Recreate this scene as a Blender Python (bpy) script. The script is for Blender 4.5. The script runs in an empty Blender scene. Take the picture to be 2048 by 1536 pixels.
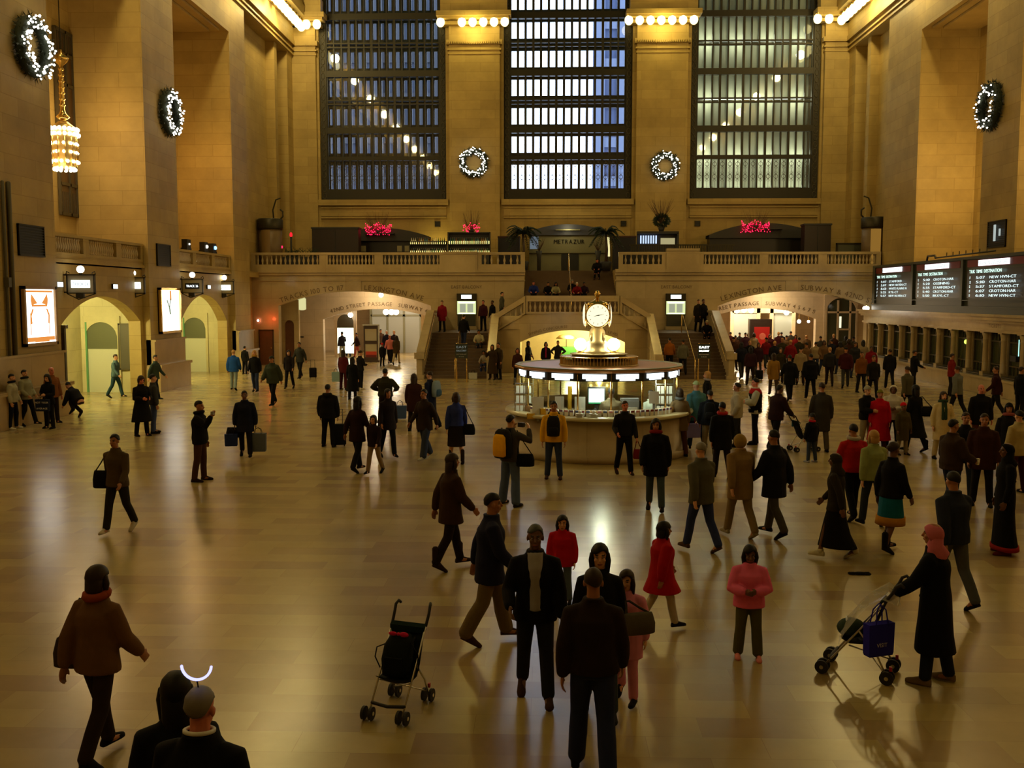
import bpy, math, random
from mathutils import Vector, Matrix
random.seed(7)
PI = math.pi
SC = bpy.context.scene
COL = SC.collection
V = Vector

# ---------------------------------------------------------------- camera
F_PX, CX, CY = 1991.0, 1024.0, 768.0
CAM = V((-1.45, 0.0, 4.0))
YAW = math.atan((1090 - 1024) / F_PX)
PITCH = math.atan((768 - 594) / F_PX)
FW = V((-math.sin(YAW) * math.cos(PITCH), math.cos(YAW) * math.cos(PITCH), -math.sin(PITCH)))
RT = V((math.cos(YAW), math.sin(YAW), 0))
UP = RT.cross(FW)

def at(px, py, axis, val):
    """point of the hall on the plane axis = val seen at a photo pixel"""
    r = FW + RT * ((px - CX) / F_PX) - UP * ((py - CY) / F_PX)
    t = (val - CAM[axis]) / r[axis]
    return CAM + r * t
def ground(px, py, z=0.0): return at(px, py, 2, z)

cam_data = bpy.data.cameras.new('camera')
cam_data.sensor_width = 36.0
cam_data.lens = F_PX / 2048 * 36.0
cam_data.clip_end = 500
cam = bpy.data.objects.new('camera', cam_data)
COL.objects.link(cam)
cam.location = CAM
cam.rotation_euler = Matrix((RT, UP, -FW)).transposed().to_euler()
SC.camera = cam

# ---------------------------------------------------------------- materials
def lin(r, g, b):
    f = lambda v: v / 12.92 if v <= 0.04045 else ((v + 0.055) / 1.055) ** 2.4
    return (f(r / 255), f(g / 255), f(b / 255))

_mats = {}
def pbr(name, col, rough=0.6, metal=0.0, spec=0.5, noise=0.0, nscale=8.0, sheen=0.0):
    key = name
    if key in _mats: return _mats[key]
    m = bpy.data.materials.new(name); m.use_nodes = True
    nt = m.node_tree; b = nt.nodes['Principled BSDF']
    b.inputs['Base Color'].default_value = (*col, 1)
    b.inputs['Roughness'].default_value = rough
    b.inputs['Metallic'].default_value = metal
    b.inputs['Specular IOR Level'].default_value = spec
    if noise:
        tc = nt.nodes.new('ShaderNodeTexCoord'); n = nt.nodes.new('ShaderNodeTexNoise')
        n.inputs['Scale'].default_value = nscale; n.inputs['Detail'].default_value = 4
        mx = nt.nodes.new('ShaderNodeMix'); mx.data_type = 'RGBA'
        mx.inputs[6].default_value = (*[c * (1 - noise) for c in col], 1)
        mx.inputs[7].default_value = (*[min(1, c * (1 + noise)) for c in col], 1)
        nt.links.new(tc.outputs['Object'], n.inputs['Vector'])
        nt.links.new(n.outputs['Fac'], mx.inputs[0])
        nt.links.new(mx.outputs[2], b.inputs['Base Color'])
    _mats[key] = m
    return m

def emit(name, col, strength):
    if name in _mats: return _mats[name]
    m = bpy.data.materials.new(name); m.use_nodes = True
    nt = m.node_tree; nt.nodes.clear()
    e = nt.nodes.new('ShaderNodeEmission'); o = nt.nodes.new('ShaderNodeOutputMaterial')
    e.inputs['Color'].default_value = (*col, 1); e.inputs['Strength'].default_value = strength
    nt.links.new(e.outputs[0], o.inputs[0])
    _mats[name] = m
    return m

def glass(name, tint=(1, 1, 1), refl=0.1):
    if name in _mats: return _mats[name]
    m = bpy.data.materials.new(name); m.use_nodes = True
    nt = m.node_tree; nt.nodes.clear()
    o = nt.nodes.new('ShaderNodeOutputMaterial'); mx = nt.nodes.new('ShaderNodeMixShader')
    t = nt.nodes.new('ShaderNodeBsdfTransparent'); g = nt.nodes.new('ShaderNodeBsdfGlossy')
    t.inputs[0].default_value = (*tint, 1); g.inputs['Roughness'].default_value = 0.03
    mx.inputs[0].default_value = refl
    nt.links.new(t.outputs[0], mx.inputs[1]); nt.links.new(g.outputs[0], mx.inputs[2])
    nt.links.new(mx.outputs[0], o.inputs[0])
    _mats[name] = m
    return m

def stone(name, c1, c2, mortar, bw=1.5, bh=0.62, rough=0.55, msize=0.012, floor=False, spec=0.3):
    """coursed blocks laid in world metres; u runs along the wall, v up"""
    m = bpy.data.materials.new(name); m.use_nodes = True
    nt = m.node_tree; L = nt.links.new; N = nt.nodes.new
    b = nt.nodes['Principled BSDF']
    geo = N('ShaderNodeNewGeometry'); sp = N('ShaderNodeSeparateXYZ'); L(geo.outputs['Position'], sp.inputs[0])
    cb = N('ShaderNodeCombineXYZ')
    if floor:
        L(sp.outputs[0], cb.inputs[0]); L(sp.outputs[1], cb.inputs[1])
    else:
        sn = N('ShaderNodeSeparateXYZ'); L(geo.outputs['True Normal'], sn.inputs[0])
        def mth(op, a, bb=None):
            n = N('ShaderNodeMath'); n.operation = op; L(a, n.inputs[0])
            if bb is not None: L(bb, n.inputs[1])
            return n.outputs[0]
        u = mth('ADD', mth('MULTIPLY', sp.outputs[0], mth('ABSOLUTE', sn.outputs[1])),
                mth('MULTIPLY', sp.outputs[1], mth('ABSOLUTE', sn.outputs[0])))
        L(u, cb.inputs[0]); L(sp.outputs[2], cb.inputs[1])
    br = N('ShaderNodeTexBrick')
    br.inputs['Scale'].default_value = 1.0
    br.inputs['Brick Width'].default_value = bw; br.inputs['Row Height'].default_value = bh
    br.inputs['Mortar Size'].default_value = msize; br.inputs['Mortar Smooth'].default_value = 0.3
    br.inputs['Color1'].default_value = (*c1, 1); br.inputs['Color2'].default_value = (*c2, 1)
    br.inputs['Mortar'].default_value = (*mortar, 1); br.inputs['Bias'].default_value = -0.1 if not floor else -.25
    L(cb.outputs[0], br.inputs['Vector'])
    n = N('ShaderNodeTexNoise'); n.inputs['Scale'].default_value = 0.5; n.inputs['Detail'].default_value = 6
    n.inputs['Roughness'].default_value = 0.65
    L(geo.outputs['Position'], n.inputs['Vector'])
    rp = N('ShaderNodeValToRGB'); rp.color_ramp.elements[0].position = 0.3; rp.color_ramp.elements[1].position = 0.72
    rp.color_ramp.elements[0].color = (0.78, 0.76, 0.72, 1); rp.color_ramp.elements[1].color = (1.12, 1.1, 1.06, 1)
    L(n.outputs['Fac'], rp.inputs[0])
    mx = N('ShaderNodeMix'); mx.data_type = 'RGBA'; mx.blend_type = 'MULTIPLY'; mx.inputs[0].default_value = 1
    L(br.outputs['Color'], mx.inputs[6]); L(rp.outputs[0], mx.inputs[7])
    out = mx.outputs[2]
    L(out, b.inputs['Base Color'])
    b.inputs['Roughness'].default_value = rough; b.inputs['Specular IOR Level'].default_value = spec
    if floor:
        r2 = N('ShaderNodeTexNoise'); r2.inputs['Scale'].default_value = .6; r2.inputs['Detail'].default_value = 5
        mr = N('ShaderNodeMapRange'); mr.inputs[3].default_value = rough - 0.02; mr.inputs[4].default_value = rough + 0.03
        L(geo.outputs['Position'], r2.inputs['Vector']); L(r2.outputs['Fac'], mr.inputs[0]); L(mr.outputs[0], b.inputs['Roughness'])
    _mats[name] = m
    return m

LIME = stone('limestone', (.50, .37, .135), (.43, .31, .108), (.37, .26, .085), 1.9, 0.6)
MARBLE = stone('polished_marble', (.56, .46, .28), (.50, .40, .24), (.40, .31, .18), 2.2, 1.3, rough=0.16, msize=.006, spec=.5)
FLOORM = stone('floor_marble', (.44, .35, .15), (.285, .185, .10), (.33, .24, .115), 1.05, 0.42, rough=0.22, msize=.003, floor=True, spec=.5)
CREAM = stone('passage_stone', (.66, .54, .37), (.62, .50, .34), (.46, .36, .23), 1.6, .8, msize=.008)
GATE = stone('gate_stone', (.68, .62, .36), (.64, .58, .33), (.5, .44, .25), 1.6, .9, msize=.008)
STEP = pbr('step_stone', (.115, .07, .036), .5, noise=.15, nscale=3)
TURQ = pbr('ceiling_paint', (.10, .17, .16), .8, noise=.12, nscale=.3)
BRONZE = pbr('dark_bronze', (.045, .038, .022), .42, .55)
BRONZE2 = pbr('weathered_bronze', (.10, .085, .05), .5, .4)
IRON = pbr('window_iron', (.028, .024, .014), .5, .3)
BRASS = pbr('polished_brass', (.83, .58, .20), .24, 1.0)
BLACK = pbr('black_paint', (.012, .012, .012), .5)
CHAR = pbr('charcoal_paint', (.03, .03, .033), .6)
BURG = pbr('dark_maroon', (.05, .012, .014), .6)
WOODD = pbr('dark_wood', (.045, .02, .01), .4, noise=.3, nscale=6)
WOODB = pbr('brown_wood', (.16, .055, .018), .5, noise=.25, nscale=5)
OAK = pbr('counter_wood', (.38, .22, .08), .4, noise=.2, nscale=6)
WHITEP = pbr('white_paper', (.75, .74, .70), .6)
GREYP = pbr('grey_plastic', (.30, .30, .31), .5)
YELLOWP = pbr('yellow_plastic', (.85, .50, .03), .4)
REDP = pbr('red_plastic', (.55, .02, .03), .4)
CHROME = pbr('aluminium_tube', (.62, .60, .55), .3, 1.0)
RUBBER = pbr('black_rubber', (.018, .016, .015), .7)
LEAF = pbr('dark_leaf', (.018, .035, .013), .6)
TWIG = pbr('bare_twig', (.10, .05, .025), .8)
FIR = pbr('fir_green', (.012, .02, .008), .8)
LETTER = pbr('carved_letter', (.16, .105, .05), .7)
GLASS = glass('clear_glass', (.95, .98, .95), .08)
WGLASS = glass('window_glass', (.92, .95, .97), .06)
GLOBE = emit('warm_globe_glow', (1.0, .80, .30), 5.0)
BULB = emit('white_bulb_glow', (1.0, .93, .78), 9.0)
FAIRY = emit('fairy_light_glow', (1.0, .92, .78), 9.0)
REDL = emit('red_light_glow', (1.0, .012, .06), 3.6)
SIGNW = emit('white_sign_glow', (.86, .97, 1.0), 2.6)
AMBER = emit('amber_panel_glow', (.95, .48, .08), .26)

# ---------------------------------------------------------------- mesh builder
class MB:
    def __init__(s): s.v = []; s.f = []; s.m = []; s.cur = 0; s.sm = []; s.smooth = False
    def mat(s, i): s.cur = i; return s
    def face(s, idx):
        s.f.append(tuple(idx)); s.m.append(s.cur); s.sm.append(s.smooth)
    def add(s, pts): n = len(s.v); s.v.extend(tuple(p) for p in pts); return n
    def box(s, a, b):
        x0, y0, z0 = a; x1, y1, z1 = b
        n = s.add([(x0, y0, z0), (x1, y0, z0), (x1, y1, z0), (x0, y1, z0), (x0, y0, z1), (x1, y0, z1), (x1, y1, z1), (x0, y1, z1)])
        sm = s.smooth; s.smooth = False
        for q in ((0, 3, 2, 1), (4, 5, 6, 7), (0, 1, 5, 4), (1, 2, 6, 5), (2, 3, 7, 6), (3, 0, 4, 7)): s.face([n + i for i in q])
        s.smooth = sm; return s
    def bar(s, p, q, w, h, up=(0, 0, 1)):
        p, q = V(p), V(q); d = (q - p).normalized(); sd = d.cross(V(up))
        sd = sd.normalized() if sd.length > 1e-5 else V((1, 0, 0)); u = sd.cross(d)
        r = []
        for c in (p, q):
            for a, b in ((-1, -1), (1, -1), (1, 1), (-1, 1)): r.append(c + sd * (a * w / 2) + u * (b * h / 2))
        n = s.add(r)
        for qd in ((0, 1, 2, 3), (7, 6, 5, 4), (0, 4, 5, 1), (1, 5, 6, 2), (2, 6, 7, 3), (3, 7, 4, 0)): s.face([n + i for i in qd])
        return s
    def loft(s, rings, caps=True, closed=True):
        k = len(rings[0]); base = [s.add(r) for r in rings]
        for i in range(len(rings) - 1):
            for j in range(k if closed else k - 1):
                j2 = (j + 1) % k
                s.face((base[i] + j, base[i] + j2, base[i + 1] + j2, base[i + 1] + j))
        if caps and closed:
            s.face([base[0] + j for j in reversed(range(k))]); s.face([base[-1] + j for j in range(k)])
        return s
    def tube(s, path, rad, n=8, flat=1.0, ref=None, round_ends=True):
        path = [V(p) for p in path]
        if not isinstance(rad, (list, tuple)): rad = [rad] * len(path)
        rad = list(rad)
        if round_ends:
            d0 = (path[0] - path[1]).normalized(); d1 = (path[-1] - path[-2]).normalized()
            path = [path[0] + d0 * rad[0] * .55] + path + [path[-1] + d1 * rad[-1] * .55]
            rad = [rad[0] * .55] + rad + [rad[-1] * .55]
        up = V(ref) if ref else None; rings = []
        for i, p in enumerate(path):
            t = (path[min(i + 1, len(path) - 1)] - path[max(i - 1, 0)]).normalized()
            if up is None: up = V((0, 0, 1)) if abs(t.z) < .9 else V((0, 1, 0))
            a = up - t * up.dot(t)
            if a.length < 1e-4: a = V((1, 0, 0)) - t * t.x
            a.normalize(); b = t.cross(a); up = a if not ref else V(ref)
            rings.append([p + a * (math.cos(2 * PI * j / n) * rad[i] * flat) + b * (math.sin(2 * PI * j / n) * rad[i]) for j in range(n)])
        sm = s.smooth; s.smooth = True; s.loft(rings); s.smooth = sm
        return s
    def ell(s, c, r, M=None, n=12, m=8):
        c = V(c); rings = []
        if not isinstance(r, (list, tuple)): r = (r, r, r)
        for i in range(1, m):
            a = PI * i / m; ring = []
            for j in range(n):
                p = V((r[0] * math.sin(a) * math.cos(2 * PI * j / n), r[1] * math.sin(a) * math.sin(2 * PI * j / n), -r[2] * math.cos(a)))
                ring.append(c + (M @ p if M else p))
            rings.append(ring)
        sm = s.smooth; s.smooth = True
        base = len(s.v); s.loft(rings, caps=False)
        for zz, ring0, fl in ((-1, base, True), (1, base + n * (m - 2), False)):
            p = V((0, 0, zz * r[2])); i0 = s.add([c + (M @ p if M else p)])
            for j in range(n):
                t = (ring0 + j, ring0 + (j + 1) % n)
                s.face((t[1], t[0], i0) if fl else (t[0], t[1], i0))
        s.smooth = sm; return s
    def lathe(s, prof, c=(0, 0, 0), n=16, caps=True):
        c = V(c); sm = s.smooth; s.smooth = True
        s.loft([[c + V((r * math.cos(2 * PI * j / n), r * math.sin(2 * PI * j / n), z)) for j in range(n)] for r, z in prof], caps)
        s.smooth = sm; return s
    def disc(s, c, nrm, r, n=20, t=.02):
        c, nrm = V(c), V(nrm).normalized(); a = nrm.orthogonal().normalized(); b = nrm.cross(a)
        ring = lambda o: [c + nrm * o + a * (r * math.cos(2 * PI * j / n)) + b * (r * math.sin(2 * PI * j / n)) for j in range(n)]
        s.loft([ring(-t / 2), ring(t / 2)]); return s
    def prism(s, poly, a, b):
        """poly: list of (u,v); a,b: functions (u,v)->3D for the two faces"""
        s.loft([[a(u, v) for u, v in poly], [b(u, v) for u, v in poly]]); return s
    def xf(s, M):
        s.v = [tuple(M @ V(p)) for p in s.v]; return s
    def join(s, o, M=None, mat=None):
        n = len(s.v); s.v.extend([tuple(M @ V(p)) for p in o.v] if M else o.v)
        for f, m, k in zip(o.f, o.m, o.sm):
            s.f.append(tuple(n + i for i in f)); s.m.append(m if mat is None else mat); s.sm.append(k)
        return s
    def mesh(s, name):
        me = bpy.data.meshes.new(name); me.from_pydata(s.v, [], s.f)
        me.polygons.foreach_set('material_index', s.m); me.polygons.foreach_set('use_smooth', s.sm)
        me.update(); return me

def obj(name, mb, mats, parent=None, loc=None, label=None):
    me = mb.mesh(name) if isinstance(mb, MB) else mb
    if not isinstance(mats, (list, tuple)): mats = [mats]
    if isinstance(mb, MB):
        for m in mats: me.materials.append(m)
    o = bpy.data.objects.new(name, me); COL.objects.link(o)
    if parent: o.parent = parent
    if loc is not None: o.location = loc
    if label: o['label'] = label
    return o
def tag(o, label, cat, group=None, kind=None):
    o['label'] = label; o['category'] = cat
    if group: o['group'] = group
    if kind: o['kind'] = kind
    return o
def thing(name, label, cat, loc=(0, 0, 0), rot=0, group=None):
    o = bpy.data.objects.new(name, None); COL.objects.link(o); o.location = loc; o.rotation_euler = (0, 0, rot)
    o.empty_display_size = .1
    return tag(o, label, cat, group)
def struct(name, mb, mats, parent=None):
    o = obj(name, mb, mats, parent)
    if parent is None: o['kind'] = 'structure'
    return o
def sempty(name):
    o = bpy.data.objects.new(name, None); COL.objects.link(o); o['kind'] = 'structure'; return o
def dup(root, loc, rot=None, label=None, group=None):
    r = root.copy(); COL.objects.link(r); r.location = loc
    if rot is not None: r.rotation_euler = (0, 0, rot)
    if label: r['label'] = label
    if group: r['group'] = group
    for ch in root.children:
        c = ch.copy(); COL.objects.link(c); c.parent = r
        for g in ch.children:
            d = g.copy(); COL.objects.link(d); d.parent = c
    return r
def lamp(name, loc, power, col, r=.2, kind='POINT'):
    d = bpy.data.lights.new(name, kind); d.energy = power; d.color = col; d.shadow_soft_size = r
    o = bpy.data.objects.new(name, d); COL.objects.link(o); o.location = loc; return o

# ---------------------------------------------------------------- lettering
_gl = {}
def glyphs(chars):
    need = [c for c in dict.fromkeys(chars) if c not in _gl and c != ' ']
    tmp = []
    for c in need:
        cu = bpy.data.curves.new('glyph', 'FONT'); cu.body = c; cu.size = 1.0; cu.resolution_u = 2
        o = bpy.data.objects.new('glyph', cu); COL.objects.link(o); tmp.append((c, o, cu))
    if not tmp: return
    dg = bpy.context.evaluated_depsgraph_get(); dg.update()
    for c, o, cu in tmp:
        me = bpy.data.meshes.new_from_object(o.evaluated_get(dg))
        vs = [tuple(v.co) for v in me.vertices]; fs = [tuple(p.vertices) for p in me.polygons]
        xs = [v[0] for v in vs] or [0, .3]
        _gl[c] = (vs, fs, min(xs), max(xs)); bpy.data.meshes.remove(me)
    for c, o, cu in tmp: bpy.data.objects.remove(o); bpy.data.curves.remove(cu)
def text(mb, s, size, place, gap=.10, depth=0.0, center=True, width=None, bold=0.0):
    """letters as flat mesh; place(u,v)->3D with u along the line, v up"""
    glyphs(s); adv = []; x = 0
    for c in s:
        if c == ' ': x += .32; continue
        vs, fs, a, b = _gl[c]; adv.append((c, x - a)); x += (b - a) + gap
    tot = (x - gap) * size; k = 1.0
    if width: k = width / tot; tot = width
    off = -tot / 2 if center else 0
    for c, ax in adv:
        vs, fs, a, b = _gl[c]
        n = mb.add([place((vx + ax) * size * k + off, vy * size) for vx, vy, vz in vs])
        for f in fs: mb.face([n + i for i in f])
        if bold:
            n = mb.add([place((vx + ax + bold) * size * k + off, vy * size) for vx, vy, vz in vs])
            for f in fs: mb.face([n + i for i in f])
    return mb
def arc_text(mb, s, size, mid_u, mid_v, R, s0, plane, gap=.14):
    """letters along a circular arc of radius R whose crown is (mid_u, mid_v); s0 = arc position of the text centre"""
    glyphs(s); x = 0; adv = []
    for c in s:
        if c == ' ': x += .35; continue
        vs, fs, a, b = _gl[c]; adv.append((c, x, a, b)); x += (b - a) + gap
    tot = (x - gap) * size
    for c, ax, a, b in adv:
        vs, fs, _, _ = _gl[c]
        st = s0 - tot / 2 + (ax + (b - a) / 2) * size; th = st / R
        pts = []
        for vx, vy, vz in vs:
            uu = (vx - (a + b) / 2) * size; vv = vy * size
            pts.append(plane(mid_u + (R + vv) * math.sin(th) + uu * math.cos(th), mid_v - R + (R + vv) * math.cos(th) - uu * math.sin(th)))
        n = mb.add(pts)
        for f in fs: mb.face([n + i for i in f])
    return mb
# ---------------------------------------------------------------- people
SKIN = {'l': lin(205, 150, 115), 'm': lin(165, 108, 72), 'd': lin(105, 66, 44), 'r': lin(205, 120, 95)}
def skin(k): return pbr('skin_' + {'l': 'light', 'm': 'medium', 'd': 'dark', 'r': 'ruddy'}[k], SKIN[k], .5)
LIP = pbr('lip_skin', lin(140, 65, 55), .5)
BROWM = pbr('brow_hair', lin(28, 20, 15), .7)
SCLERA = pbr('eye_white', (.6, .58, .54), .3)
_cl = {}
def cloth(col):
    k = tuple(col)
    if k not in _cl:
        _cl[k] = pbr('cloth_%d_%d_%d' % k, lin(*k), .85, spec=.15, noise=.14, nscale=14)
    return _cl[k]
HAIRC = {'black': (20, 16, 14), 'brown': (48, 32, 20), 'grey': (125, 120, 110), 'blond': (185, 140, 80), 'white': (190, 185, 175), 'dgrey': (75, 78, 76)}
def hairm(k): return pbr('hair_' + k, lin(*HAIRC[k]), .6, spec=.3)

# pose: L,R leg = (hip forward, knee, outward); A,B left/right arm = (swing forward, outward, elbow, inward)
POSE = {
 'stand': dict(L=(3, 4, 4), R=(-2, 4, 4), A=(3, 9, 14, 0), B=(0, 9, 12, 0)),
 'relax': dict(L=(8, 12, 6), R=(-3, 2, 5), A=(6, 10, 25, 12), B=(-4, 11, 20, 0)),
 'walk': dict(L=(18, 5, 2), R=(-12, 17, 2), A=(-22, 9, 14, 0), B=(20, 9, 26, 0), lean=3),
 'walk2': dict(L=(-12, 18, 2), R=(17, 5, 2), A=(20, 9, 28, 0), B=(-20, 9, 14, 0), lean=3),
 'step': dict(L=(12, 8, 3), R=(-9, 16, 3), A=(-10, 9, 16, 0), B=(10, 9, 20, 0), lean=2),
 'photo': dict(L=(4, 4, 8), R=(-4, 4, 8), A=(55, 22, 100, 30), B=(60, 25, 95, 30)),
 'raise': dict(L=(3, 4, 5), R=(-3, 4, 5), A=(0, 9, 12, 0), B=(60, 10, 88, -6)),
 'akimbo': dict(L=(3, 3, 8), R=(-3, 3, 8), A=(-10, 42, 75, 40), B=(-10, 42, 75, 40)),
 'read': dict(L=(3, 3, 4), R=(-2, 4, 4), A=(14, 10, 75, 30), B=(14, 10, 75, 30), nod=22),
 'cross': dict(L=(3, 3, 4), R=(-2, 3, 4), A=(18, 14, 72, 48), B=(20, 14, 68, 46), nod=8),
 'pocket': dict(L=(5, 6, 5), R=(-3, 3, 5), A=(-8, 20, 35, 20), B=(-8, 20, 35, 20)),
 'push': dict(L=(18, 8, 3), R=(-14, 20, 3), A=(30, 8, 30, 5), B=(30, 8, 30, 5), lean=9),
 'carry': dict(L=(16, 6, 3), R=(-12, 18, 3), A=(0, 12, 4, 0), B=(0, 12, 4, 0), lean=3),
 'sit': dict(L=(78, 68, 8), R=(72, 78, 8), A=(32, 14, 62, 22), B=(36, 14, 58, 22), lean=14, nod=6),
 'sitlow': dict(L=(96, 118, 8), R=(90, 104, 8), A=(40, 14, 60, 26), B=(42, 14, 55, 26), lean=20, nod=14),
 'crouch': dict(L=(104, 140, 8), R=(78, 128, 10), A=(50, 12, 30, 10), B=(48, 12, 36, 10), lean=42, nod=10),
 'lean': dict(L=(16, 4, 4), R=(2, 24, 4), A=(5, 10, 40, 20), B=(5, 12, 40, 20), lean=-4),
 'hold': dict(L=(14, 6, 3), R=(-10, 16, 3), A=(8, 10, 22, 0), B=(16, 14, 52, 10), lean=2),
 'phone': dict(L=(4, 4, 4), R=(-2, 4, 4), A=(0, 9, 14, 0), B=(28, 22, 128, 20)),
}
def rotx(a): return Matrix.Rotation(math.radians(a), 3, 'X')

class Fig:
    """joint positions of a 1.75 m figure facing +Y, scaled to its height"""
    def __init__(s, pose, h=1.75, girth=1.0, head=None, fem=False):
        p = POSE[pose] if isinstance(pose, str) else pose
        s.h = h; s.k = h / 1.75; s.g = girth * (.94 if fem else 1); k = s.k; s.fem = fem; shx = .160 if fem else .176
        s.hk = head or (1.0 if h > 1.5 else 1.0 + (1.5 - h) * .75)
        s.legs = []; s.arms = []
        hip = V((0, 0, .93)); lean = p.get('lean', 0); Mx = rotx(-lean)
        s.Uf = lambda q: hip + Mx @ (V(q) - hip)
        for sd, (hf, kn, ab) in ((-1, p['L']), (1, p['R'])):
            h0 = V((sd * .088, 0, .91)); o = math.radians(ab)
            def dr(a): a = math.radians(a); return V((sd * math.sin(o) * math.cos(a), math.sin(a), -math.cos(a) * math.cos(o))).normalized()
            kp = h0 + dr(hf) * .42; ap = kp + dr(hf - kn) * .41
            ft = max(-50, min(10, (hf - kn) if hf - kn < -12 else 0))
            s.legs.append((h0, kp, ap, ft, sd))
        for sd, (sw, ab, el, inw) in ((-1, p['A']), (1, p['B'])):
            sh = V((sd * shx * (1 + (girth - 1) * .6), -.005, 1.375)); a, b = math.radians(sw), math.radians(ab + 3.5)
            d1 = V((sd * math.sin(b), math.sin(a) * math.cos(b), -math.cos(a) * math.cos(b)))
            a2, iw = math.radians(sw + el), math.radians(inw)
            d2 = V((-sd * math.sin(iw) + sd * math.sin(b) * .25, math.sin(a2) * math.cos(iw), -math.cos(a2) * math.cos(iw))).normalized()
            e = sh + d1 * .285; w = e + d2 * .25
            Uv = Mx
            s.arms.append((s.Uf(sh), s.Uf(e), s.Uf(w), (Uv @ d2).normalized(), sd))
        s.neck = s.Uf((0, -.012, 1.47)); s.headc = s.Uf((0, .012 + (.02 if p.get('nod', 0) > 12 else 0), 1.632))
        s.HM = rotx(-lean * .35 - p.get('nod', 0)) @ Matrix.Rotation(math.radians(-p.get('turn', 0)), 3, 'Z')
        zmin = min(l[2].z for l in s.legs) - .085
        zz = []
        for h0, kp, ap, ft, sd in s.legs:
            f = math.radians(ft); toe = ap + V((0, .16 * math.cos(f), .16 * math.sin(f) - .085))
            zz.append(min(ap.z - .085, toe.z))
        s.off = V((0, -(sum((l[2].y for l in s.legs)) / 2 + .05), -min(zz)))
    def W(s, q): return (V(q) + s.off) * s.k
    def hand(s, i):   # palm position, local metres
        a = s.arms[i]; return s.W(a[2] + a[3] * .09)
    def head_pt(s, q): return s.W(s.headc + s.HM @ (V(q) * s.hk))

    def body(s):
        mb = MB(); U = s.Uf; g = s.g
        prof = [(.145, .10, .84), (.165, .115, .93), (.148, .105, 1.04), (.14, .10, 1.12), (.163, .115, 1.25), (.168, .112, 1.33), (.13, .085, 1.41), (.072, .062, 1.46), (.060, .06, 1.50)]
        mb.loft([[U((rx * g * math.cos(2 * PI * j / 14), ry * g * math.sin(2 * PI * j / 14) - .005, z)) for j in range(14)] for rx, ry, z in prof])
        mb.tube([s.neck + V((0, 0, -.05)), (s.neck + s.headc) / 2, s.headc + s.HM @ V((0, -.012, -.05))], [.062, .055, .056], 10)
        H = lambda q: s.headc + s.HM @ (V(q) * s.hk)
        R = s.HM; hk = s.hk
        E = lambda c, r: mb.ell(H(c), tuple(x * hk for x in r), R)
        E((0, -.014, .03), (.073, .093, .088)); E((0, .020, -.045), (.057, .066, .076)); E((0, .052, -.094), (.026, .022, .02))
        E((0, .066, .02), (.048, .022, .013)); E((-.036, .052, -.03), (.024, .026, .022)); E((.036, .052, -.03), (.024, .026, .022))
        mb.tube([H((0, .078, .012)), H((0, .096, -.014)), H((0, .104, -.03))], [.010 * hk, .012 * hk, .016 * hk], 8)
        E((0, .084, -.062), (.022, .012, .010))
        for sd in (-1, 1): E((sd * .075, -.008, -.012), (.012, .021, .032))
        for sh, e, w, d, sd in s.arms:
            mb.tube([sh, sh.lerp(e, .4), e, e.lerp(w, .35), w], [.052, .048, .039, .041, .027], 10)
            n = V((-sd, 0, 0)); n = (n - d * n.dot(d))
            if n.length < .2: n = V((0, 0, -1)) - d * (-d.z)
            n.normalize(); wv = d.cross(n); 
            if wv.y < 0: wv = -wv       # thumb side points forward
            M3 = Matrix((wv, n, d)).transposed()
            mb.ell(w + d * .05, (.042, .017, .058), M3, 10, 6)
            for i, (o, ln) in enumerate(((.031, .072), (.011, .082), (-.010, .077), (-.030, .062))):
                b0 = w + d * .085 + wv * (o * 1.08); cu = .35 + .1 * i
                p1 = b0 + (d + n * cu * .5) * (ln * .5); p2 = p1 + (d * .8 + n * cu * 1.5) * (ln * .42)
                mb.tube([b0 - d * .02, b0, p1, p2], [.010, .0098, .009, .0075], 6)
            t0 = w + d * .028 + wv * .034; t1 = t0 + (d * .7 + wv * .6 + n * .25) * .035; t2 = t1 + (d * .95 + n * .35) * .03
            mb.tube([w + d * .015 + wv * .018, t0, t1, t2], [.013, .0125, .011, .009], 6)
        for h0, kp, ap, ft, sd in s.legs:
            mb.tube([h0, h0.lerp(kp, .45), kp, kp.lerp(ap, .3), kp.lerp(ap, .75), ap], [.086 * g, .078 * g, .056, .056, .042, .038], 10)
            f = math.radians(ft); mb.tube([ap + V((0, -.02, -.03)), ap + V((0, .06, -.05)), ap + V((0, .13 * math.cos(f), .13 * math.sin(f) - .06))], [.036, .036, .03], 8)
        return mb.xf(Matrix.Scale(s.k, 4) @ Matrix.Translation(s.off))
    def torso_ring(s, z, rx, ry, n=18, cy=0.0, sq=.93):
        r = []
        for j in range(n):
            a = 2 * PI * j / n; c, q = math.cos(a), math.sin(a)
            r.append(s.Uf((rx * math.copysign(abs(c) ** sq, c), cy + ry * math.copysign(abs(q) ** sq, q), z)))
        return r
    def hem_ring(s, z, grow=.0, n=18):
        xs, ys, rr = [], [], .10
        for h0, kp, ap, ft, sd in s.legs:
            a, b = (h0, kp) if z > kp.z else (kp, ap)
            t = 0 if abs(a.z - b.z) < .02 else max(0, min(1, (a.z - z) / (a.z - b.z)))
            p = a.lerp(b, t); xs.append(p.x); ys.append(p.y); rr = .098 - .030 * min(1, max(0, (.9 - z) / .5))
        rx = (max(xs) - min(xs)) / 2 + rr + .014 + grow; ry = (max(ys) - min(ys)) / 2 * .85 + rr + .025 + grow
        cy = sum(ys) / 2
        return [V((rx * math.cos(2 * PI * j / n), cy + ry * math.sin(2 * PI * j / n) * (1 + .03 * math.sin(5 * j)), z)) for j in range(n)]
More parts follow.
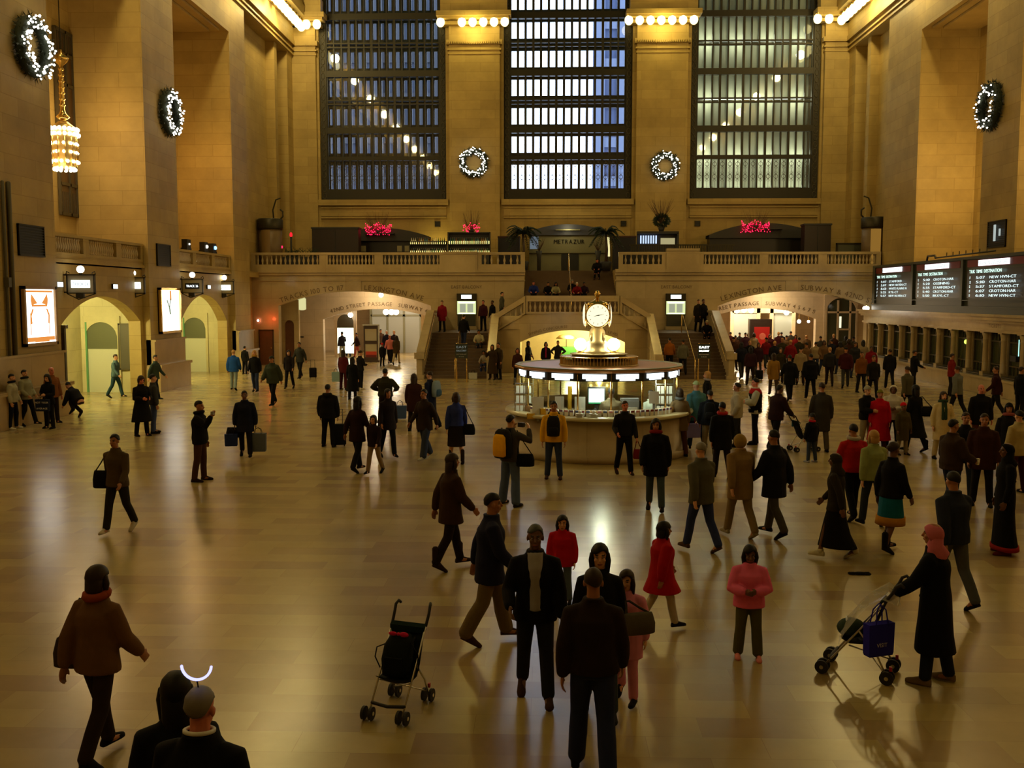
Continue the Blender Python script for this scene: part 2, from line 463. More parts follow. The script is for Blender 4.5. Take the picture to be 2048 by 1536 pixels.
    def coat(s, hem=.80, puff=0.0, flare=.0, collar=True, sleeve=1.0, neckz=1.50):
        mb = MB(); g = s.g; q = puff
        prof = [(.186, .136, .96), (.168, .125, 1.06), (.164, .124, 1.14), (.178, .140, 1.25), (.180, .132, 1.325), (.155, .108, 1.385), (.112, .086, 1.435), (.078, .078, 1.482)]
        if hem > .98:
            prof = [(.188, .14, hem)] + [r for r in prof if r[2] > hem + .05]
        rings = []
        if hem < .93:
            zs = [hem + (.93 - hem) * t for t in (0, .33, .66)]
            rings = [s.hem_ring(z, flare * (1 - t) + q * .6 + .012) for z, t in zip(zs, (0, .33, .66))]
        rings += [s.torso_ring(z, rx * g + q * (1 if z < 1.36 else .5), ry * g + q * (1 if z < 1.36 else .5)) for rx, ry, z in prof]
        if collar: rings.append(s.torso_ring(neckz + .01, .078 + q * .5, .085 + q * .5, cy=-.008))
        mb.loft(rings)
        for sh, e, w, d, sd in s.arms:
            w2 = e.lerp(w, .96 * sleeve); ins = sh + V((-sd * .06, 0, .018))
            mb.tube([ins, sh, sh.lerp(e, .5), e, e.lerp(w2, .5), w2], [.052 + q * .5, .063 + q * .8, .060 + q * .8, .053 + q * .8, .049 + q * .8, .044 + q * .4], 12)
        return mb.xf(Matrix.Scale(s.k, 4) @ Matrix.Translation(s.off))
    def trousers(s, wide=0.0):
        mb = MB(); g = s.g
        rings = [[V((.17 * g * math.cos(2 * PI * j / 16), .12 * g * math.sin(2 * PI * j / 16), z)) for j in range(16)] for z in (.84, .92)]
        rings += [s.torso_ring(z, rx * g, ry * g) for rx, ry, z in ((.176, .125, .94), (.165, .117, 1.03))]
        mb.loft(rings)
        for h0, kp, ap, ft, sd in s.legs:
            a2 = kp.lerp(ap, 1.02); bk = V((0, -.012, 0))
            mb.tube([h0 + V((0, 0, .02)), h0.lerp(kp, .4), kp, kp.lerp(ap, .45) + bk, a2 + bk * .6], [.1 * g, .092 * g + wide * .4, .073 + wide * .6, .07 + wide, .066 + wide], 12)
        return mb.xf(Matrix.Scale(s.k, 4) @ Matrix.Translation(s.off))
    def skirt(s, hem=.5, flare=.03):
        mb = MB(); zs = [hem + (.93 - hem) * t for t in (0, .3, .6, .85)]
        rings = [s.hem_ring(z, flare * (1 - t)) for z, t in zip(zs, (0, .3, .6, .85))]
        rings += [s.torso_ring(z, rx, ry) for rx, ry, z in ((.178, .128, .96), (.165, .12, 1.04))]
        mb.loft(rings); return mb.xf(Matrix.Scale(s.k, 4) @ Matrix.Translation(s.off))
    def shoes(s, boot=0.0):
        out = []
        for h0, kp, ap, ft, sd in s.legs:
            mb = MB(); f = math.radians(ft); T = Matrix.Rotation(f, 3, 'X')
            prof = [(-.075, .030, .055), (-.06, .036, .075), (0, .038, .10), (.06, .042, .075), (.12, .046, .052), (.165, .038, .04), (.19, .02, .028)]
            rings = []
            for y, w, hh in prof:
                ring = []
                for j in range(12):
                    a = 2 * PI * j / 12; c, q = math.cos(a), math.sin(a)
                    ring.append(V((w * c, y, (hh if q > 0 else .012) * q * (1 if q > 0 else 1) + .012)))
                rings.append([ap + V((0, 0, -.085)) + T @ (p + V((sd * .01, 0, 0))) for p in ring])
            mb.smooth = True; mb.loft(rings)
            mb.tube([ap + V((0, -.01, -.04)), ap + V((0, -.012, .02 + boot))], [.048, .05], 10)
            out.append(mb.xf(Matrix.Scale(s.k, 4) @ Matrix.Translation(s.off)))
        return out
    def cap(s, axis, ang, r, c=(0, -.012, .02), thick=.014, n=24, m=9, wav=.0, tuft=.0):
        """shell over part of the head, closed, rim included"""
        mb = MB(); ax = V(axis).normalized(); a = ax.orthogonal().normalized(); b = ax.cross(a)
        def pt(i, j, k):
            th = math.radians(ang) * i / m; ph = 2 * PI * j / n
            th *= 1 + wav * math.sin(3 * ph + 1)
            d = ax * math.cos(th) + (a * math.cos(ph) + b * math.sin(ph)) * math.sin(th)
            kk = 1 - thick * k / r[0] + tuft * (1 - k) * math.sin(5 * ph + 9 * th) * math.sin(th)
            return s.W(s.headc + s.HM @ ((V(c) + V((d.x * r[0] * kk, d.y * r[1] * kk, d.z * r[2] * kk))) * s.hk))
        mb.smooth = True
        rings = [[pt(i, j, 0) for j in range(n)] for i in range(0, m + 1)] + [[pt(i, j, 1) for j in range(n)] for i in range(m, -1, -1)]
        rings[0] = [pt(.12, j, 0) for j in range(n)]; rings[-1] = [pt(.12, j, 1) for j in range(n)]
        mb.loft(rings); return mb
    def hair(s, style):
        if style == 'short': return s.cap((0, -.46, .89), 90, (.079, .101, .0975), c=(0, -.014, .03), thick=.011, wav=.10, tuft=.03)
        if style == 'crop': return s.cap((0, -.48, .88), 92, (.079, .100, .096), c=(0, -.014, .03), thick=.01, wav=.08)
        if style == 'balding': return s.cap((0, -.95, -.1), 74, (.081, .101, .090), c=(0, -.014, .02), thick=.012)
        if style in ('bob', 'long', 'curly'):
            mb = s.cap((0, -.5, .85), 100, (.090, .112, .104), c=(0, -.016, .028), thick=.02, wav=.10, tuft=.02)
            H = s.head_pt; k = s.k * s.hk
            if style == 'bob': pts = (-.10, -.12)
            elif style == 'curly': pts = (-.06, -.14)
            else: pts = (-.14, -.27)
            mb.tube([H((0, -.05, .0)), H((0, -.062, pts[0])), H((0, -.07, pts[1]))], [.088 * k, .082 * k, .05 * k], 12, flat=.72 if style != 'curly' else .9, ref=(0, 1, 0))
            for sd in (-1, 1):
                mb.tube([H((sd * .072, .0, .03)), H((sd * .082, .005, -.04)), H((sd * .08, -.0, pts[0] - .02))], [.026 * k, .03 * k, .018 * k], 8)
            return mb
        if style == 'bun':
            mb = s.cap((0, -.5, .85), 96, (.083, .104, .100), c=(0, -.014, .028)); k = s.k * s.hk
            mb.ell(s.head_pt((0, -.115, .03)), (.04 * k, .035 * k, .04 * k)); return mb
        return None
    def hood_up(s):
        mb = s.cap((0, -.86, .2), 112, (.108, .122, .128), c=(0, -.005, -.005), thick=.018)
        return mb
    def veil(s):
        mb = s.cap((0, -.75, .45), 108, (.098, .114, .112), c=(0, -.008, 0), thick=.016)
        k = s.k; H = s.head_pt
        mb.tube([H((0, -.04, -.03)), H((0, -.03, -.12)), s.W(s.neck + V((0, -.02, -.06)))], [.088 * k, .098 * k, .15 * k], 14, flat=.85, ref=(0, 1, 0))
        return mb
    def beanie(s): return s.cap((0, -.22, .98), 88, (.088, .108, .112), c=(0, -.014, .026), thick=.016)
    def peaked(s):
        mb = s.cap((0, -.12, .99), 82, (.087, .108, .106), c=(0, -.014, .028), thick=.012); H = s.head_pt
        mb.loft([[H((x, y, .045)) for x, y in ((-.06, .07), (-.04, .13), (0, .15), (.04, .13), (.06, .07))], [H((x, y, .053)) for x, y in ((-.06, .07), (-.04, .13), (0, .15), (.04, .13), (.06, .07))]])
        return mb
    def scarf(s, tail=.0, drop=(.35,)):
        mb = MB(); pts = []
        for j in range(15):
            a = 2 * PI * j / 14; pts.append(s.W(s.neck + V((.092 * math.cos(a), .088 * math.sin(a) + .006, .03 + .015 * math.sin(a)))))
        mb.tube(pts, .038 * s.k, 8)
        if tail:
            for dx in (-.035, .035):
                mb.tube([s.W(s.neck + V((dx, .10, .01))), s.W(s.neck + V((dx, .155, -.18))), s.W(s.neck + V((dx, .165, -tail)))], [.03 * s.k, .036 * s.k, .038 * s.k], 8, flat=.35, ref=(0, 1, 0))
        return mb
    def fallen_hood(s):
        mb = MB(); k = s.k
        mb.tube([s.W(s.neck + V((-.11, -.01, 0))), s.W(s.neck + V((-.09, -.085, .005))), s.W(s.neck + V((0, -.12, -.03))), s.W(s.neck + V((.09, -.085, .005))), s.W(s.neck + V((.11, -.01, 0)))], [.03 * k, .045 * k, .06 * k, .045 * k, .03 * k], 10)
        return mb
    def shirt(s, w=.07, hem=.92):
        """front of the shirt seen in the opening of a jacket"""
        mb = MB(); rings = []
        for z, rx, ry in ((hem, w * 1.1, .172), (1.06, w, .160), (1.16, w, .160), (1.27, w * 1.02, .175), (1.35, w, .166), (1.42, w * .95, .128), (1.47, w * .8, .112), (1.50, w * .8, .09)):
            rings.append([s.Uf((rx * math.cos(a), ry * math.sin(a) * s.g, z)) for a in [2 * PI * j / 12 for j in range(12)]])
        mb.loft(rings); return mb.xf(Matrix.Scale(s.k, 4) @ Matrix.Translation(s.off))

PEND = []      # (temp object, final object, callback)
def remeshed(name, mb, vox, smooth, mats, parent, cb=None):
    me = mb.mesh(name)
    t = bpy.data.objects.new('temporary', me); COL.objects.link(t)
    r = t.modifiers.new('r', 'REMESH'); r.mode = 'VOXEL'; r.voxel_size = vox; r.use_smooth_shade = True
    m = t.modifiers.new('s', 'SMOOTH'); m.factor = .5; m.iterations = smooth
    PEND.append((t, name, mats, parent, cb))
FINAL = {}
def flush_people():
    dg = bpy.context.evaluated_depsgraph_get(); dg.update()
    for t, name, mats, parent, cb in PEND:
        me = bpy.data.meshes.new_from_object(t.evaluated_get(dg)); me.name = name
        me.materials.clear()
        for m in mats: me.materials.append(m)
        me.polygons.foreach_set('use_smooth', [True] * len(me.polygons))
        if cb: cb(me)
        o = bpy.data.objects.new(name, me); COL.objects.link(o); o.parent = parent
        old = t.data; bpy.data.objects.remove(t); bpy.data.meshes.remove(old)
    PEND.clear()

def face_cb(fig):
    inv = (fig.HM * fig.hk).inverted()
    def cb(me):
        hc = fig.W(fig.headc); k = fig.k
        for p in me.polygons:
            d = p.center - hc
            if d.length > .16 * k * fig.hk: continue
            q = inv @ (d / k)
            if q.y < .05: continue
            ax = abs(q.x)
            if .016 < ax < .048 and .020 < q.z < .031: p.material_index = 2
            elif .019 < ax < .043 and -.004 < q.z < .007: p.material_index = 2
            elif ax < .023 and -.071 < q.z < -.055: p.material_index = 1
    return cb

def person(label, loc, heading, pose='stand', h=1.72, sk='l', hair=('short', 'black'), coat=((20, 20, 22), .8), legs=((25, 25, 30), 't'), shoe=(18, 15, 14),
           girth=1.0, puff=.012, flare=0.0, hood=None, hoodd=None, veil=None, beanie=None, cap=None, scarf=None, shirt=None, tail=0, vox=.0125, group=None, boot=0.0, wide=0.0, eyes=False, hem_trim=None, tilt=None):
    root = thing('person', label, 'person', loc, -math.radians(heading), group)
    f = Fig(pose, h, girth, fem=bool(h > 1.5 and (veil or (hair and hair[0] in ('long', 'bob', 'bun', 'curly')))))
    FIGS[root.name] = f
    k = f.k
    remeshed('body', f.body(), vox * k, 3, [skin(sk), LIP, BROWM], root, face_cb(f))
    cc, hem = coat
    remeshed('coat' if hem < .7 else 'jacket', f.coat(hem, puff, flare), max(.014, vox * 1.3) * k, 4, [cloth(cc)], root)
    lc, kind = legs
    if kind == 't' : remeshed('trousers', f.trousers(wide), max(.014, vox * 1.3) * k, 4, [cloth(lc)], root)
    elif kind == 's': remeshed('skirt', f.skirt(*((.42,) if wide == 0 else (wide,))), max(.014, vox * 1.3) * k, 4, [cloth(lc)], root)
    elif kind == 'l':
        remeshed('skirt', f.skirt(.12, .06), max(.014, vox * 1.3) * k, 4, [cloth(lc)], root)
    for mb in f.shoes(boot): obj('shoe', mb, cloth(shoe), root)
    if hair and not veil:
        hb = f.hair(hair[0])
        if hb: obj('hair', hb, hairm(hair[1]), root)
    if hood: obj('hood', f.hood_up(), cloth(hood), root)
    if hoodd: obj('hood', f.fallen_hood(), cloth(hoodd), root)
    if veil: obj('headscarf', f.veil(), cloth(veil), root)
    if beanie: obj('hat', f.beanie(), cloth(beanie), root)
    if cap: obj('cap', f.peaked(), cloth(cap), root)
    if scarf: obj('scarf', f.scarf(tail), cloth(scarf), root)
    if shirt: remeshed('shirt', f.shirt(*shirt[1:]), .012 * k, 3, [cloth(shirt[0])], root)
    if eyes:
        for sd in (-1, 1):
            mb = MB(); mb.ell(f.head_pt((sd * .031, .072, .001)), (.009 * k, .008 * k, .0045 * k), f.HM); mb.mat(1).ell(f.head_pt((sd * .031, .079, .001)), (.0048 * k, .003 * k, .0046 * k), f.HM)
            obj('eye', mb, [SCLERA, BROWM], root)
    return root
FIGS = {}
def PW(root, q):
    """figure-local metres -> hall"""
    return Matrix.Translation(root.location) @ (Matrix.Rotation(root.rotation_euler.z, 4, 'Z') @ V(q))
def hand_of(root, i): return PW(root, FIGS[root.name].hand(i))

# ------------------------------------------------ carried things
def backpack(label, root, col, front=False, col2=None, size=1.0, pocket=(25, 25, 28), big=False):
    f = FIGS[root.name]; s = -1 if not front else 1; k = f.k * size
    c = f.W(f.Uf((0, s * .235 * (1 if not front else 1.0), 1.22)))
    t = thing('backpack', label, 'backpack', PW(root, c), root.rotation_euler.z + (0 if front else PI))
    mb = MB(); mb.smooth = True     # local +Y points away from the body
    rings = []
    for z, w, d in ((-.25, .10, .05), (-.235, .15, .085), (-.1, .165, .10), (.08, .16, .095), (.2, .135, .08), (.245, .09, .05), (.25, .04, .02)):
        rings.append([V((w * k * math.copysign(abs(math.cos(a)) ** .6, math.cos(a)), d * k * math.copysign(abs(math.sin(a)) ** .6, math.sin(a)), z * k)) for a in [2 * PI * j / 20 for j in range(20)]])
    mb.loft(rings); obj('bag_body', mb, cloth(col), t)
    mb = MB(); mb.smooth = True; rings = []
    for z, w, d in (((-.21, .09, .02), (-.19, .125, .04), (-.05, .13, .045), (.12, .12, .03), (.17, .08, .01)) if big else ((-.21, .09, .02), (-.19, .115, .04), (-.08, .12, .05), (-.02, .10, .03), (-.01, .05, .01))):
        rings.append([V((w * k * math.copysign(abs(math.cos(a)) ** .6, math.cos(a)), .095 * k + d * k * math.copysign(abs(math.sin(a)) ** .6, math.sin(a)), z * k)) for a in [2 * PI * j / 16 for j in range(16)]])
    mb.loft(rings); obj('pocket', mb, cloth(col2 or pocket), t)
    for sd in (-1, 1):
        mb = MB(); mb.tube([(sd * .08 * k, -.05 * k, .2 * k), (sd * .09 * k, -.085 * k, .25 * k), (sd * .10 * k, -.10 * k, .14 * k), (sd * .12 * k, -.09 * k, -.12 * k)], .014 * k, 6)
        obj('strap', mb, cloth(pocket), t)
    return t
def shopping_bag(label, loc, col, w=.34, hgt=.36, d=.12, rot=0, handle=(30, 30, 30), drop=.14, name='shopping_bag', letters=None, cat='bag'):
    """bag whose handle top is at loc"""
    t = thing(name, label, cat, V(loc) + V((0, 0, -hgt - drop)), rot)
    mb = MB(); rings = []
    for z, kk in ((0, .94), (hgt * .08, 1), (hgt, 1.04)):
        rings.append([V((sx * w / 2 * kk, sy * d / 2 * kk, z)) for sx, sy in ((-1, -1), (1, -1), (1, 1), (-1, 1))])
    mb.loft(rings); bb = obj('bag_body', mb, cloth(col), t)
    for sy in (-1, 1):
        mb = MB(); mb.tube([(-w * .25, sy * d * .5, hgt - .02), (-w * .18, sy * d * .3, hgt + drop * .7), (0, sy * .012, hgt + drop), (w * .18, sy * d * .3, hgt + drop * .7), (w * .25, sy * d * .5, hgt - .02)], .007, 6)
        obj('handle', mb, cloth(handle), t)
    if letters:
        for i, (st, sz, v, lc) in enumerate(letters):
            mb = MB(); text(mb, st, sz, lambda u, vv: V((u, -d / 2 * 1.05 - .004, v + vv))); obj('lettering', mb, cloth(lc), bb)
    return t
def handbag(label, loc, col, w=.32, hgt=.22, d=.12, rot=0, strap=.12, cat='bag', hang=None):
    t = thing('handbag', label, cat, V(loc), rot)
    mb = MB(); mb.smooth = True; rings = []
    for z, a, b in ((-hgt / 2, .85, .7), (-hgt * .45, .98, 1), (0, 1, 1), (hgt * .4, .86, .6), (hgt / 2, .8, .3)):
        rings.append([V((w / 2 * a * math.copysign(abs(math.cos(q)) ** .6, math.cos(q)), d / 2 * b * math.sin(q), z)) for q in [2 * PI * j / 16 for j in range(16)]])
    mb.loft(rings); obj('bag_body', mb, cloth(col), t)
    if hang is not None:
        q = Matrix.Rotation(-rot, 3, 'Z') @ (V(hang) - V(loc)); e0, e1 = V((-w * .38, 0, hgt * .4)), V((w * .38, 0, hgt * .4))
        pts = [e0, e0.lerp(q, .5), q + V((-.02, 0, 0)), q + V((.02, 0, 0)), e1.lerp(q, .5), e1]
    else: pts = [(-w * .36, 0, hgt * .42), (-w * .3, 0, hgt * .5 + strap * .6), (-w * .1, 0, hgt * .5 + strap), (w * .1, 0, hgt * .5 + strap), (w * .3, 0, hgt * .5 + strap * .6), (w * .36, 0, hgt * .42)]
    mb = MB(); mb.tube(pts, .011, 6)
    obj('strap', mb, cloth(tuple(int(c * .7) for c in col)), t)
    return t
def suitcase(label, loc, col=(24, 24, 26), rot=0, w=.40, hgt=.55, d=.25, pull=.42):
    t = thing('suitcase', label, 'suitcase', V(loc), rot)
    mb = MB(); mb.smooth = True; rings = []
    for z, kk in ((.05, .9), (.08, 1), (hgt, 1), (hgt + .03, .9)):
        rings.append([V((w / 2 * kk * math.copysign(abs(math.cos(q)) ** .35, math.cos(q)), d / 2 * kk * math.copysign(abs(math.sin(q)) ** .35, math.sin(q)), z)) for q in [2 * PI * j / 24 for j in range(24)]])
    mb.loft(rings); obj('case_body', mb, cloth(col), t)
    mb = MB(); mb.tube([(-w * .28, d * .3, hgt), (-w * .28, d * .3, hgt + pull), (w * .28, d * .3, hgt + pull), (w * .28, d * .3, hgt)], .012, 6); obj('pull_handle', mb, BLACK, t)
    for sx in (-1, 1):
        mb = MB(); mb.disc((sx * w * .38, d * .3, .045), (1, 0, 0), .045, 14, .03); obj('wheel', mb, RUBBER, t)
    return t
# ---------------------------------------------------------------- hall shell
BZ = 5.62           # balcony floor level
W = 18.0
def arch_panel(mb, u0, u1, z0, z1, a0, a1, spring, top, plane, t0, t1, n=20):
    """wall panel with a segmental-arched opening; plane(u,z,t) -> 3D"""
    m = (a0 + a1) / 2; hw = (a1 - a0) / 2; r = top - spring
    if r <= hw * .98: R = (hw * hw + r * r) / (2 * r); zc = top - R; arc = [(m + hw * (2 * i / n - 1), zc + math.sqrt(max(0, R * R - (hw * (2 * i / n - 1)) ** 2))) for i in range(n + 1)]
    else: arc = [(m - hw * math.cos(PI * i / n), spring + r * math.sin(PI * i / n)) for i in range(n + 1)]
    def quad(ps):
        for t in (t0, t1):
            k = mb.add([plane(u, z, t) for u, z in ps]); mb.face(range(k, k + len(ps)))
    quad([(u0, z0), (a0, z0), (a0, z1), (u0, z1)]); quad([(a1, z0), (u1, z0), (u1, z1), (a1, z1)])
    for (ua, za), (ub, zb) in zip(arc, arc[1:]): quad([(ua, za), (ub, zb), (ub, z1), (ua, z1)])
    path = [(a0, z0)] + arc + [(a1, z0)]
    for (ua, za), (ub, zb) in zip(path, path[1:]):
        k = mb.add([plane(ua, za, t0), plane(ub, zb, t0), plane(ub, zb, t1), plane(ua, za, t1)]); mb.face(range(k, k + 4))
    for u in (u0, u1):
        k = mb.add([plane(u, z0, t0), plane(u, z1, t0), plane(u, z1, t1), plane(u, z0, t1)]); mb.face(range(k, k + 4))
    k = mb.add([plane(u0, z1, t0), plane(u1, z1, t0), plane(u1, z1, t1), plane(u0, z1, t1)]); mb.face(range(k, k + 4))
    return mb
PX_ = lambda u, z, t: V((t, u, z))      # panel running along Y (side walls)
PY_ = lambda u, z, t: V((u, t, z))      # panel running along X (end walls)

mb = MB(); mb.box((-26, -10, -.3), (26, 75, 0)); struct('floor', mb, FLOORM)
mb = MB()     # barrel-vaulted ceiling
ring = lambda y, dz: [V((-21.5 * math.cos(PI * i / 24), y, 30 + 8 * math.sin(PI * i / 24) + dz)) for i in range(25)]
mb.smooth = True; mb.loft([ring(-10, 0), ring(68, 0)], closed=False, caps=False); mb.loft([ring(-10, .3), ring(68, .3)], closed=False, caps=False)
struct('ceiling', mb, TURQ)

def entab_side(mb, sx, y0, y1, out=0.0):
    """entablature mouldings of a side wall from y0 to y1"""
    f = lambda a, b, z0, z1: mb.box((min(sx * (W - a), sx * W), y0, z0), (max(sx * (W - a), sx * W), y1, z1))
    f(.10 + out, 0, 19.72, 19.84); f(.14 + out, 0, 19.98, 20.08); f(.2 + out, 0, 20.32, 20.62); f(.10 + out, 0, 20.62, 21.5); f(.5 + out, 0, 21.5, 21.75); f(1.0 + out, 0, 22.05, 22.7); f(.7 + out, 0, 21.75, 22.05); f(.85 + out, 0, 22.7, 23.6)

RECESS_T = 17.8
for sx, nm in ((-1, 'wall_left'), (1, 'wall_right')):
    def bx(x0, x1, y0, y1, z0, z1):
        mb = MB(); mb.box((min(sx * x0, sx * x1), y0, z0), (max(sx * x0, sx * x1), y1, z1)); struct(nm, mb, LIME)
    piers = [(-10, 2), (10, 16), (24.5, 33.4), (41.3, 44.85), (52.85, 55.6)] if sx < 0 else [(-10, 2), (10, 16), (24, 33), (42.3, 45.75), (53.6, 58.6)]
    for y0, y1 in piers: bx(W, 21, y0, y1, 0, 30)
    bx(18.75, 21, piers[-1][1], 66.5, 0, 30)
    bx(W + .05, 18.9, 64.9, 66.5, BZ, 30)                      # corner pilaster
    bx(18.2, 18.9, 62.4, 63.0, BZ, 19.7)
    bx(21, 21.4, -10, 68, 0, 30)                            # outer wall of the aisle
    for (a0, a1), (b0, b1) in zip(piers, piers[1:]): bx(W, 21, a1, b0, RECESS_T, 30)
    bx(W, 18.8, piers[-1][1], 66.5, 19.7, 30)
    mb = MB(); entab_side(mb, sx, -10, 66.4); struct('trim_3' if sx < 0 else 'trim_4', mb, LIME)
    mb = MB()
    for y0, y1 in piers:
        if sx < 0:
            mb.box((-18.2, y0 - .05, 0), (-17.62, y1 + .02, 1.02)); mb.box((-18.2, y0 - .02, 1.02), (-17.56, y1 + .08, 1.14)); mb.box((-18.2, y0, 1.14), (-17.84, y1, 2.12)); mb.box((-18.2, y0, 2.12), (-17.78, y1 + .03, 2.2))
    if sx < 0: struct('baseboard_left', mb, stone('plinth_stone', (.50, .36, .19), (.46, .33, .17), (.35, .25, .13), 2.4, 1.1, .2, spec=.5))
    # coffered lintel of each recess
    mb = MB()
    for (a0, a1), (b0, b1) in zip(piers, piers[1:]):
        mb.box((min(sx * 18.3, sx * 20.7), a1 + .6, RECESS_T - .12), (max(sx * 18.3, sx * 20.7), b0 - .6, RECESS_T))
        mb.box((min(sx * 18.7, sx * 20.3), a1 + 1, RECESS_T - .24), (max(sx * 18.7, sx * 20.3), b0 - 1, RECESS_T - .12))
    o = struct('trim_1' if sx < 0 else 'trim_2', mb, LIME)
    # aisle floor
    mb = MB(); mb.box((min(sx * 18.3, sx * 21), -10, 5.15), (max(sx * 18.3, sx * 21), 58.4, 5.45)); struct('floor_aisle_left' if sx < 0 else 'floor_aisle_right', mb, LIME)

# gate walls between the left piers
mb = MB()
arch_panel(mb, 33.4, 41.3, 0, 5.45, 34.15, 41.0, 3.0, 4.02, PX_, -18.8, -18.3)
arch_panel(mb, 44.85, 52.85, 0, 5.45, 45.5, 52.3, 2.75, 4.1, PX_, -18.8, -18.3)
for y0, y1 in ((33.4, 41.3), (44.85, 52.85), (2, 10), (16, 24.5)):
    mb.box((-18.3, y0, 5.2), (-18.16, y1, 5.32)); mb.box((-18.3, y0, 5.32), (-18.22, y1, 5.5))
mb.box((-18.8, 2, 0), (-18.3, 10, 5.45)); mb.box((-18.8, 16, 0), (-18.3, 24.5, 5.45))
struct('wall_gates', mb, LIME)
mb = MB()     # gate vestibule lining
for y0, y1 in ((33.4, 41.3), (44.85, 52.85)):
    mb.box((-21, y0, 0), (-20.95, y1, 5.15)); mb.box((-20.95, y0, 0), (-18.8, y0 + .05, 5.15)); mb.box((-20.95, y1 - .05, 0), (-18.8, y1, 5.15)); mb.box((-20.95, y0, 4.7), (-18.8, y1, 5.15))
struct('wall_vestibule', mb, GATE)

# right: fill behind the ticket hall, and its front
mb = MB(); mb.box((18.3, -10, 0), (18.9, 58.4, 5.45))
for y0, y1 in ((45.75, 53.6), (33, 42.3)): mb.box((18.16, y0, 5.2), (18.3, y1, 5.5))
struct('wall_ticket_back', mb, LIME)

# west end behind the viewpoint
mb = MB(); mb.box((-21, -10.4, 0), (21, -10, 38.5)); struct('wall_west', mb, LIME)

# ---------------------------------------------------------------- east end wall
mb = MB()
YE = 66.5
for x0, x1 in ((-18.9, -16.35), (-8.0, -4.2), (4.2, 8.0), (16.35, 18.9)):
    mb = MB(); mb.box((x0, YE, BZ), (x1, YE + .9, 38.5)); struct('wall_east', mb, LIME)
mb = MB()
for x0, x1 in ((-16.35, -8.0), (-4.2, 4.2), (8.0, 16.35)):
    mb.box((x0, YE + .05, BZ), (x1, YE + .6, 10.3)); mb.box((x0, YE + .05, 27), (x1, YE + .9, 38.5))
    mb.box((x0 - .15, YE - .22, 10.05), (x1 + .15, YE + .1, 10.42)); mb.box((x0, YE - .05, 9.35), (x1, YE + .05, 9.85)); mb.box((x0, YE - .14, 9.85), (x1, YE + .05, 9.93)); mb.box((x0, YE - .12, 9.2), (x1, YE + .05, 9.3))
struct('wall_east', mb, LIME)
for x0, x1 in ((-7.75, -4.45), (4.45, 7.75)):     # central pilasters with their capitals
    mb = MB(); mb.box((x0, YE - .3, BZ), (x1, YE, 30)); mb.box((x0 - .08, YE - .38, BZ), (x1 + .08, YE, 6.6))
    for a, z0, z1 in ((.06, 19.72, 19.84), (.1, 19.98, 20.08), (.16, 20.32, 20.62), (.45, 21.5, 21.7), (.62, 21.85, 22.0), (.75, 22.0, 22.3), (.5, 22.3, 23.2)):
        mb.box((x0 - a, YE - .3 - a, z0), (x1 + a, YE, z1))
    for i in range(24):
        xx = x0 + (x1 - x0) * (i + .5) / 24; mb.box((xx - .04, YE - .56, 20.35), (xx + .04, YE - .46, 20.5))
    struct('wall_east', mb, LIME)
for sx in (-1, 1):
    mb = MB()
    for a, z0, z1 in ((.06, 19.72, 19.84), (.1, 19.98, 20.08), (.16, 20.32, 20.62), (.45, 21.5, 21.7), (.62, 21.85, 22.0), (.75, 22.0, 22.3), (.5, 22.3, 23.2)):
        xs = sorted((sx * (16.5 - a), sx * 18.6)); mb.box((xs[0], YE - .3 - a, z0), (xs[1], YE, z1))
    xs = sorted((sx * 16.5, sx * 18.6)); mb.box((xs[0], YE - .3, BZ), (xs[1], YE, 30)); struct('wall_east', mb, LIME)

# ---------------------------------------------------------------- balcony and its passages
YB = 58.5
for sx in (-1, 1):
    mb = MB(); s2 = lambda a, b: sorted((sx * a, sx * b))
    u0, u1 = s2(7.72, 18.75); a0, a1 = s2(8.15 if sx < 0 else 8.6, 17.2)
    arch_panel(mb, u0, u1, 0, BZ, a0, a1, 3.48, 4.33, PY_, YB, YB + .6)
    x0, x1 = s2(2.68, 7.72); mb.box((x0, YB, 0), (x1, YB + .6, BZ))
    x0, x1 = s2(2.62, 18.75); mb.box((x0, YB - .12, 5.28), (x1, YB, 5.42)); mb.box((x0, YB - .07, 4.95), (x1, YB, 5.0)); mb.box((x0, YB - .2, 5.42), (x1, YB + .1, BZ))
    c = (a0 + a1) / 2; mb.box((c - .42, YB - .05, 4.36), (c + .42, YB + .02, 4.95)); struct('wall_balcony', mb, MARBLE)
mb = MB()
for sx in (-1, 1):
    x0, x1 = sorted((sx * 2.68, sx * 18.75)); mb.box((x0, YB + .1, 5.3), (x1, YE + .05, BZ))
mb.box((-2.68, 62.1, 5.3), (2.68, YE + .05, BZ)); struct('floor_balcony', mb, LIME)
mb = MB()     # sides of the stair well and the wall under the balcony
for sx in (-1, 1):
    x0, x1 = sorted((sx * 2.67, sx * 2.95)); mb.box((x0, 59.1, 0), (x1, 66.5, 5.3))
mb.box((-7.8, 66.45, 0), (7.8, 67.2, 5.7)); struct('wall_stairwell', mb, LIME)
mb = MB()     # passage lining
for sx in (-1, 1):
    s2 = lambda a, b: sorted((sx * a, sx * b))
    x0, x1 = s2(7.6, 18.75); mb.box((x0, YB + .6, 4.75), (x1, 74, 5.3)); mb.box((x0, 74, 0), (x1, 74.3, 5.3))
    x0, x1 = s2(18.5, 18.75); mb.box((x0, YB + .6, 0), (x1, 74, 4.75))
    x0, x1 = s2(7.6, 7.85); mb.box((x0, YB + .6, 0), (x1, 74, 4.75))
arch_panel(mb, -18.5, -7.85, 0, 4.75, -15.45, -8.3, 2.6, 3.25, PY_, 62.5, 63.0)
arch_panel(mb, 7.85, 18.5, 0, 4.75, 8.6, 15.35, 2.65, 3.3, PY_, 62.5, 63.0)
struct('wall_passage', mb, CREAM)

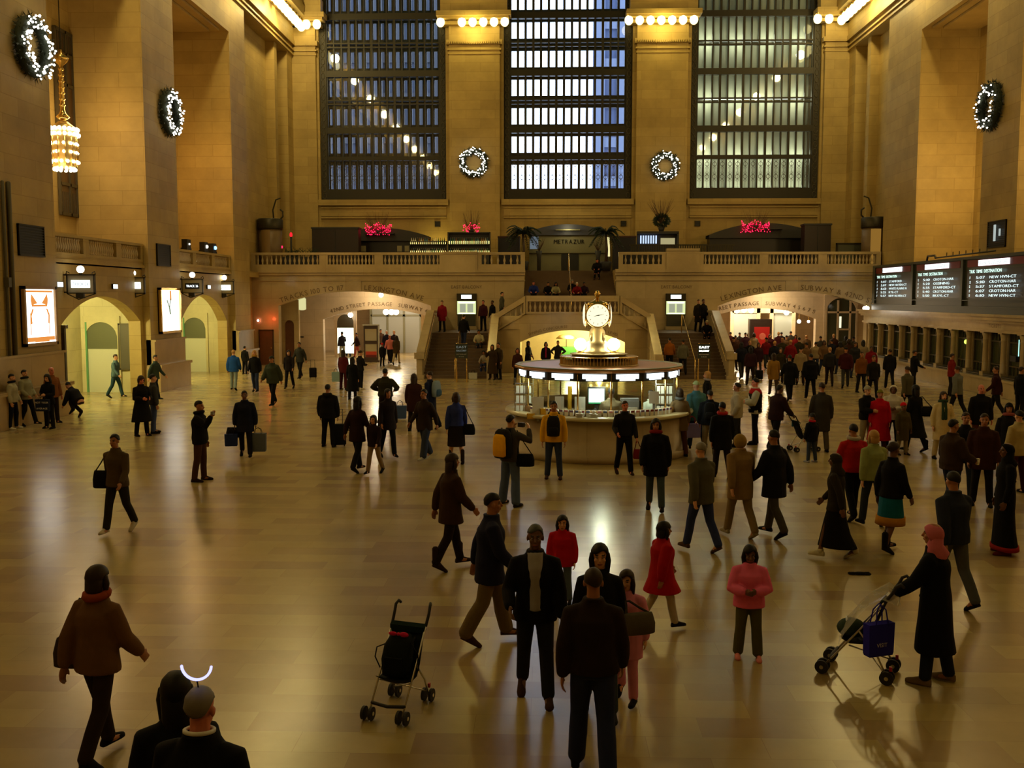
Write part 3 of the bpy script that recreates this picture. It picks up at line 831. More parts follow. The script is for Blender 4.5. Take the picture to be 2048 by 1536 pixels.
# ---------------------------------------------------------------- stairs
SLOPE_L = [(48.8, 0), (53.2, 2.1)]
def side_stair(sx, label):
    t = thing('staircase', label, 'staircase', (sx * 5.85, 48.8, 0))
    mb = MB(); x0, x1 = -1.62, 1.62
    for i in range(14): mb.box((x0, i * .315, 0 if i == 0 else i * .15 - .02), (x1, 4.41, (i + 1) * .15))
    mb.box((x0, 4.41, 0), (x1, 9.7, 2.1))
    for i in range(6):          # turning flight to the middle landing
        a = sx * (-1.62 - i * .26); b = sx * (-3.15); mb.box((min(a, b), 4.41 + .1, 2.1), (max(a, b), 9.6, 2.1 + (i + 1) * .15))
    obj('steps', mb, STEP, t)
    for xx in (-1.52, 0, 1.52):
        mb = MB(); p = [(xx, -.25, .02), (xx, -.2, .92), (xx, .1, 1.06), (xx, 4.45, 3.06), (xx, 4.75, 3.06), (xx, 4.8, 2.1)] if xx == 0 else [(xx, -.1, .9), (xx, .1, 1.0), (xx, 4.4, 3.02), (xx, 4.8, 3.02)]
        mb.tube(p, .028, 8); 
        if xx: 
            for q in (.6, 2.4, 4.2): mb.bar((xx, q, .76 + q * .47), (xx + .12 * (1 if xx > 0 else -1), q, .72 + q * .47), .02, .02)
        obj('handrail', mb, BRASS, t)
    return t
side_stair(-1, 'broad stone flight rising to the landing left of the booth')
side_stair(1, 'broad stone flight rising to the landing right of the booth')
t = thing('staircase', 'upper stone flight climbing to the balcony restaurant in the middle', 'staircase', (0, 53.3, 0))
mb = MB(); mb.box((-2.66, .0, 2.45), (2.66, 2.3, 3.0))
for i in range(17): mb.box((-2.66, 2.3 + i * .385, 2.6), (2.66, 8.9, 3.0 + (i + 1) * .154))
obj('steps', mb, STEP, t)
mb = MB(); mb.tube([(0, 2.2, 3.0), (0, 2.2, 3.95), (0, 2.45, 4.1), (0, 8.7, 6.65), (0, 9.0, 6.65), (0, 9.0, 5.62)], .03, 8)
for q in (.33, .66): mb.bar((0, 2.4 + 6.3 * q, 4.05 + 2.55 * q), (0, 2.4 + 6.3 * q, 3.05 + 2.55 * q), .03, .03)
obj('handrail', mb, BRASS, t)

def loft_yz(mb, prof, x0, x1):
    mb.loft([[V((x0, y, z)) for y, z in prof], [V((x1, y, z)) for y, z in prof]]); return mb
for sx, side in ((-1, 'left'), (1, 'right')):
    t = thing('parapet', 'sloping solid marble parapet on the outer side of the %s stair' % side, 'parapet', (sx * 7.6, 48.5, 0))
    mb = MB(); loft_yz(mb, [(0, 0), (0, 1.0), (.55, 1.0), (.6, 1.22), (4.9, 3.12), (10, 3.14), (10, 0)], -.14, .14); obj('panel', mb, MARBLE, t)
    mb = MB(); loft_yz(mb, [(.5, 1.0), (.55, 1.24), (4.9, 3.16), (10, 3.18), (10, 3.28), (4.85, 3.28), (.5, 1.36)], -.2, .2); mb.box((-.24, -.08, .98), (.24, .58, 1.3)); mb.box((-.22, -.06, 0), (.22, .56, .2)); obj('coping', mb, MARBLE, t)
    t = thing('parapet', 'sloping marble parapet between the %s stair and the middle arch' % side, 'parapet', (sx * 4.1, 48.5, 0))
    mb = MB(); loft_yz(mb, [(0, 0), (0, 1.05), (.55, 1.05), (4.6, 2.95), (4.7, 0)], -.13, .13); obj('panel', mb, MARBLE, t)
    mb = MB(); loft_yz(mb, [(-.02, 1.02), (.55, 1.05), (4.7, 2.98), (4.7, 3.12), (.5, 1.2), (-.02, 1.2)], -.2, .2); mb.box((-.2, -.06, 0), (.2, .5, 1.05)); obj('coping', mb, MARBLE, t)

# curved front wall of the middle landing with its arch
def cwall(u, z, tt):     # bowed wall: u across, curving back at the ends
    bow = .55 * max(0, (abs(u) - 2.3) / 1.8) ** 2
    return V((u, 52.55 + bow + tt, z))
mb = MB()
tops = lambda u: 3.12 if abs(u) <= 2.45 else max(2.1, 3.12 - (abs(u) - 2.45) * .62)
arch_panel(mb, -4.1, 4.1, 0, 3.0, -2.76, 2.76, 1.62, 2.26, cwall, 0, .5, 24)
us = [-4.1 + 8.2 * i / 32 for i in range(33)]
for a, b in zip(us, us[1:]):
    for tt in (0, .5):
        k = mb.add([cwall(a, 2.3, tt - .001), cwall(b, 2.3, tt - .001), cwall(b, tops(b), tt - .001), cwall(a, tops(a), tt - .001)]); mb.face(range(k, k + 4))
    k = mb.add([cwall(a, tops(a), -.06), cwall(b, tops(b), -.06), cwall(b, tops(b), .5), cwall(a, tops(a), .5)]); mb.face(range(k, k + 4))
struct('wall_landing', mb, MARBLE)
mb = MB()     # lit tunnel behind that arch
mb.box((-2.95, 53.05, 0), (-2.8, 58.3, 2.4)); mb.box((2.8, 53.05, 0), (2.95, 58.3, 2.4)); mb.box((-2.95, 58.3, 0), (2.95, 58.45, 2.4)); mb.box((-2.95, 53.05, 2.3), (2.95, 58.3, 2.44))
struct('wall_tunnel', mb, stone('tunnel_stone', (.66, .58, .33), (.64, .55, .31), (.6, .5, .3), 3, 1.5, msize=.004))

# ---------------------------------------------------------------- balustrades
BAL = MB(); BAL.lathe([(.055, 0), (.055, .05), (.035, .07), (.07, .17), (.078, .23), (.05, .34), (.032, .43), (.045, .47), (.055, .49), (.055, .55)], n=10)
BALM = BAL.mesh('baluster'); BALM.materials.append(MARBLE)
def balustrade(label, p0, p1, n, hgt=.98, base=.28, group=None, ends=.25, zs=None, mat=MARBLE):
    """run from p0 to p1 at floor level; n balusters"""
    p0, p1 = V(p0), V(p1); d = p1 - p0; L_ = d.length
    t = thing('balustrade', label, 'balustrade', p0, 0, group); u = d.normalized(); sd = V((0, 0, 1)).cross(V((u.x, u.y, 0)).normalized())
    def slab(z0, z1, w, a=0, b=1):
        mb = MB(); r = []
        for s in (a, b):
            c = d * s; r.append([c + sd * (-w) + V((0, 0, z0)), c + sd * w + V((0, 0, z0)), c + sd * w + V((0, 0, z1)), c + sd * (-w) + V((0, 0, z1))])
        return mb.loft(r)
    obj('rail', slab(base + .55, hgt, .17), mat, t); obj('plinth', slab(0, base, .15), mat, t)
    obj('end_pier', slab(base, base + .55, .15, 0, ends / L_), mat, t); obj('end_pier', slab(base, base + .55, .15, 1 - ends / L_, 1), mat, t)
    m = BALM
    for i in range(n):
        s = (ends + (L_ - 2 * ends) * (i + .5) / n) / L_
        o = obj('baluster', m, None, t); o.location = d * s + V((0, 0, base))
    return t
GB = 'balustrade runs along the balcony front'
def bxs(a, b): return at(a, 520, 1, YB)[0], at(b, 520, 1, YB)[0]
for (a, b, n, lb) in ((503, 648, 14, 'first marble balustrade bay from the left end of the balcony'), (648, 758, 13, 'marble balustrade bay second from the left balcony end'), (758, 888, 14, 'marble balustrade bay in front of the bottle bar'), (955, 1050, 6, 'short marble balustrade bay just left of the upper stairs'),
                    (1237, 1332, 7, 'short marble balustrade bay just right of the upper stairs'), (1398, 1527, 14, 'marble balustrade bay third from the right balcony end'), (1527, 1644, 13, 'marble balustrade bay second from the right balcony end'), (1644, 1760, 14, 'last marble balustrade bay, ending at the departure board')):
    x0, x1 = bxs(a, b); balustrade(lb, (x0, YB, BZ), (x1, YB, BZ), n, group=GB)
for a, b, zt, lb in ((888, 955, 6.64, 'solid marble panel in the balustrade left of the upper stairs'), (1332, 1398, 6.8, 'solid marble panel standing higher than the rail right of the upper stairs')):
    x0, x1 = bxs(a, b); t = thing('parapet', lb, 'panel', ((x0 + x1) / 2, YB, BZ)); w = (x1 - x0) / 2
    mb = MB(); mb.box((-w, -.2, 0), (w, .2, zt - BZ - .14)); obj('panel', mb, MARBLE, t); mb = MB(); mb.box((-w, -.25, zt - BZ - .14), (w, .25, zt - BZ)); obj('coping', mb, MARBLE, t)
balustrade('flat middle balustrade above the arch behind the booth clock', (-2.45, 52.7, 3.12), (2.45, 52.7, 3.12), 18, hgt=.95, base=.1, ends=.08)
for sx, nm in ((-1, 'left'), (1, 'right')):
    balustrade('balustrade falling from the middle landing toward the %s stair' % nm, (sx * 2.45, 52.7, 3.12), (sx * 4.1, 53.1, 2.12), 5, hgt=.95, base=.1, ends=.12)
def lbal(y0, y1, segs, lb):
    for i, (a, b, n) in enumerate(segs):
        balustrade(lb[i], (-18.35, a, 5.45), (-18.35, b, 5.45), n, hgt=.75, base=.1, ends=.22, mat=LIME)
lbal(33.4, 41.3, ((33.45, 36.1, 13), (36.1, 38.9, 13), (38.9, 41.25, 10)), ['nearest balustrade bay over the first gate arch', 'middle balustrade bay over the first gate arch', 'far balustrade bay over the first gate arch'])
lbal(44.85, 52.8, ((44.9, 47.4, 12), (47.4, 50.1, 12), (50.1, 52.8, 12)), ['nearest balustrade bay over the second gate arch', 'middle balustrade bay over the second gate arch', 'far balustrade bay over the second gate arch'])

# ---------------------------------------------------------------- great windows
def great_window(idx, x0, x1, kind):
    root = sempty('window_%d' % idx); Y0 = YE + .35
    xm0, xm1 = x0 + .42, x1 - .42; n = 15; zb, zt = 10.4, 27.0
    mb = MB()
    mb.box((x0, Y0 - .1, zb), (xm0, Y0 + .5, zt)); mb.box((xm1, Y0 - .1, zb), (x1, Y0 + .5, zt)); mb.box((xm0, Y0 - .1, zb), (xm1, Y0 + .25, 11.15))
    for i in range(n + 1):
        x = xm0 + (xm1 - xm0) * i / n; w = .045 if i % 3 else .075
        mb.box((x - w, Y0, 11.1), (x + w, Y0 + .12, zt))
    z = 13.2; k = 0
    z = 13.15; seq = []
    while z < 27:
        seq.append(z); z += 1.835
    for k, z in enumerate(seq):
        if k == 0: mb.box((xm0, Y0 - .06, z - .12), (xm1, Y0 + .2, z + .14))
        elif k % 2 == 1: mb.box((xm0, Y0 - .08, z - .20), (xm1, Y0 + .25, z + .20))
        else: mb.box((xm0, Y0 - .03, z - .17), (xm1, Y0 + .12, z - .08)); mb.box((xm0, Y0 - .03, z + .08), (xm1, Y0 + .12, z + .17))
    o = struct('window_frame', mb, IRON, root)
    mb = MB()                                           # cast iron ornament: lower panels and side strips
    for i in range(n):
        xa = xm0 + (xm1 - xm0) * i / n; xb = xm0 + (xm1 - xm0) * (i + 1) / n; xc = (xa + xb) / 2
        for zz in (11.9, 12.72): 
            mb.tube([V((xc + .13 * math.cos(a), Y0 + .05, zz + .13 * math.sin(a))) for a in [2 * PI * q / 10 for q in range(11)]], .018, 5)
            for sg in (-1, 1): mb.tube([(xc, Y0 + .05, zz + sg * .13), (xc + .1, Y0 + .05, zz + sg * .26), (xc, Y0 + .05, zz + sg * .36), (xc - .1, Y0 + .05, zz + sg * .26), (xc, Y0 + .05, zz + sg * .13)], .014, 5)
        mb.bar((xc, Y0 + .05, 11.15), (xc, Y0 + .05, 13.05), .02, .02, up=(0, 1, 0))
    for xs in (x0 + .21, x1 - .21):
        z = 10.7
        while z < 26.5:
            mb.tube([V((xs + .12 * math.cos(a), Y0 - .12, z + .2 * math.sin(a))) for a in [2 * PI * q / 8 for q in range(9)]], .022, 5); z += .46
    struct('iron_ornament', mb, BRONZE2, root)
    mb = MB(); mb.box((x0 + .1, Y0 + .14, zb), (x1 - .1, Y0 + .15, zt)); struct('glazing', mb, WGLASS, root)
    # outer skin of the double window with its glass walkway floors
    Y1 = Y0 + 1.3
    mb = MB(); mb.box((x0 - .2, Y1, zb - .5), (x0 + .35, Y1 + .3, zt)); mb.box((x1 - .35, Y1, zb - .5), (x1 + .2, Y1 + .3, zt))
    zz = 13.33
    rows = []
    z = 13.15
    while z < 27.5: rows.append(z); z += 1.835
    for z in rows:
        hgt = .80 if kind != 'frosted' else .12; z += (z - 4) * .0195
        mb.box((x0, Y1 - .02, z - hgt * .55), (x1, Y1 + .14, z + hgt * .45))
        if kind != 'frosted': mb.box((x0, Y0 + .55, z - .06), (x1, Y1, z + .02))
    mb.box((x0, Y1, zb - .3), (x1, Y1 + .1, 11.3))
    for i in range(n + 1):
        x = xm0 + (xm1 - xm0) * i / n; w = {'clear': .085, 'dark': .15, 'frosted': .05}[kind]; x += (x + 1.45) * .0195; mb.box((x - w, Y1, 11.1), (x + w, Y1 + .16, zt))
    struct('outer_frame', mb, IRON, root)
    if kind == 'frosted':
        m = bpy.data.materials.new('frosted_glass'); m.use_nodes = True; nt = m.node_tree; nt.nodes.clear()
        o_ = nt.nodes.new('ShaderNodeOutputMaterial'); mx = nt.nodes.new('ShaderNodeMixShader'); d = nt.nodes.new('ShaderNodeBsdfDiffuse'); tr = nt.nodes.new('ShaderNodeBsdfTranslucent')
        d.inputs[0].default_value = (.62, .63, .48, 1); tr.inputs[0].default_value = (.5, .52, .4, 1); mx.inputs[0].default_value = .18
        nt.links.new(d.outputs[0], mx.inputs[1]); nt.links.new(tr.outputs[0], mx.inputs[2]); nt.links.new(mx.outputs[0], o_.inputs[0])
        mb = MB(); mb.box((x0, Y1 + .16, zb), (x1, Y1 + .18, zt)); struct('frosted_pane', mb, m, root)
    return root
great_window(1, -16.35, -8.0, 'dark')
great_window(2, -4.2, 4.2, 'clear')
great_window(3, 8.0, 16.35, 'frosted')
# invented tube lamps between the skins, added to light the right window's panes
for k, z in enumerate((11.0, 13.3, 17.05, 20.8)):
    t = thing('tube_lamp', ['tube lamp inside the right window, lowest of the stacked tubes', 'tube lamp inside the right window, second from the sill', 'tube lamp inside the right window, third from the sill', 'tube lamp inside the right window, topmost'][k], 'lamp', (12.2, YE + 1.35, z))
    mb = MB(); mb.tube([(-3.2, 0, 0), (3.2, 0, 0)], .022, 8); obj('tube', mb, emit('tube_glow', (.95, 1, .8), 2), t)
    mb = MB(); mb.box((-3.4, -.04, -.1), (3.4, .04, -.05)); obj('batten', mb, BRONZE, t)
# buildings beyond the glass
def tower(label, x0, x1, y0, y1, h, col, pitch, dark):
    t = thing('office_building', label, 'building', ((x0 + x1) / 2, y0, 0))
    w = (x1 - x0) / 2; mb = MB(); mb.box((-w, .3, -1), (w, y1 - y0, h)); obj('wall', mb, pbr('tower_glass_%d' % int(h), dark, .7, spec=.1), t)
    mb = MB(); k = int(2 * w / pitch)
    for i in range(k + 1):
        x = -w + 2 * w * i / k; mb.box((x - pitch * .22, 0, -1), (x + pitch * .22, .35, h))
    for j in range(int(h / 3.6)): mb.box((-w, .1, j * 3.6), (w, .34, j * 3.6 + .9))
    obj('facade_grid', mb, pbr('tower_stone_%d' % int(h), col, .7), t)
tower('tall grey office tower seen through the left window', -40, -11.2, 92, 110, 75, (.022, .028, .042), 1.7, (.042, .054, .082))
tower('blue shaded tower at the right edge of the bright middle window', 3.6, 20, 95, 110, 80, (.12, .155, .25), 2.0, (.07, .095, .18))

# ---------------------------------------------------------------- ticket hall on the right
TX = 17.0
cols = [57.6 - 1.665 * i for i in range(17)]
mb = MB()
mb.box((TX + .02, 29, 0), (18.3, 58.4, .55)); mb.box((TX - .28, 29, 0), (TX + .1, 58.2, .62)); mb.box((TX - .36, 29, .62), (TX + .1, 58.2, .72))
mb.box((TX - .02, 29, 2.62), (18.3, 58.4, 3.05)); mb.box((TX - .1, 29, 2.55), (TX + .2, 58.4, 2.66)); mb.box((TX - .32, 29, 3.05), (18.3, 58.4, 3.2)); mb.box((TX - .2, 29, 2.95), (TX + .2, 58.4, 3.05)); mb.box((TX - .42, 29, 3.2), (18.3, 58.4, 3.3))
mb.box((TX + .5, 29, .55), (TX + .55, 58.4, 2.62))
for y in cols:
    mb.box((TX - .03, y - .17, .72), (TX + .45, y + .17, .88)); mb.smooth = True
    mb.lathe([(.15, .88), (.14, .95), (.13, 1.4), (.115, 2.2), (.14, 2.24), (.12, 2.28), (.14, 2.36), (.17, 2.48), (.15, 2.52)], (TX + .14, y, 0), 12); mb.smooth = False
    mb.box((TX - .05, y - .18, 2.5), (TX + .4, y + .18, 2.58)); mb.box((TX + .2, y - .16, .8), (TX + .5, y + .16, 2.56))
struct('wall_tickets', mb, MARBLE)
GT = 'ticket windows in the colonnade'
mb = MB(); text(mb, 'TICKETS', .22, lambda u, v: V((TX - .03, 41.5 - u, 2.74 + v)), gap=.3); o = obj('inscription', mb, LETTER); tag(o, 'carved lettering on the frieze above the near ticket windows', 'inscription')
dimgreen = pbr('ticket_glass', (.05, .06, .03), .12); 
def ticket_window(y, extra):
    t = thing('ticket_window', 'bronze ticket window between two columns under the departure board', 'ticket window', (TX + .32, y, .72), 0, GT)
    mb = MB(); w = .62
    for a in (-w, w): mb.box((-.06, a - .03, .1), (.06, a + .03, 1.85))
    for z in (.1, .5, 1.45, 1.85): mb.box((-.06, -w, z - .03), (.06, w, z + .03))
    for a in (-.3, 0, .3): mb.box((-.03, a - .012, 1.45), (.03, a + .012, 1.85)); mb.box((-.03, a - .012, .1), (.03, a + .012, .5))
    obj('frame', mb, BRONZE2, t)
    mb = MB(); mb.box((.02, -w, .1), (.03, w, 1.85)); obj('pane', mb, dimgreen, t)
    mb = MB(); mb.box((-.35, -w, .02), (.05, w, .07)); obj('counter', mb, BRONZE2, t)
    if extra:
        mb = MB(); mb.box((-.12, -.3, .95), (-.1, -.26, 1.6)); obj('light_strip', mb, emit('cyan_strip_glow', (.45, 1, .85), 1.4), t)
        mb = MB(); mb.box((-.2, -.25, .72), (.0, .25, .95)); obj('card_reader', mb, BLACK, t)
    return t
tw = None
for i, (a, b) in enumerate(zip(cols, cols[1:])):
    y = (a + b) / 2; ex = 10 <= i <= 12
    if ex: 
        t = ticket_window(y, True); t['label'] = ['lit ticket window with black card reader, third from right edge', 'lit ticket window with black card reader, second from right edge', 'lit ticket window with black card reader, nearest the right edge'][i - 10]
    elif tw is None: tw = ticket_window(y, False)
    else: dup(tw, (TX + .32, y, .72))
t = thing('clerk_lamp', 'small green glowing lamp in a ticket window', 'lamp', (TX + .22, cols[8] + .55, 2.02)); mb = MB(); mb.ell((0, 0, 0), (.06, .12, .1)); obj('shade', mb, emit('green_lamp_glow', (.6, 1, .1), 2.2), t); mb = MB(); mb.tube([(.03, 0, -.1), (.05, 0, -.5)], .015, 6); obj('stem', mb, BRASS, t)
# ---------------------------------------------------------------- departure board
t = thing('departure_board', 'long dark departure board with white lit train times above the ticket windows', 'departure board', (17.0, 48, 3.55))
NB = 6.15; ys = [57.1, 51.0, 45.0, 39.0, 33.0]      # panel joints
mb = MB(); mb.box((.0, -16, -.25), (.75, 9.1, 0)); mb.box((.1, -16, 0), (.75, 9.1, 2.1)); mb.box((0, -16, 2.08), (.75, 9.1, 2.2)); mb.box((0, 8.7, .1), (.1, 9.1, 2.1)); mb.box((-.05, -16, -.02), (.75, 9.1, .05))
for y in ys[1:]: mb.box((-.02, y - 48 - .12, .05), (.1, y - 48 + .12, 2.1))
mb.box((-.01, -16, .28), (.1, 9.1, .32)); obj('housing', mb, pbr('board_green_grey', (.05, .06, .045), .45), t)
for y in (45.6, 47): pass
mb = MB(); mb.tube([(.1, -2.2 + 3.6, 2.2), (.1, -2.2 + 3.5, 2.42), (.1, -2.2 + 2.6, 2.42), (.1, -2.2 + 2.5, 2.28)], .05, 6); mb.tube([(.1, .3, 2.3), (.1, -6, 2.35)], .035, 6)
for q in range(7): mb.bar((.1, -1 - q * .7, 2.3), (.1, -1 - q * .7, 2.5), .03, .03)
obj('conduit', mb, BRONZE, t)
DOT = emit('board_text_glow', (.75, .93, .92), 1.25); HEAD = emit('board_head_glow', (.85, 1, 1), 2.2); SUB = emit('board_subhead_glow', (.7, 1, .85), 1.5)
REDM = pbr('board_red', lin(110, 14, 18), .5)
heads = ['HARLEM DEPARTURES', 'NEW HAVEN DEPARTURES', 'NEW HAVEN LINE DEPARTURES', 'HUDSON DEPARTURES']
rowsT = [[('17', '5:07', 'STAMFORD'), ('17', '5:07', 'NEW HAVEN-CT'), ('27', '5:13', 'WHITE PLAINS N'), ('17', '5:25', 'RYE-CT'), ('17', '5:37', 'NEW HAVEN-CT')],
         [('12', '5:10', 'CROTON-HAR'), ('13', '5:20', 'OSSINING'), ('17', '5:35', 'STAMFORD-CT'), ('12', '5:40', 'CROTON-HAR'), ('13', '5:50', 'BRXVL-CT')],
         [('17', '5:07', 'NEW HVN-CT'), ('22', '5:10', 'CROTON-HAR'), ('12', '5:37', 'STAMFORD-CT'), ('17', '6:07', 'CROTON-HAR'), ('13', '6:10', 'NEW HVN-CT')],
         [('15', '5:20', 'CROTON-HAR'), ('26', '5:42', 'POUGHKEEPSIE'), ('15', '5:53', 'CROTON-HAR'), ('26', '6:04', 'TARRYTOWN'), ('15', '6:20', 'CROTON-HAR')]]
for i in range(4):
    ya, yb = ys[i] - 48 - .35, ys[i + 1] - 48 + .25; w = ya - yb; mid = (ya + yb) / 2
    P = lambda u0, v0: (lambda u, v: V((-.035, u0 - u, v0 + v)))
    pn = MB(); pn.box((.07, yb, .4), (.1, ya, 1.62)); p = obj('panel', pn, pbr('flap_panel', (.022, .02, .024), .4), t)
    mb = MB(); mb.box((.04, yb + .1, 1.74), (.1, ya - .1, 2.04)); hb = obj('header_band', mb, REDM, t)
    mb = MB(); mb.box((.0, mid - w * .26, 1.77), (.04, mid + w * .26, 2.01)); obj('header_light', mb, HEAD, hb)
    mb = MB(); text(mb, heads[i], .2, lambda u, v: V((-.012, mid - u, 1.81 + v)), width=w * .5); obj('header_lettering', mb, BLACK, hb)
    mb = MB(); text(mb, 'TRK TIME', .2, P(ya - .5, 1.47), center=False, width=w * .24, bold=.06); text(mb, 'DESTINATION', .2, P(ya - .5 - w * .27, 1.47), center=False, width=w * .3, bold=.06); obj('column_heading', mb, SUB, p)
    for k, (a, b, c) in enumerate(rowsT[i]):
        z = 1.22 - k * .19; mb = MB()
        text(mb, a, .16, P(ya - .55, z), center=False, bold=.05); text(mb, b, .16, P(ya - 1.2, z), center=False, width=.85, bold=.05); text(mb, c, .16, P(ya - 2.5, z), center=False, width=min(2.6, len(c) * .235), bold=.05)
        obj('time_row', mb, DOT, p)

# ---------------------------------------------------------------- globe lamps on the cornices
def globe_lamp(label, loc, group, rot=0):
    t = thing('globe_lamp', label, 'lamp', loc, rot, group)
    mb = MB(); mb.ell((0, 0, -.04), (.27, .27, .31), n=12, m=8); obj('globe', mb, GLOBE, t)  # globe drawn oversized, its shape takes in the glare
    mb = MB(); mb.lathe([(.2, -.26), (.17, -.2), (.09, -.2), (.09, .3), (.13, .34)], n=10); mb.lathe([(.09, .2), (.16, .24), (.14, .42)], n=10); obj('holder', mb, BRASS, t); return t
g0 = None
def globes(pts, label, group):
    global g0
    for p in pts:
        if g0 is None: g0 = globe_lamp(label, p, group)
        else: dup(g0, p, 0, label, group)
globes([(-7.55 + .69 * i, YE - .75, 21.68) for i in range(1, 6)] + [(-8.24, YE - .75, 21.68), (-4.1, YE - .75, 21.68)], 'bulb lamp in the row of seven above the pier left of the middle window', 'seven lamps over the left pier')
globes([(3.86 + .69 * i, YE - .75, 21.7) for i in range(7)], 'bulb lamp in the row of seven above the pier right of the middle window', 'seven lamps over the right pier')
globes([(-16.95, YE - .75, 21.62), (-16.27, YE - .75, 21.62)], 'bulb lamp of the pair at the upper left corner by the left window', 'pair of lamps in the left corner')
globes([(15.84, YE - .75, 21.68), (16.56, YE - .75, 21.68)], 'bulb lamp of the pair at the upper right corner by the right window', 'pair of lamps in the right corner')
globes([(-17.25, 57.4 + .82 * i, 21.45) for i in range(11)], 'bulb lamp in the receding row along the left wall cornice', 'lamps along the left cornice')
globes([(17.3, 58.2 + .82 * i, 21.55) for i in range(10)], 'bulb lamp in the receding row along the right wall cornice', 'lamps along the right cornice')
# ---------------------------------------------------------------- wreaths
def wreath(label, loc, rot, R=.78, seed=1, dens=70):
    rnd = random.Random(seed); t = thing('wreath', label, 'wreath', loc, rot)
    mb = MB(); mb.smooth = True             # lies in local XZ, faces -Y
    mb.tube([(R * math.cos(2 * PI * i / 28), 0, R * math.sin(2 * PI * i / 28)) for i in range(29)], .17, 8)
    mb.smooth = False
    for i in range(520):
        a = rnd.random() * 2 * PI; b = rnd.random() * 2 * PI; r = R + .2 * math.cos(b); o = V((r * math.cos(a), -.2 * math.sin(b) * .8, r * math.sin(a)))
        d = V((math.cos(a) * math.cos(b) + rnd.uniform(-.6, .6), -math.sin(b) + rnd.uniform(-.5, .3), math.sin(a) * math.cos(b) + rnd.uniform(-.6, .6))).normalized()
        s = d.orthogonal().normalized() * .03; k = mb.add([o - s, o + s, o + d * rnd.uniform(.12, .24)]); mb.face((k, k + 1, k + 2))
    obj('foliage', mb, FIR, t)
    mb = MB(); pts = []
    for i in range(int(dens * 1.35)):
        a = 2 * PI * i / (dens * 1.35) + rnd.uniform(-.03, .03); r = R + rnd.uniform(-.24, .22); pts.append(V((r * math.cos(a), -.2 - rnd.random() * .06, r * math.sin(a)))); mb.ell(pts[-1], rnd.uniform(.026, .042), n=6, m=4)
    mb.mat(1).tube(pts, .006, 4)
    obj('light_string', mb, [FAIRY, FIR], t); return t
wreath('lit wreath on the nearest left pier, the largest of the five', (-17.8, 32.05, 11.95), PI / 2, .8, 1, 85)
wreath('lit wreath on the second left pier, seen nearly edge-on', (-17.8, 43.75, 12.0), PI / 2, .8, 2)
wreath('lit wreath on the pier left of the bright middle window', (-6.15, YE - .5, 12.75), 0, .76, 3, 80)
wreath('lit wreath on the pier right of the bright middle window', (6.32, YE - .5, 12.5), 0, .72, 4, 66)
wreath('lit wreath on the right wall pier above the departure board', (17.8, 44.75, 12.25), -PI / 2, .82, 5, 34)

# ---------------------------------------------------------------- chandelier
def chandelier(label, loc):
    t = thing('chandelier', label, 'chandelier', loc); rnd = random.Random(3)
    mb = MB(); mb.tube([(0, 0, 3.4), (0, 0, 8.1)], .02, 6); obj('cable', mb, BRONZE, t)
    mb = MB(); mb.lathe([(.10, 1.0), (.25, 1.12), (.12, 1.25), (.07, 1.4), (.09, 2.2), (.06, 3.0), (.22, 3.15), (.30, 3.3), (.08, 3.45), (.05, 3.6)], n=12)
    for z in [1.5 + .22 * i for i in range(7)]: mb.lathe([(.07, z), (.12, z + .06), (.07, z + .12)], n=10)
    obj('stem', mb, BRASS, t)
    mb = MB(); mb.lathe([(.12, -.85), (.37, -.78), (.43, -.6), (.41, .2), (.48, .42), (.45, .72), (.17, .95)], n=24); obj('body', mb, pbr('gilt_nickel', (.75, .55, .22), .35, .8), t)
    for nm, z, r, n, s in (('b', .66, .50, 18, .075), ('b', .46, .53, 18, .075), ('b', .12, .47, 11, .06), ('b', -.2, .47, 11, .06), ('b', -.55, .49, 14, .065), ('b', -.82, .37, 13, .07)):
        for i in range(n):
            mb = MB(); mb.ell((r * math.cos(2 * PI * i / n), r * math.sin(2 * PI * i / n), z), s, n=8, m=5); obj('bulb', mb, emit('chandelier_glow', (1, .88, .58), 8), t)
    mb = MB()
    for i in range(12):
        a = 2 * PI * i / 12; mb.tube([(.45 * math.cos(a), .45 * math.sin(a), .35), (.51 * math.cos(a), .51 * math.sin(a), -.1), (.44 * math.cos(a), .44 * math.sin(a), -.7)], .02, 5)
    obj('garland', mb, BRASS, t); return t
ch0 = chandelier('tall glowing chandelier hanging in the left aisle beside the nearest pier', (-19.6, 37.6, 9.62))

# ---------------------------------------------------------------- left wall fittings
def grille(name, label, loc, rot, w, h, cat='grille', mat=CHAR, fr=BRONZE):
    t = thing(name, label, cat, loc, rot)
    mb = MB(); mb.box((-w / 2, 0, -h / 2), (w / 2, .05, h / 2)); obj('backing', mb, BLACK, t)
    mb = MB(); f = .04
    mb.box((-w / 2, -.04, -h / 2), (-w / 2 + f, .05, h / 2)); mb.box((w / 2 - f, -.04, -h / 2), (w / 2, .05, h / 2)); mb.box((-w / 2, -.04, -h / 2), (w / 2, .05, -h / 2 + f)); mb.box((-w / 2, -.04, h / 2 - f), (w / 2, .05, h / 2)); obj('frame', mb, fr, t)
    mb = MB(); n = max(3, int(h / .08))
    for i in range(n): z = -h / 2 + h * (i + .5) / n; mb.box((-w / 2 + f, -.03, z - .012), (w / 2 - f, .0, z + .012))
    obj('slats', mb, mat, t); return t
grille('wall_grille', 'dark square grille on the nearest left pier above the poster', (-17.96, 31.75, 5.8), PI / 2, 1.6, 1.0)
grille('wall_grille', 'dark square grille on the second left pier', (-17.96, 42.9, 5.8), PI / 2, 1.5, .95)
t = grille('wall_grille', 'dark grille with pale tube lights on the right pier above the board', (17.96, 43.9, 6.7), -PI / 2, 1.7, 1.15)
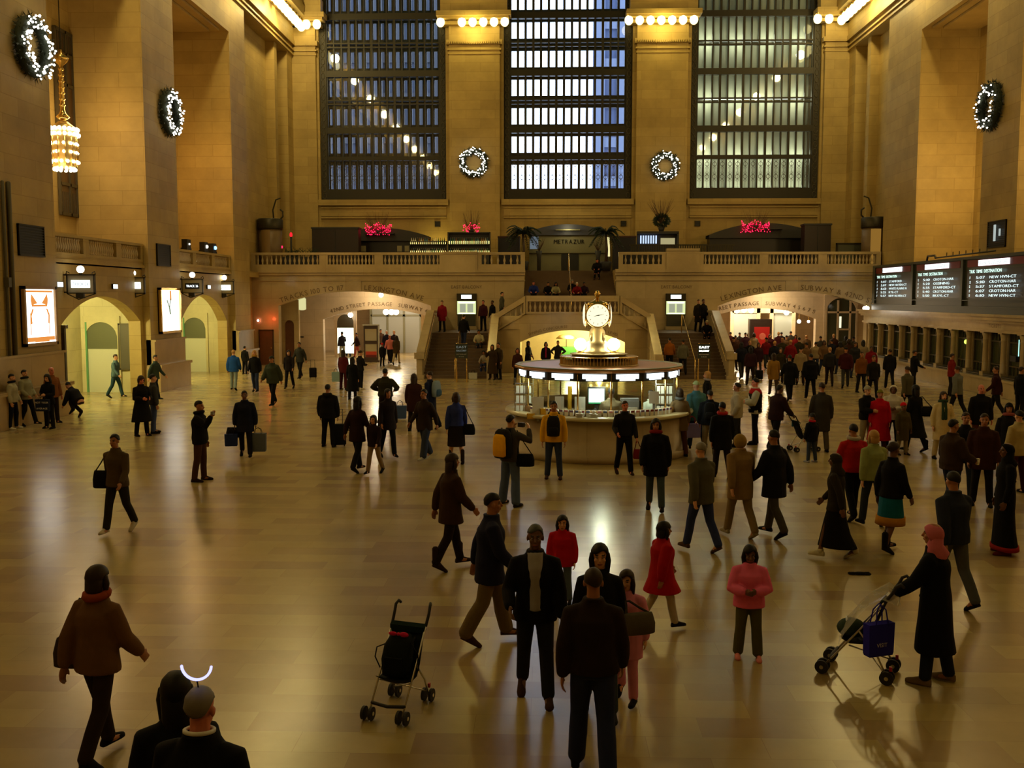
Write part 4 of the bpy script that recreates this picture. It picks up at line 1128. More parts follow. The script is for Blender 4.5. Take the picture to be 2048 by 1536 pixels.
mb = MB(); mb.box((-.1, -.1, -.3), (.05, -.06, .4)); mb.box((.4, -.1, -.1), (.5, -.06, .2)); obj('tube_light', mb, emit('dim_tube_glow', (.7, .8, .75), .6), t)
for px, py, lb in ((875, 448, 'small square vent on the east wall above the bottle bar'), (1395, 447, 'small square vent on the east wall right of the potted twigs'), (1247, 447, 'small square vent on the east wall beside the right palm')):
    p = at(px, py, 1, YE + .02); grille('wall_vent', lb, (p.x, YE + .0, p.z), 0, .36, .36)
# conduit run on the first pier
t = thing('conduit_pipe', 'pair of vertical conduits on the nearest left pier', 'pipe', (-17.93, 30.1, 2.2)); mb = MB(); mb.tube([(0, 0, 0), (0, 0, 5.3)], .05, 8); mb.tube([(0, .35, 0), (0, .35, 5.3)], .07, 8); mb.box((-.06, -.05, 2.1), (.1, .12, 2.4)); obj('pipes', mb, BRONZE2, t)

POSTW = emit('poster_glow', (1.0, .97, .86), 2.6)
def poster(label, y0, y1, z0, z1, red):
    t = thing('poster_lightbox', label, 'poster', (-18, (y0 + y1) / 2, (z0 + z1) / 2)); w, h = (y1 - y0) / 2, (z1 - z0) / 2
    mb = MB()
    for a, b in (((-w, -h), (-w + .1, h)), ((w - .1, -h), (w, h)), ((-w, h - .1), (w, h)), ((-w, -h), (w, -h + .1))): mb.box((0, a[0], a[1]), (.16, b[0], b[1]))
    mb.box((0, -w, -h), (.05, w, h)); obj('frame', mb, OAK if red else BRASS, t)
    mb = MB(); mb.box((.05, -w + .1, -h + .1), (.09, w - .1, h - .1)); lp = obj('lit_panel', mb, POSTW, t)
    mb = MB(); tint = emit('poster_tint', (.95, .34, .07), .9); tint2 = emit('poster_tint_green', (.25, .35, .18), .6)
    if red:
        mb.box((.091, -w + .18, h - .2), (.095, w - .18, h - .14))
        for sg in (-1, 1):
            mb.loft([[V((.091, sg * y, z)) for y, z in ((.15, h - .55), (.5, h - .25), (.55, h - .45), (.5, h - .62))], [V((.096, sg * y, z)) for y, z in ((.15, h - .55), (.5, h - .25), (.55, h - .45), (.5, h - .62))]])
            mb.tube([(.093, sg * .45, h - .75), (.093, sg * .58, h - .95), (.093, sg * .55, h - 1.2)], .03, 5); mb.box((.091, sg * .6 - .02, -.6), (.095, sg * .6 + .02, .1))
        mb.box((.091, -.5, h - .66), (.095, .5, h - .6)); mb.box((.091, -w + .12, -h + .12), (.095, w - .12, -h + .28))
    else:
        mb.box((.091, .0, h - .55), (.095, .18, h - .12)); mb.mat(1); mb.tube([(.093, -.35, .45), (.093, -.1, .1), (.093, .05, .5)], .03, 5); mb.tube([(.093, -.1, .1), (.093, -.02, -.15)], .04, 5); mb.mat(0)
    obj('artwork', mb, [tint, tint2], lp)
    if red:
        mb = MB(); mb.box((.1, -w + .15, -h + .02), (.14, -w + .6, -h + .14)); mb.box((.1, w - .5, -h + .05), (.14, w - .15, -h + .16)); obj('lower_strip_light', mb, SIGNW, t)
    return t
poster('glowing poster lightbox with orange decoration on the nearest left pier', 30.95, 33.05, 2.42, 4.35, True)
poster('narrow white glowing poster lightbox on the second left pier', 42.15, 44.5, 2.42, 4.4, False)

def gate_sign(label, px, py, y, dim, st):
    p = at(px, py, 1, y); t = thing('gate_sign', label, 'sign', (p.x, y, p.z))
    mb = MB(); w, h = .5, .34
    for a, b in (((-w, -h), (-w + .04, h)), ((w - .04, -h), (w, h)), ((-w, h - .04), (w, h)), ((-w, -h), (w, -h + .04))): mb.box((a[0], -.06, a[1]), (b[0], .06, b[1]))
    mb.box((-.18, -.05, -h - .16), (.1, .05, -h)); mb.tube([(-w - .02, 0, h), (-w, 0, h + .1), (-w + .1, 0, h + .04)], .02, 5); mb.tube([(w + .02, 0, h), (w, 0, h + .1), (w - .1, 0, h + .04)], .02, 5); mb.tube([(-w, 0, -h), (-.1, 0, -h - .2), (w, 0, -h)], .02, 5)
    obj('frame', mb, BRONZE, t)
    mb = MB(); mb.box((-w + .04, -.03, -h + .04), (w - .04, .03, h - .04)); obj('panel', mb, pbr('sign_panel', (.42, .36, .22), .5), t)
    mb = MB(); mb.box((-.33, -.05, -.13), (.33, -.03, .13)); dp = obj('display', mb, BLACK if dim else SIGNW, t)
    mb = MB(); text(mb, st, .15, lambda u, v: V((u, -.056, -.055 + v)), width=.55, bold=.03); obj('lettering', mb, SIGNW if dim else CHAR, dp)
    mb = MB(); mb.ell((0, 0, h + .17), .13); obj('globe', mb, emit('cool_globe_glow', (1, .94, .8), 7), t)
    mb = MB(); L = -18.3 - p.x; mb.tube([(0, 0, h), (0, 0, h + .06)], .05, 8); mb.tube([(-w, 0, h - .02), (L, 0, h - .02)], .03, 6); mb.tube([(-w, 0, -h + .05), (L, 0, -h + .05)], .025, 6); obj('bracket', mb, BRONZE, t)
    return t
gate_sign('bright hanging gate sign, nearest of the four on the left wall', 162, 568, 34.5, False, 'TRACK 28')
gate_sign('bright hanging gate sign at the far edge of the first arch', 266, 571, 40.6, False, 'TRACK 27')
gate_sign('dark hanging gate sign with white letters at the second arch', 385, 572, 45.7, True, 'TRACK 26')
gate_sign('bright hanging gate sign, farthest of the four on the left wall', 449, 575, 51.6, False, 'TRACK 25')
for px, py, lb in ((117, 569, 'small white lit exit sign left of the first gate arch'), (228, 573, 'small white lit exit sign over the first gate arch'), (416, 574, 'small white lit exit sign over the second gate arch')):
    p = at(px, py, 0, -18.28); t = thing('exit_sign', lb, 'sign', p); mb = MB(); mb.box((0, -.22, -.1), (.06, .22, .1)); obj('case', mb, BRONZE, t); mb = MB(); mb.box((.06, -.19, -.08), (.07, .19, .08)); lf_ = obj('lit_face', mb, SIGNW, t)
    mb = MB(); text(mb, 'EXIT', .1, lambda u, v: V((.075, u, -.04 + v)), width=.26); obj('lettering', mb, REDM, lf_)
# gate fittings
def gate_door(label, x, z, w, h, y, arched=False):
    t = thing('bronze_plaque' if not arched else 'gate_doorway', label, 'door' if arched else 'plaque', (x, y, z), -PI / 2)
    if arched:
        mb = MB(); arch_panel(mb, -w / 2 - .12, w / 2 + .12, 0, h + .25, -w / 2, w / 2, h * .8, h, PX_, 0, .08); obj('surround', mb, GATE, t)
        mb = MB(); mb.box((-.02, -w / 2, h * .62), (.03, w / 2, h)); obj('fanlight', mb, pbr('olive_glass', (.13, .14, .08), .3), t)
        mb = MB(); mb.box((-.02, -w / 2, 0), (.02, w / 2, h * .62)); obj('door_leaf', mb, pbr('cream_door', (.66, .66, .48), .5), t)
        mb = MB(); mb.box((.02, -w / 2, 0), (.1, -w / 2 + .07, h)); obj('frame', mb, pbr('green_frame', (.12, .32, .14), .4), t)
    else:
        mb = MB(); mb.box((0, -w / 2, 0), (.06, w / 2, h)); obj('panel', mb, pbr('plaque_bronze', (.10, .09, .06), .5, .2), t)
        mb = MB(); 
        for a, b in (((-w / 2, 0), (-w / 2 + .06, h)), ((w / 2 - .06, 0), (w / 2, h)), ((-w / 2, h - .06), (w / 2, h)), ((-w / 2, 0), (w / 2, .06))): mb.box((0, a[0], a[1]), (.1, b[0], b[1]))
        obj('frame', mb, BRONZE2, t)
    return t
gate_door('arched pale green gate doorway in the first vestibule', -20.05, 0, 1.35, 2.95, 41.24, arched=True)
gate_door('tall dark bronze track board inside the first arch', -19.02, .95, .62, 1.95, 41.24)
gate_door('arched pale gate doorway in the second vestibule', -20.2, 0, 1.2, 2.9, 52.79, arched=True)
p = at(130, 715, 0, -18.2)
t = thing('folding_gate', 'dark folded bronze gate leaf standing beside the first arch', 'gate', (-18.55, 34.3, 0)); mb = MB(); mb.box((-.2, 0, 0), (.3, .12, 2.9)); mb.box((-.25, -.04, 2.9), (.36, .16, 3.02)); mb.box((-.25, -.04, 0), (.36, .16, .9)); obj('leaf', mb, BRONZE2, t)
mb = MB(); mb.box((-.1, -.05, 1.0), (.24, .0, 2.75)); obj('glass_panel', mb, pbr('gate_maroon', (.06, .03, .025), .3), t)
for yb, nm in ((33.4, 'first'), (44.85, 'second')):
    for i in range(4 if yb < 40 else 3):
        y = yb + 2.6 + i * 1.05; t = thing('spotlight', '%s in the %s gate vestibule' % (['small hooded spotlight nearest the opening', 'small hooded spotlight, second in the row', 'small hooded spotlight, third in the row', 'small hooded spotlight, innermost'][i], nm), 'lamp', (-19.3, y, 4.3 - .22 * i * 0))
        mb = MB(); mb.tube([(0, 0, .4), (0, 0, .0)], .02, 6); mb.lathe([(.05, .02), (.07, -.05), (.14, -.16)], n=10); obj('hood', mb, BRONZE, t)
# equipment on the second aisle balustrade
for i, (px, col) in enumerate(((372, 'w'), (407, 'w'), (424, 'b'))):
    p = at(px, 490, 0, -18.35); t = thing('stage_light', ['black stage light on the second gate balustrade, nearest', 'small stage light with white lens on the gate balustrade', 'black stage light with blue lens on the gate balustrade'][i], 'lamp', (-18.35, p.y, 6.2))
    mb = MB(); mb.box((-.15, -.3, 0), (.15, .3, .1)); mb.box((-.12, -.25, .1), (.14, .25, .5)); obj('case', mb, BLACK, t)
    mb = MB(); mb.disc((.16, 0, .28), (1, -.6, 0), .09 if i else .05, 14, .05); obj('lens', mb, emit('blue_lens_glow', (.2, .5, 1), 4) if col == 'b' else emit('white_lens_glow', (1, .95, .8), 1.2), t)
# tall bronze window at the back of the left aisle
t = thing('aisle_window', 'tall narrow bronze window behind the hanging chandelier', 'window', (-20.98, 41.0 - .4, 7.3)); mb = MB(); mb.box((0, -.75, 0), (.05, .75, 7.4)); obj('pane', mb, pbr('dim_pane', (.10, .055, .02), .3), t)
mb = MB()
for y in (-.75, .1, .7): mb.box((.02, y - .05, 0), (.12, y + .05, 7.4))
for z in (0, 1.2, 3.5, 5.2, 6.4, 7.3): mb.box((.02, -.75, z), (.12, .75, z + .12))
for z0 in (.1, 6.5):
    for i in range(9): mb.box((.02, -.7 + i * .17, z0), (.08, -.66 + i * .17, z0 + .85))
obj('frame', mb, BRONZE2, t)
# red warning light and small door at the left end of the balcony wall
t = thing('warning_light', 'glowing red light on the balcony wall near the left corner', 'lamp', at(517, 641, 1, YB - .1)); mb = MB(); mb.ell((0, -.04, 0), .085); obj('lens', mb, emit('pink_red_glow', (1, .35, .25), 8), t); mb = MB(); mb.lathe([(.1, 0), (.1, .08)], n=12); mb.xf(Matrix.Rotation(PI / 2, 4, 'X')); obj('base', mb, BRONZE, t)
t = thing('service_door', 'low brown wooden door under the red light', 'door', (-17.95, YB - .06, 0)); mb = MB(); mb.box((-.38, 0, 0), (.38, .06, 2.02)); obj('leaf', mb, WOODB, t); mb = MB(); mb.box((-.44, -.03, 0), (-.38, .06, 2.08)); mb.box((.38, -.03, 0), (.44, .06, 2.08)); mb.box((-.44, -.03, 2.02), (.44, .06, 2.08)); obj('frame', mb, WOODD, t); mb = MB(); mb.ell((.3, -.03, 1.0), .04); obj('knob', mb, BRASS, t)

# ---------------------------------------------------------------- lettering cut in the stone
def inscription(label, s, size, cu, cv, R, s0, y, straight=False, w=None):
    mb = MB(); pl = lambda u, v: V((u, y, v))
    if straight: text(mb, s, size, lambda u, v: V((cu + u, y, cv + v)), gap=.14, width=w)
    else: arc_text(mb, s, size, cu, cv, R, s0, pl)
    return tag(obj('inscription', mb, LETTER), label, 'inscription')
RL = 12.8
inscription('carved words about tracks over the left half of the left arch', 'TRACKS 100 TO 117', .42, -12.67, 4.42, RL, -2.55, YB - .02)
inscription('carved avenue name over the right half of the left arch', 'LEXINGTON AVE', .42, -12.67, 4.42, RL, 2.35, YB - .02)
inscription('carved avenue name over the left half of the right arch', 'LEXINGTON AVE', .42, 12.9, 4.42, RL, -2.4, YB - .02)
inscription('carved subway and street words over the right half of the right arch', 'SUBWAY & 42ND ST', .42, 12.9, 4.42, RL, 2.6, YB - .02)
inscription('carved passage and subway words on the inner left arch', '42ND STREET PASSAGE   SUBWAY 4 5 6 7 S', .34, -11.9, 3.45, 10.2, .6, 62.48)
inscription('carved passage and subway words on the inner right arch', '42ND STREET PASSAGE   SUBWAY 4 5 6 7 S', .34, 12.0, 3.5, 10.2, -.4, 62.48)
inscription('carved balcony words above the left menu case', 'EAST BALCONY', .26, -6.05, 4.5, 0, 0, YB - .02, True, 1.8)
inscription('carved balcony words above the right menu case', 'EAST BALCONY', .26, 6.2, 4.5, 0, 0, YB - .02, True, 1.8)
inscription('carved concourse words left over the middle arch', 'DINING CONCOURSE', .2, 0, 2.38, 6.6, -1.3, 52.52)
inscription('carved concourse words right over the middle arch', 'TO LOWER LEVEL', .2, 0, 2.38, 6.6, 1.55, 52.52)

# ---------------------------------------------------------------- menu cases, sign stands, passage furniture
def menu_case(label, x):
    t = thing('menu_case', label, 'display case', (x, YB - .12, 2.1))
    mb = MB(); mb.box((-.58, 0, .85), (.58, .12, 2.1)); mb.box((-.56, -.06, 1.7), (.56, .1, 2.1)); obj('case', mb, BRONZE, t)
    mb = MB(); mb.box((-.52, -.1, 0.0), (.52, .1, .85)); obj('pedestal', mb, pbr('pedestal_grey', (.05, .05, .035), .6), t); mb = MB(); mb.box((-.6, -.14, 0), (.6, .1, .2)); obj('base', mb, MARBLE, t)
    mb = MB(); mb.box((-.55, -.02, .9), (.55, 0, 1.66)); obj('lit_board', mb, emit('menu_glow', (.85, .95, .45), .9), t); bd = t.children[-1] if t.children[-1].name.startswith('lit_board') else [c for c in t.children if c.name.startswith('lit_board')][0]
    for a in (-.22, .22): mb = MB(); mb.box((a - .17, -.04, 1.0), (a + .17, -.02, 1.5)); obj('menu_sheet', mb, emit('menu_sheet_glow', (.8, .85, .6), .45), bd)
    mb = MB(); mb.box((-.3, -.08, 1.8), (.3, -.06, 2.02)); obj('header_light', mb, SIGNW, t)
    mb = MB(); mb.box((-.48, -.05, 1.54), (.48, -.02, 1.63)); mb.box((-.48, -.05, .92), (.48, -.02, .97)); obj('tube_light', mb, emit('menu_tube_glow', (1, 1, .8), 2.2), t)
    mb = MB(); text(mb, 'MENU', .12, lambda u, v: V((u, -.085, 1.86 + v)), width=.4); obj('lettering', mb, CHAR, t)
menu_case('lit menu case on the landing wall of the left stair', -6.05); menu_case('lit menu case on the landing wall of the right stair', 6.15)
def sign_stand(label, loc, bright):
    t = thing('sign_stand', label, 'sign', loc)
    mb = MB()
    for a in (-.24, .24): mb.tube([(a, 0, .02), (a, 0, 1.85)], .022, 8); mb.tube([(a, .35, .02), (a, .02, 1.0)], .018, 6)
    mb.box((-.26, -.02, 1.13), (.26, .02, 1.17)); mb.box((-.26, -.02, 1.8), (.26, .02, 1.84)); obj('stand_frame', mb, BRASS, t)
    mb = MB(); mb.box((-.29, -.04, 1.14), (.29, -.02, 1.82)); sb = obj('board', mb, pbr('slate_board', (.035, .045, .035), .4), t)
    m = emit('stand_text_glow' + ('_bright' if bright else ''), (.9, .95, .8), 3.5 if bright else .15)
    for k, (s, z, sz) in enumerate((('EAST', 1.62, .15), ('BALCONY', 1.46, .12), ('RESTAURANT', 1.31, .07), ('& BAR', 1.2, .07))):
        mb = MB(); text(mb, s, sz, lambda u, v: V((u, -.045, z + v)), width=.46 if k < 3 else .25, bold=.09 if bright else .04); obj('lettering', mb, m if k < 2 else WHITEP, sb)
sign_stand('sign board on a tall brass stand before the left stair', (-5.35, 46.4, 0), False)
sign_stand('sign board with bright letters on a brass stand before the right stair', (5.95, 46.6, 0), True)
# left passage
t = thing('advert_kiosk', 'dark upright advertising kiosk with two posters in the left passage', 'kiosk', (-12.15, 61.0, 0))
mb = MB(); mb.box((-.5, -.18, 0), (.5, .18, .12))
for a in (-.44, .36): mb.box((a, -.14, .1), (a + .08, .14, 2.25))
for z in (.1, 1.12, 2.05): mb.box((-.44, -.13, z), (.44, .13, z + .2))
obj('frame', mb, WOODD, t); mb = MB(); mb.box((-.5, -.16, 2.25), (.5, .16, 2.32)); mb.box((.44, -.15, .1), (.5, .15, 2.3)); obj('trim', mb, CHROME, t)
mb = MB(); mb.box((-.36, -.1, 1.32), (.36, .1, 2.05)); obj('poster_panel', mb, pbr('kiosk_cream', (.45, .40, .28), .5), t)
mb = MB(); mb.box((-.36, -.1, .3), (.36, .1, 1.12)); mb.mat(1); mb.box((-.34, -.105, .45), (.34, -.1, .66)); mb.mat(2); mb.box((-.34, -.105, .3), (.34, -.1, .45)); obj('poster_panel', mb, [pbr('kiosk_cream', (.45, .40, .28), .5), pbr('kiosk_red', lin(190, 60, 40), .5), REDM], t)
t = thing('shop_window', 'narrow bright shop window at the left end of the left passage', 'window', (-14.75, 66.0, 0)); mb = MB(); arch_panel(mb, -.75, .75, 0, 3.2, -.55, .55, 2.3, 2.85, PY_, 0, .12); obj('surround', mb, CREAM, t); mb = MB(); mb.box((-.55, .05, .25), (.55, .1, 1.95)); obj('lit_pane', mb, emit('shop_glow', (.9, 1, .8), 2.2), t); mb = MB(); mb.box((-.55, .03, 1.95), (.55, .1, 2.9)); obj('upper_pane', mb, BRONZE2, t)
t = thing('passage_doors', 'wide glazed doors closing the far end of the left passage', 'door', (-11.6, 71.5, 0)); mb = MB()
for x in (-2.4, -1.2, 0, 1.2, 2.4, 3.4): mb.box((x - .08, -.05, 0), (x + .08, .08, 4.2))
mb.box((-2.4, -.05, 2.6), (3.4, .08, 2.75)); mb.box((-2.4, -.05, 4.1), (3.4, .08, 4.75)); obj('frame', mb, pbr('olive_frame', (.16, .15, .08), .5), t); mb = MB(); mb.box((-2.3, 0, 0), (3.4, .03, 4.1)); obj('pane', mb, pbr('grey_pane', (.33, .34, .31), .25), t)
t = thing('column_screen', 'pale stone doorway with a blue poster at the right of the left passage', 'doorway', (-8.75, 66.5, 0)); mb = MB(); mb.box((-1.0, 0, 0), (-.75, .2, 4)); mb.box((.6, 0, 0), (.95, .2, 4)); mb.box((-1, 0, 3.0), (.95, .2, 4.7)); obj('surround', mb, CREAM, t); mb = MB(); mb.box((-.75, .1, 0), (.2, .16, 3)); obj('panel', mb, pbr('pink_panel', (.55, .42, .28), .5), t); mb = MB(); mb.box((.2, .08, .4), (.6, .12, 2.9)); obj('poster_panel', mb, emit('teal_poster_glow', (.25, .5, .5), .7), t)
mb = MB(); mb.lathe([(.1, -.35), (.24, -.3), (.24, .35), (.1, .4)], n=14); t = thing('wall_lantern', 'cylindrical wall lantern at the upper left inside the left passage', 'lamp', (-16.2, 60.2, 3.55)); obj('shade', mb, emit('lantern_glow', (.9, .85, .4), .8), t); mb = MB(); mb.box((-.5, -.04, -.05), (0, .04, .05)); obj('bracket', mb, BRASS, t)
t = thing('side_niche', 'narrow arched brown doorway in the left side of the left passage', 'doorway', (-16.95, 59.9, 0)); mb = MB(); arch_panel(mb, -.6, .6, 0, 4.3, -.28, .3, 2.3, 2.6, PY_, 0, .3); obj('surround', mb, MARBLE, t); mb = MB(); mb.box((-.3, .2, 0), (.32, .28, 2.6)); obj('leaf', mb, WOODB, t)
t = thing('wall_plate', 'small dark slot plate on the wall inside the left passage', 'plate', at(603, 674, 1, 62.46)); mb = MB(); mb.box((-.14, 0, -.03), (.14, .03, .04)); obj('plate', mb, BLACK, t)
def pend(label, px, py, y, r, col=BULB, cat='lamp'):
    p = at(px, py, 1, y); t = thing('globe_light', label, cat, p); mb = MB(); mb.ell((0, 0, 0), r); obj('globe', mb, col, t); mb = MB(); mb.tube([(0, 0, r), (0, 0, 4.75 - p.z)], .02, 6); mb.lathe([(r * .5, r * .9), (r * .3, r * 1.3)], n=10); obj('stem', mb, BRASS, t)
pend('bright globe light just under the crown of the left arch', 762, 590, 60.3, .15)
pend('bright globe light low in the left passage near its shop window', 701, 630, 65.5, .17)
for i, px in enumerate((772, 783, 792)): pend(['left globe of the bright cluster deep in the left passage', 'middle globe of the bright cluster deep in the left passage', 'right globe of the bright cluster deep in the left passage'][i], px, 624, 67.5 + .2 * i, .2)
# right passage
for i, (px, py, y, r) in enumerate(((1436, 622, 67, .12), (1446, 622, 68, .12), (1474, 621, 66.5, .17), (1488, 619, 66, .2), (1502, 620, 66.8, .2), (1573, 625, 65, .17), (1598, 643, 68, .13), (1617, 643, 70, .1))):
    pend(['small globe light at the far left of the right passage', 'small globe light, second from the left in the right passage', 'globe light left of the brightest cluster in the right passage', 'left globe of the brightest cluster in the right passage', 'right globe of the brightest cluster in the right passage', 'globe light hanging right of the red poster', 'small globe light near the white side door', 'faint globe light deepest in the right passage'][i], px, py, y, r)
t = thing('poster_board', 'standing dark poster board with a red poster in the right passage', 'poster', (12.3, 64.0, 0)); mb = MB(); mb.box((-.7, 0, .0), (.7, .15, 2.6)); obj('board', mb, WOODD, t); mb = MB(); mb.box((-.42, -.02, .5), (.55, 0, 2.1)); obj('poster_panel', mb, pbr('poster_red', lin(205, 30, 25), .5), t); mb = MB(); mb.ell((.1, -.03, 1.5), (.22, .01, .22)); mb.box((-.3, -.03, .8), (.4, -.02, .95)); obj('artwork', mb, pbr('poster_pink', lin(230, 120, 100), .5), t); mb = MB(); mb.box((-.78, -.02, 0), (-.7, .17, 2.62)); obj('edge_trim', mb, CHROME, t)
t = thing('glass_doors', 'arched white framed glass doors at the right end of the right passage', 'door', (16.75, 62.3, 0)); mb = MB()
arch_panel(mb, -.95, 1.1, 0, 4.6, -.8, 1.0, 3.3, 3.95, PY_, 0, .18)
for x in (-.8, -.1, .65): mb.box((x - .05, .02, 0), (x + .06, .12, 3.8))
mb.box((-.8, .02, 3.0), (1.0, .12, 3.12)); mb.box((-.1, .02, 1.95), (.65, .12, 2.05)); obj('frame', mb, CREAM, t)
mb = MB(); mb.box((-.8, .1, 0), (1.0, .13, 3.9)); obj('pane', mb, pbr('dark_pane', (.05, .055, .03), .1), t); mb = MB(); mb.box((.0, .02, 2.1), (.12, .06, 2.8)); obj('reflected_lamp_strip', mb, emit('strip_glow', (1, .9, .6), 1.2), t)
t = thing('shop_front', 'glazed shop front with white panels at the back of the right passage', 'shop front', (13.6, 69, 0)); mb = MB(); 
for x in (-2.2, -.4, .5, 2.0): mb.box((x - .12, 0, 0), (x + .12, .2, 4.7))
mb.box((-2.2, 0, 2.9), (2, .2, 4.7)); obj('surround', mb, CREAM, t); mb = MB(); mb.box((-2.2, .1, .2), (-.4, .14, 2.9)); mb.box((.5, .1, .2), (2, .14, 2.9)); obj('pane', mb, pbr('cool_pane', (.35, .4, .38), .2), t)
t = thing('corner_lamp', 'bright wall lamp where the right passage meets the ticket windows', 'lamp', (17.0, 57.9, 3.42)); mb = MB(); mb.ell((-.15, -.3, -.05), (.2, .14, .12)); obj('globe', mb, BULB, t); mb = MB(); mb.tube([(0, .2, .1), (-.1, -.2, .12)], .03, 6); obj('bracket', mb, BRASS, t)

# ---------------------------------------------------------------- balcony restaurant
def lens_roof(label, x0, x1, z0, zt, zb, y, lower, mat, mat2, d=1.3):
    t = thing('bar_canopy', label, 'canopy', ((x0 + x1) / 2, y, BZ)); w = (x1 - x0) / 2; n = 16
    top = lambda u: zb + (zt - zb) * (1 - (u / w) ** 2) - BZ
    mb = MB()
    for yy in (0, d):
        for i in range(n):
            a, b = -w + 2 * w * i / n, -w + 2 * w * (i + 1) / n; k = mb.add([V((a, yy, z0 - BZ)), V((b, yy, z0 - BZ)), V((b, yy, top(b))), V((a, yy, top(a)))]); mb.face(range(k, k + 4))
    for i in range(n):
        a, b = -w + 2 * w * i / n, -w + 2 * w * (i + 1) / n
        k = mb.add([V((a, 0, top(a))), V((b, 0, top(b))), V((b, d, top(b))), V((a, d, top(a)))]); mb.face(range(k, k + 4)); k = mb.add([V((a, 0, z0 - BZ)), V((b, 0, z0 - BZ)), V((b, d, z0 - BZ)), V((a, d, z0 - BZ))]); mb.face(range(k, k + 4))
    obj('fascia', mb, mat, t); mb = MB(); mb.box((-w + .1, .25, 0), (w - .1, d, z0 - BZ)); mb.box((-w * .3, -.42, zt - BZ - .42), (w * .3, 0, zt - BZ - .36)); obj('back_panel', mb, mat2, t); return t
lens_roof('dark curved bar canopy under the left window with red lights on top', -15.3, -8.95, 7.62, 8.45, 7.9, 64.6, True, CHAR, pbr('bar_black', (.008, .006, .006), .4))
lens_roof('dark curved bar canopy under the right window with red lights on top', 9.0, 16.1, 7.75, 8.7, 7.95, 64.6, True, CHAR, pbr('bar_black', (.008, .006, .006), .4))
t = lens_roof('blue grey arched restaurant portal at the head of the upper stairs', -2.6, 2.6, 8.0, 8.7, 8.2, 65.2, True, pbr('portal_blue', (.05, .055, .085), .5), pbr('portal_screen', (.20, .19, .10), .5), 1.2)
mb = MB(); text(mb, 'METRAZUR', .38, lambda u, v: V((.1 + u, .2, 1.84 + v)), gap=.2, width=1.95, bold=.03); obj('lettering', mb, BLACK, t)
mb = MB(); mb.box((-.4, .2, 0), (.72, .24, 1.18)); obj('doorway', mb, BLACK, t)
mb = MB(); mb.box((-2.5, .15, 1.2), (2.5, .24, 1.24)); obj('rail', mb, BRONZE, t); mb = MB(); mb.box((-2.45, .22, 1.5), (-1.9, .24, 2.3)); obj('blue_pane', mb, emit('pale_blue_glow', (.4, .5, .6), .3), t)
t = thing('wall_sconce', 'tall white glowing sconce right of the restaurant portal', 'lamp', at(1217, 492, 1, 63)); mb = MB(); mb.loft([[V((x, y, -.65)) for x, y in ((-.06, -.06), (.1, -.06), (.1, .06), (-.06, .06))], [V((x, y, .55)) for x, y in ((-.16, -.06), (.06, -.06), (.06, .06), (-.16, .06))]]); obj('shade', mb, emit('sconce_glow', (.85, .75, .35), 1.0), t); mb = MB(); mb.tube([(.02, .05, -.7), (.02, .05, -1.3)], .04, 6); obj('stem', mb, BRONZE, t)
for x, sgn, nm in ((-3.55, 1, 'left'), (3.35, -1, 'right')):
    t = thing('booth_seating', 'dark blue black seating booth block just %s of the restaurant portal' % nm, 'booth', (x - .2 * sgn, 63.2, BZ)); mb = MB(); mb.box((-.68, 0, 0), (.68, 1.6, 2.1)); mb.box((-.72, -.05, 0), (.72, .1, .3)); obj('block', mb, pbr('booth_navy', (.012, .010, .02), .5), t); mb = MB(); mb.box((-.7, -.04, 2.1), (.7, 1.65, 2.2)); obj('cap_rail', mb, BURG, t)
for x, y, w, h, nm in ((-14.5, 62.0, 1.45, 2.6, 'tall dark cabinet block left of the left bar canopy'), (15.2, 62.0, .8, 2.75, 'tall dark cabinet block right of the right bar canopy')):
    t = thing('service_cabinet', nm, 'cabinet', (x, y, BZ)); mb = MB(); mb.box((-w, 0, 0), (w, .9, h)); obj('body', mb, pbr('cabinet_brown', (.018, .009, .006), .5), t); mb = MB(); mb.box((-w - .05, -.05, h), (w + .05, .9, h + .1)); obj('top', mb, CHAR, t); mb = MB(); mb.box((-.02, -.03, .1), (.02, 0, h - .1)); obj('door_joint', mb, BLACK, t)
t = thing('glass_screen', 'low grey glass screen counter near the right kiosk', 'screen', (17.2, 61.5, BZ)); mb = MB(); mb.box((-.9, 0, 0), (.9, .1, 1.55)); obj('panel', mb, pbr('screen_grey', (.10, .11, .08), .3), t); mb = MB(); mb.box((-1.0, -.03, 1.55), (1.05, .15, 1.65)); mb.box((-1, -.03, 0), (-.92, .15, 1.6)); obj('frame', mb, BRONZE, t)
# bottle bars
BARG = 'bottles on the balcony bar shelves'
def bar_unit(label, x0, x1, y, z1):
    t = thing('bar_unit', label, 'bar', ((x0 + x1) / 2, y, BZ)); w = (x1 - x0) / 2; mb = MB()
    mb.box((-w, 0, 0), (w, .35, .95)); mb.box((-w, .3, 0), (w, .35, z1 - BZ)); mb.box((-w, 0, .95), (w, .35, 1.0)); mb.box((-w, 0, 1.6), (w, .35, 1.65)); mb.box((-w, 0, z1 - BZ - .06), (w, .35, z1 - BZ)); mb.box((-w, 0, 0), (-w + .06, .35, z1 - BZ)); mb.box((w - .06, 0, 0), (w, .35, z1 - BZ)); obj('shelving', mb, CHAR, t)
    mb = MB(); mb.box((-w + .06, .27, 1.02), (w - .06, .29, 1.25)); mb.box((-w + .06, .27, 1.66), (w - .06, .29, 1.85)); obj('lit_back', mb, emit('bar_back_glow', (1, .82, .25), 2.0), t); return t
bar_unit('low lit shelf of bottles beside the left bar canopy', -9.9, -7.55, 62.0, 7.45); bar_unit('taller lit shelf of bottles left of the left palm', -7.5, -4.85, 62.0, 8.0)
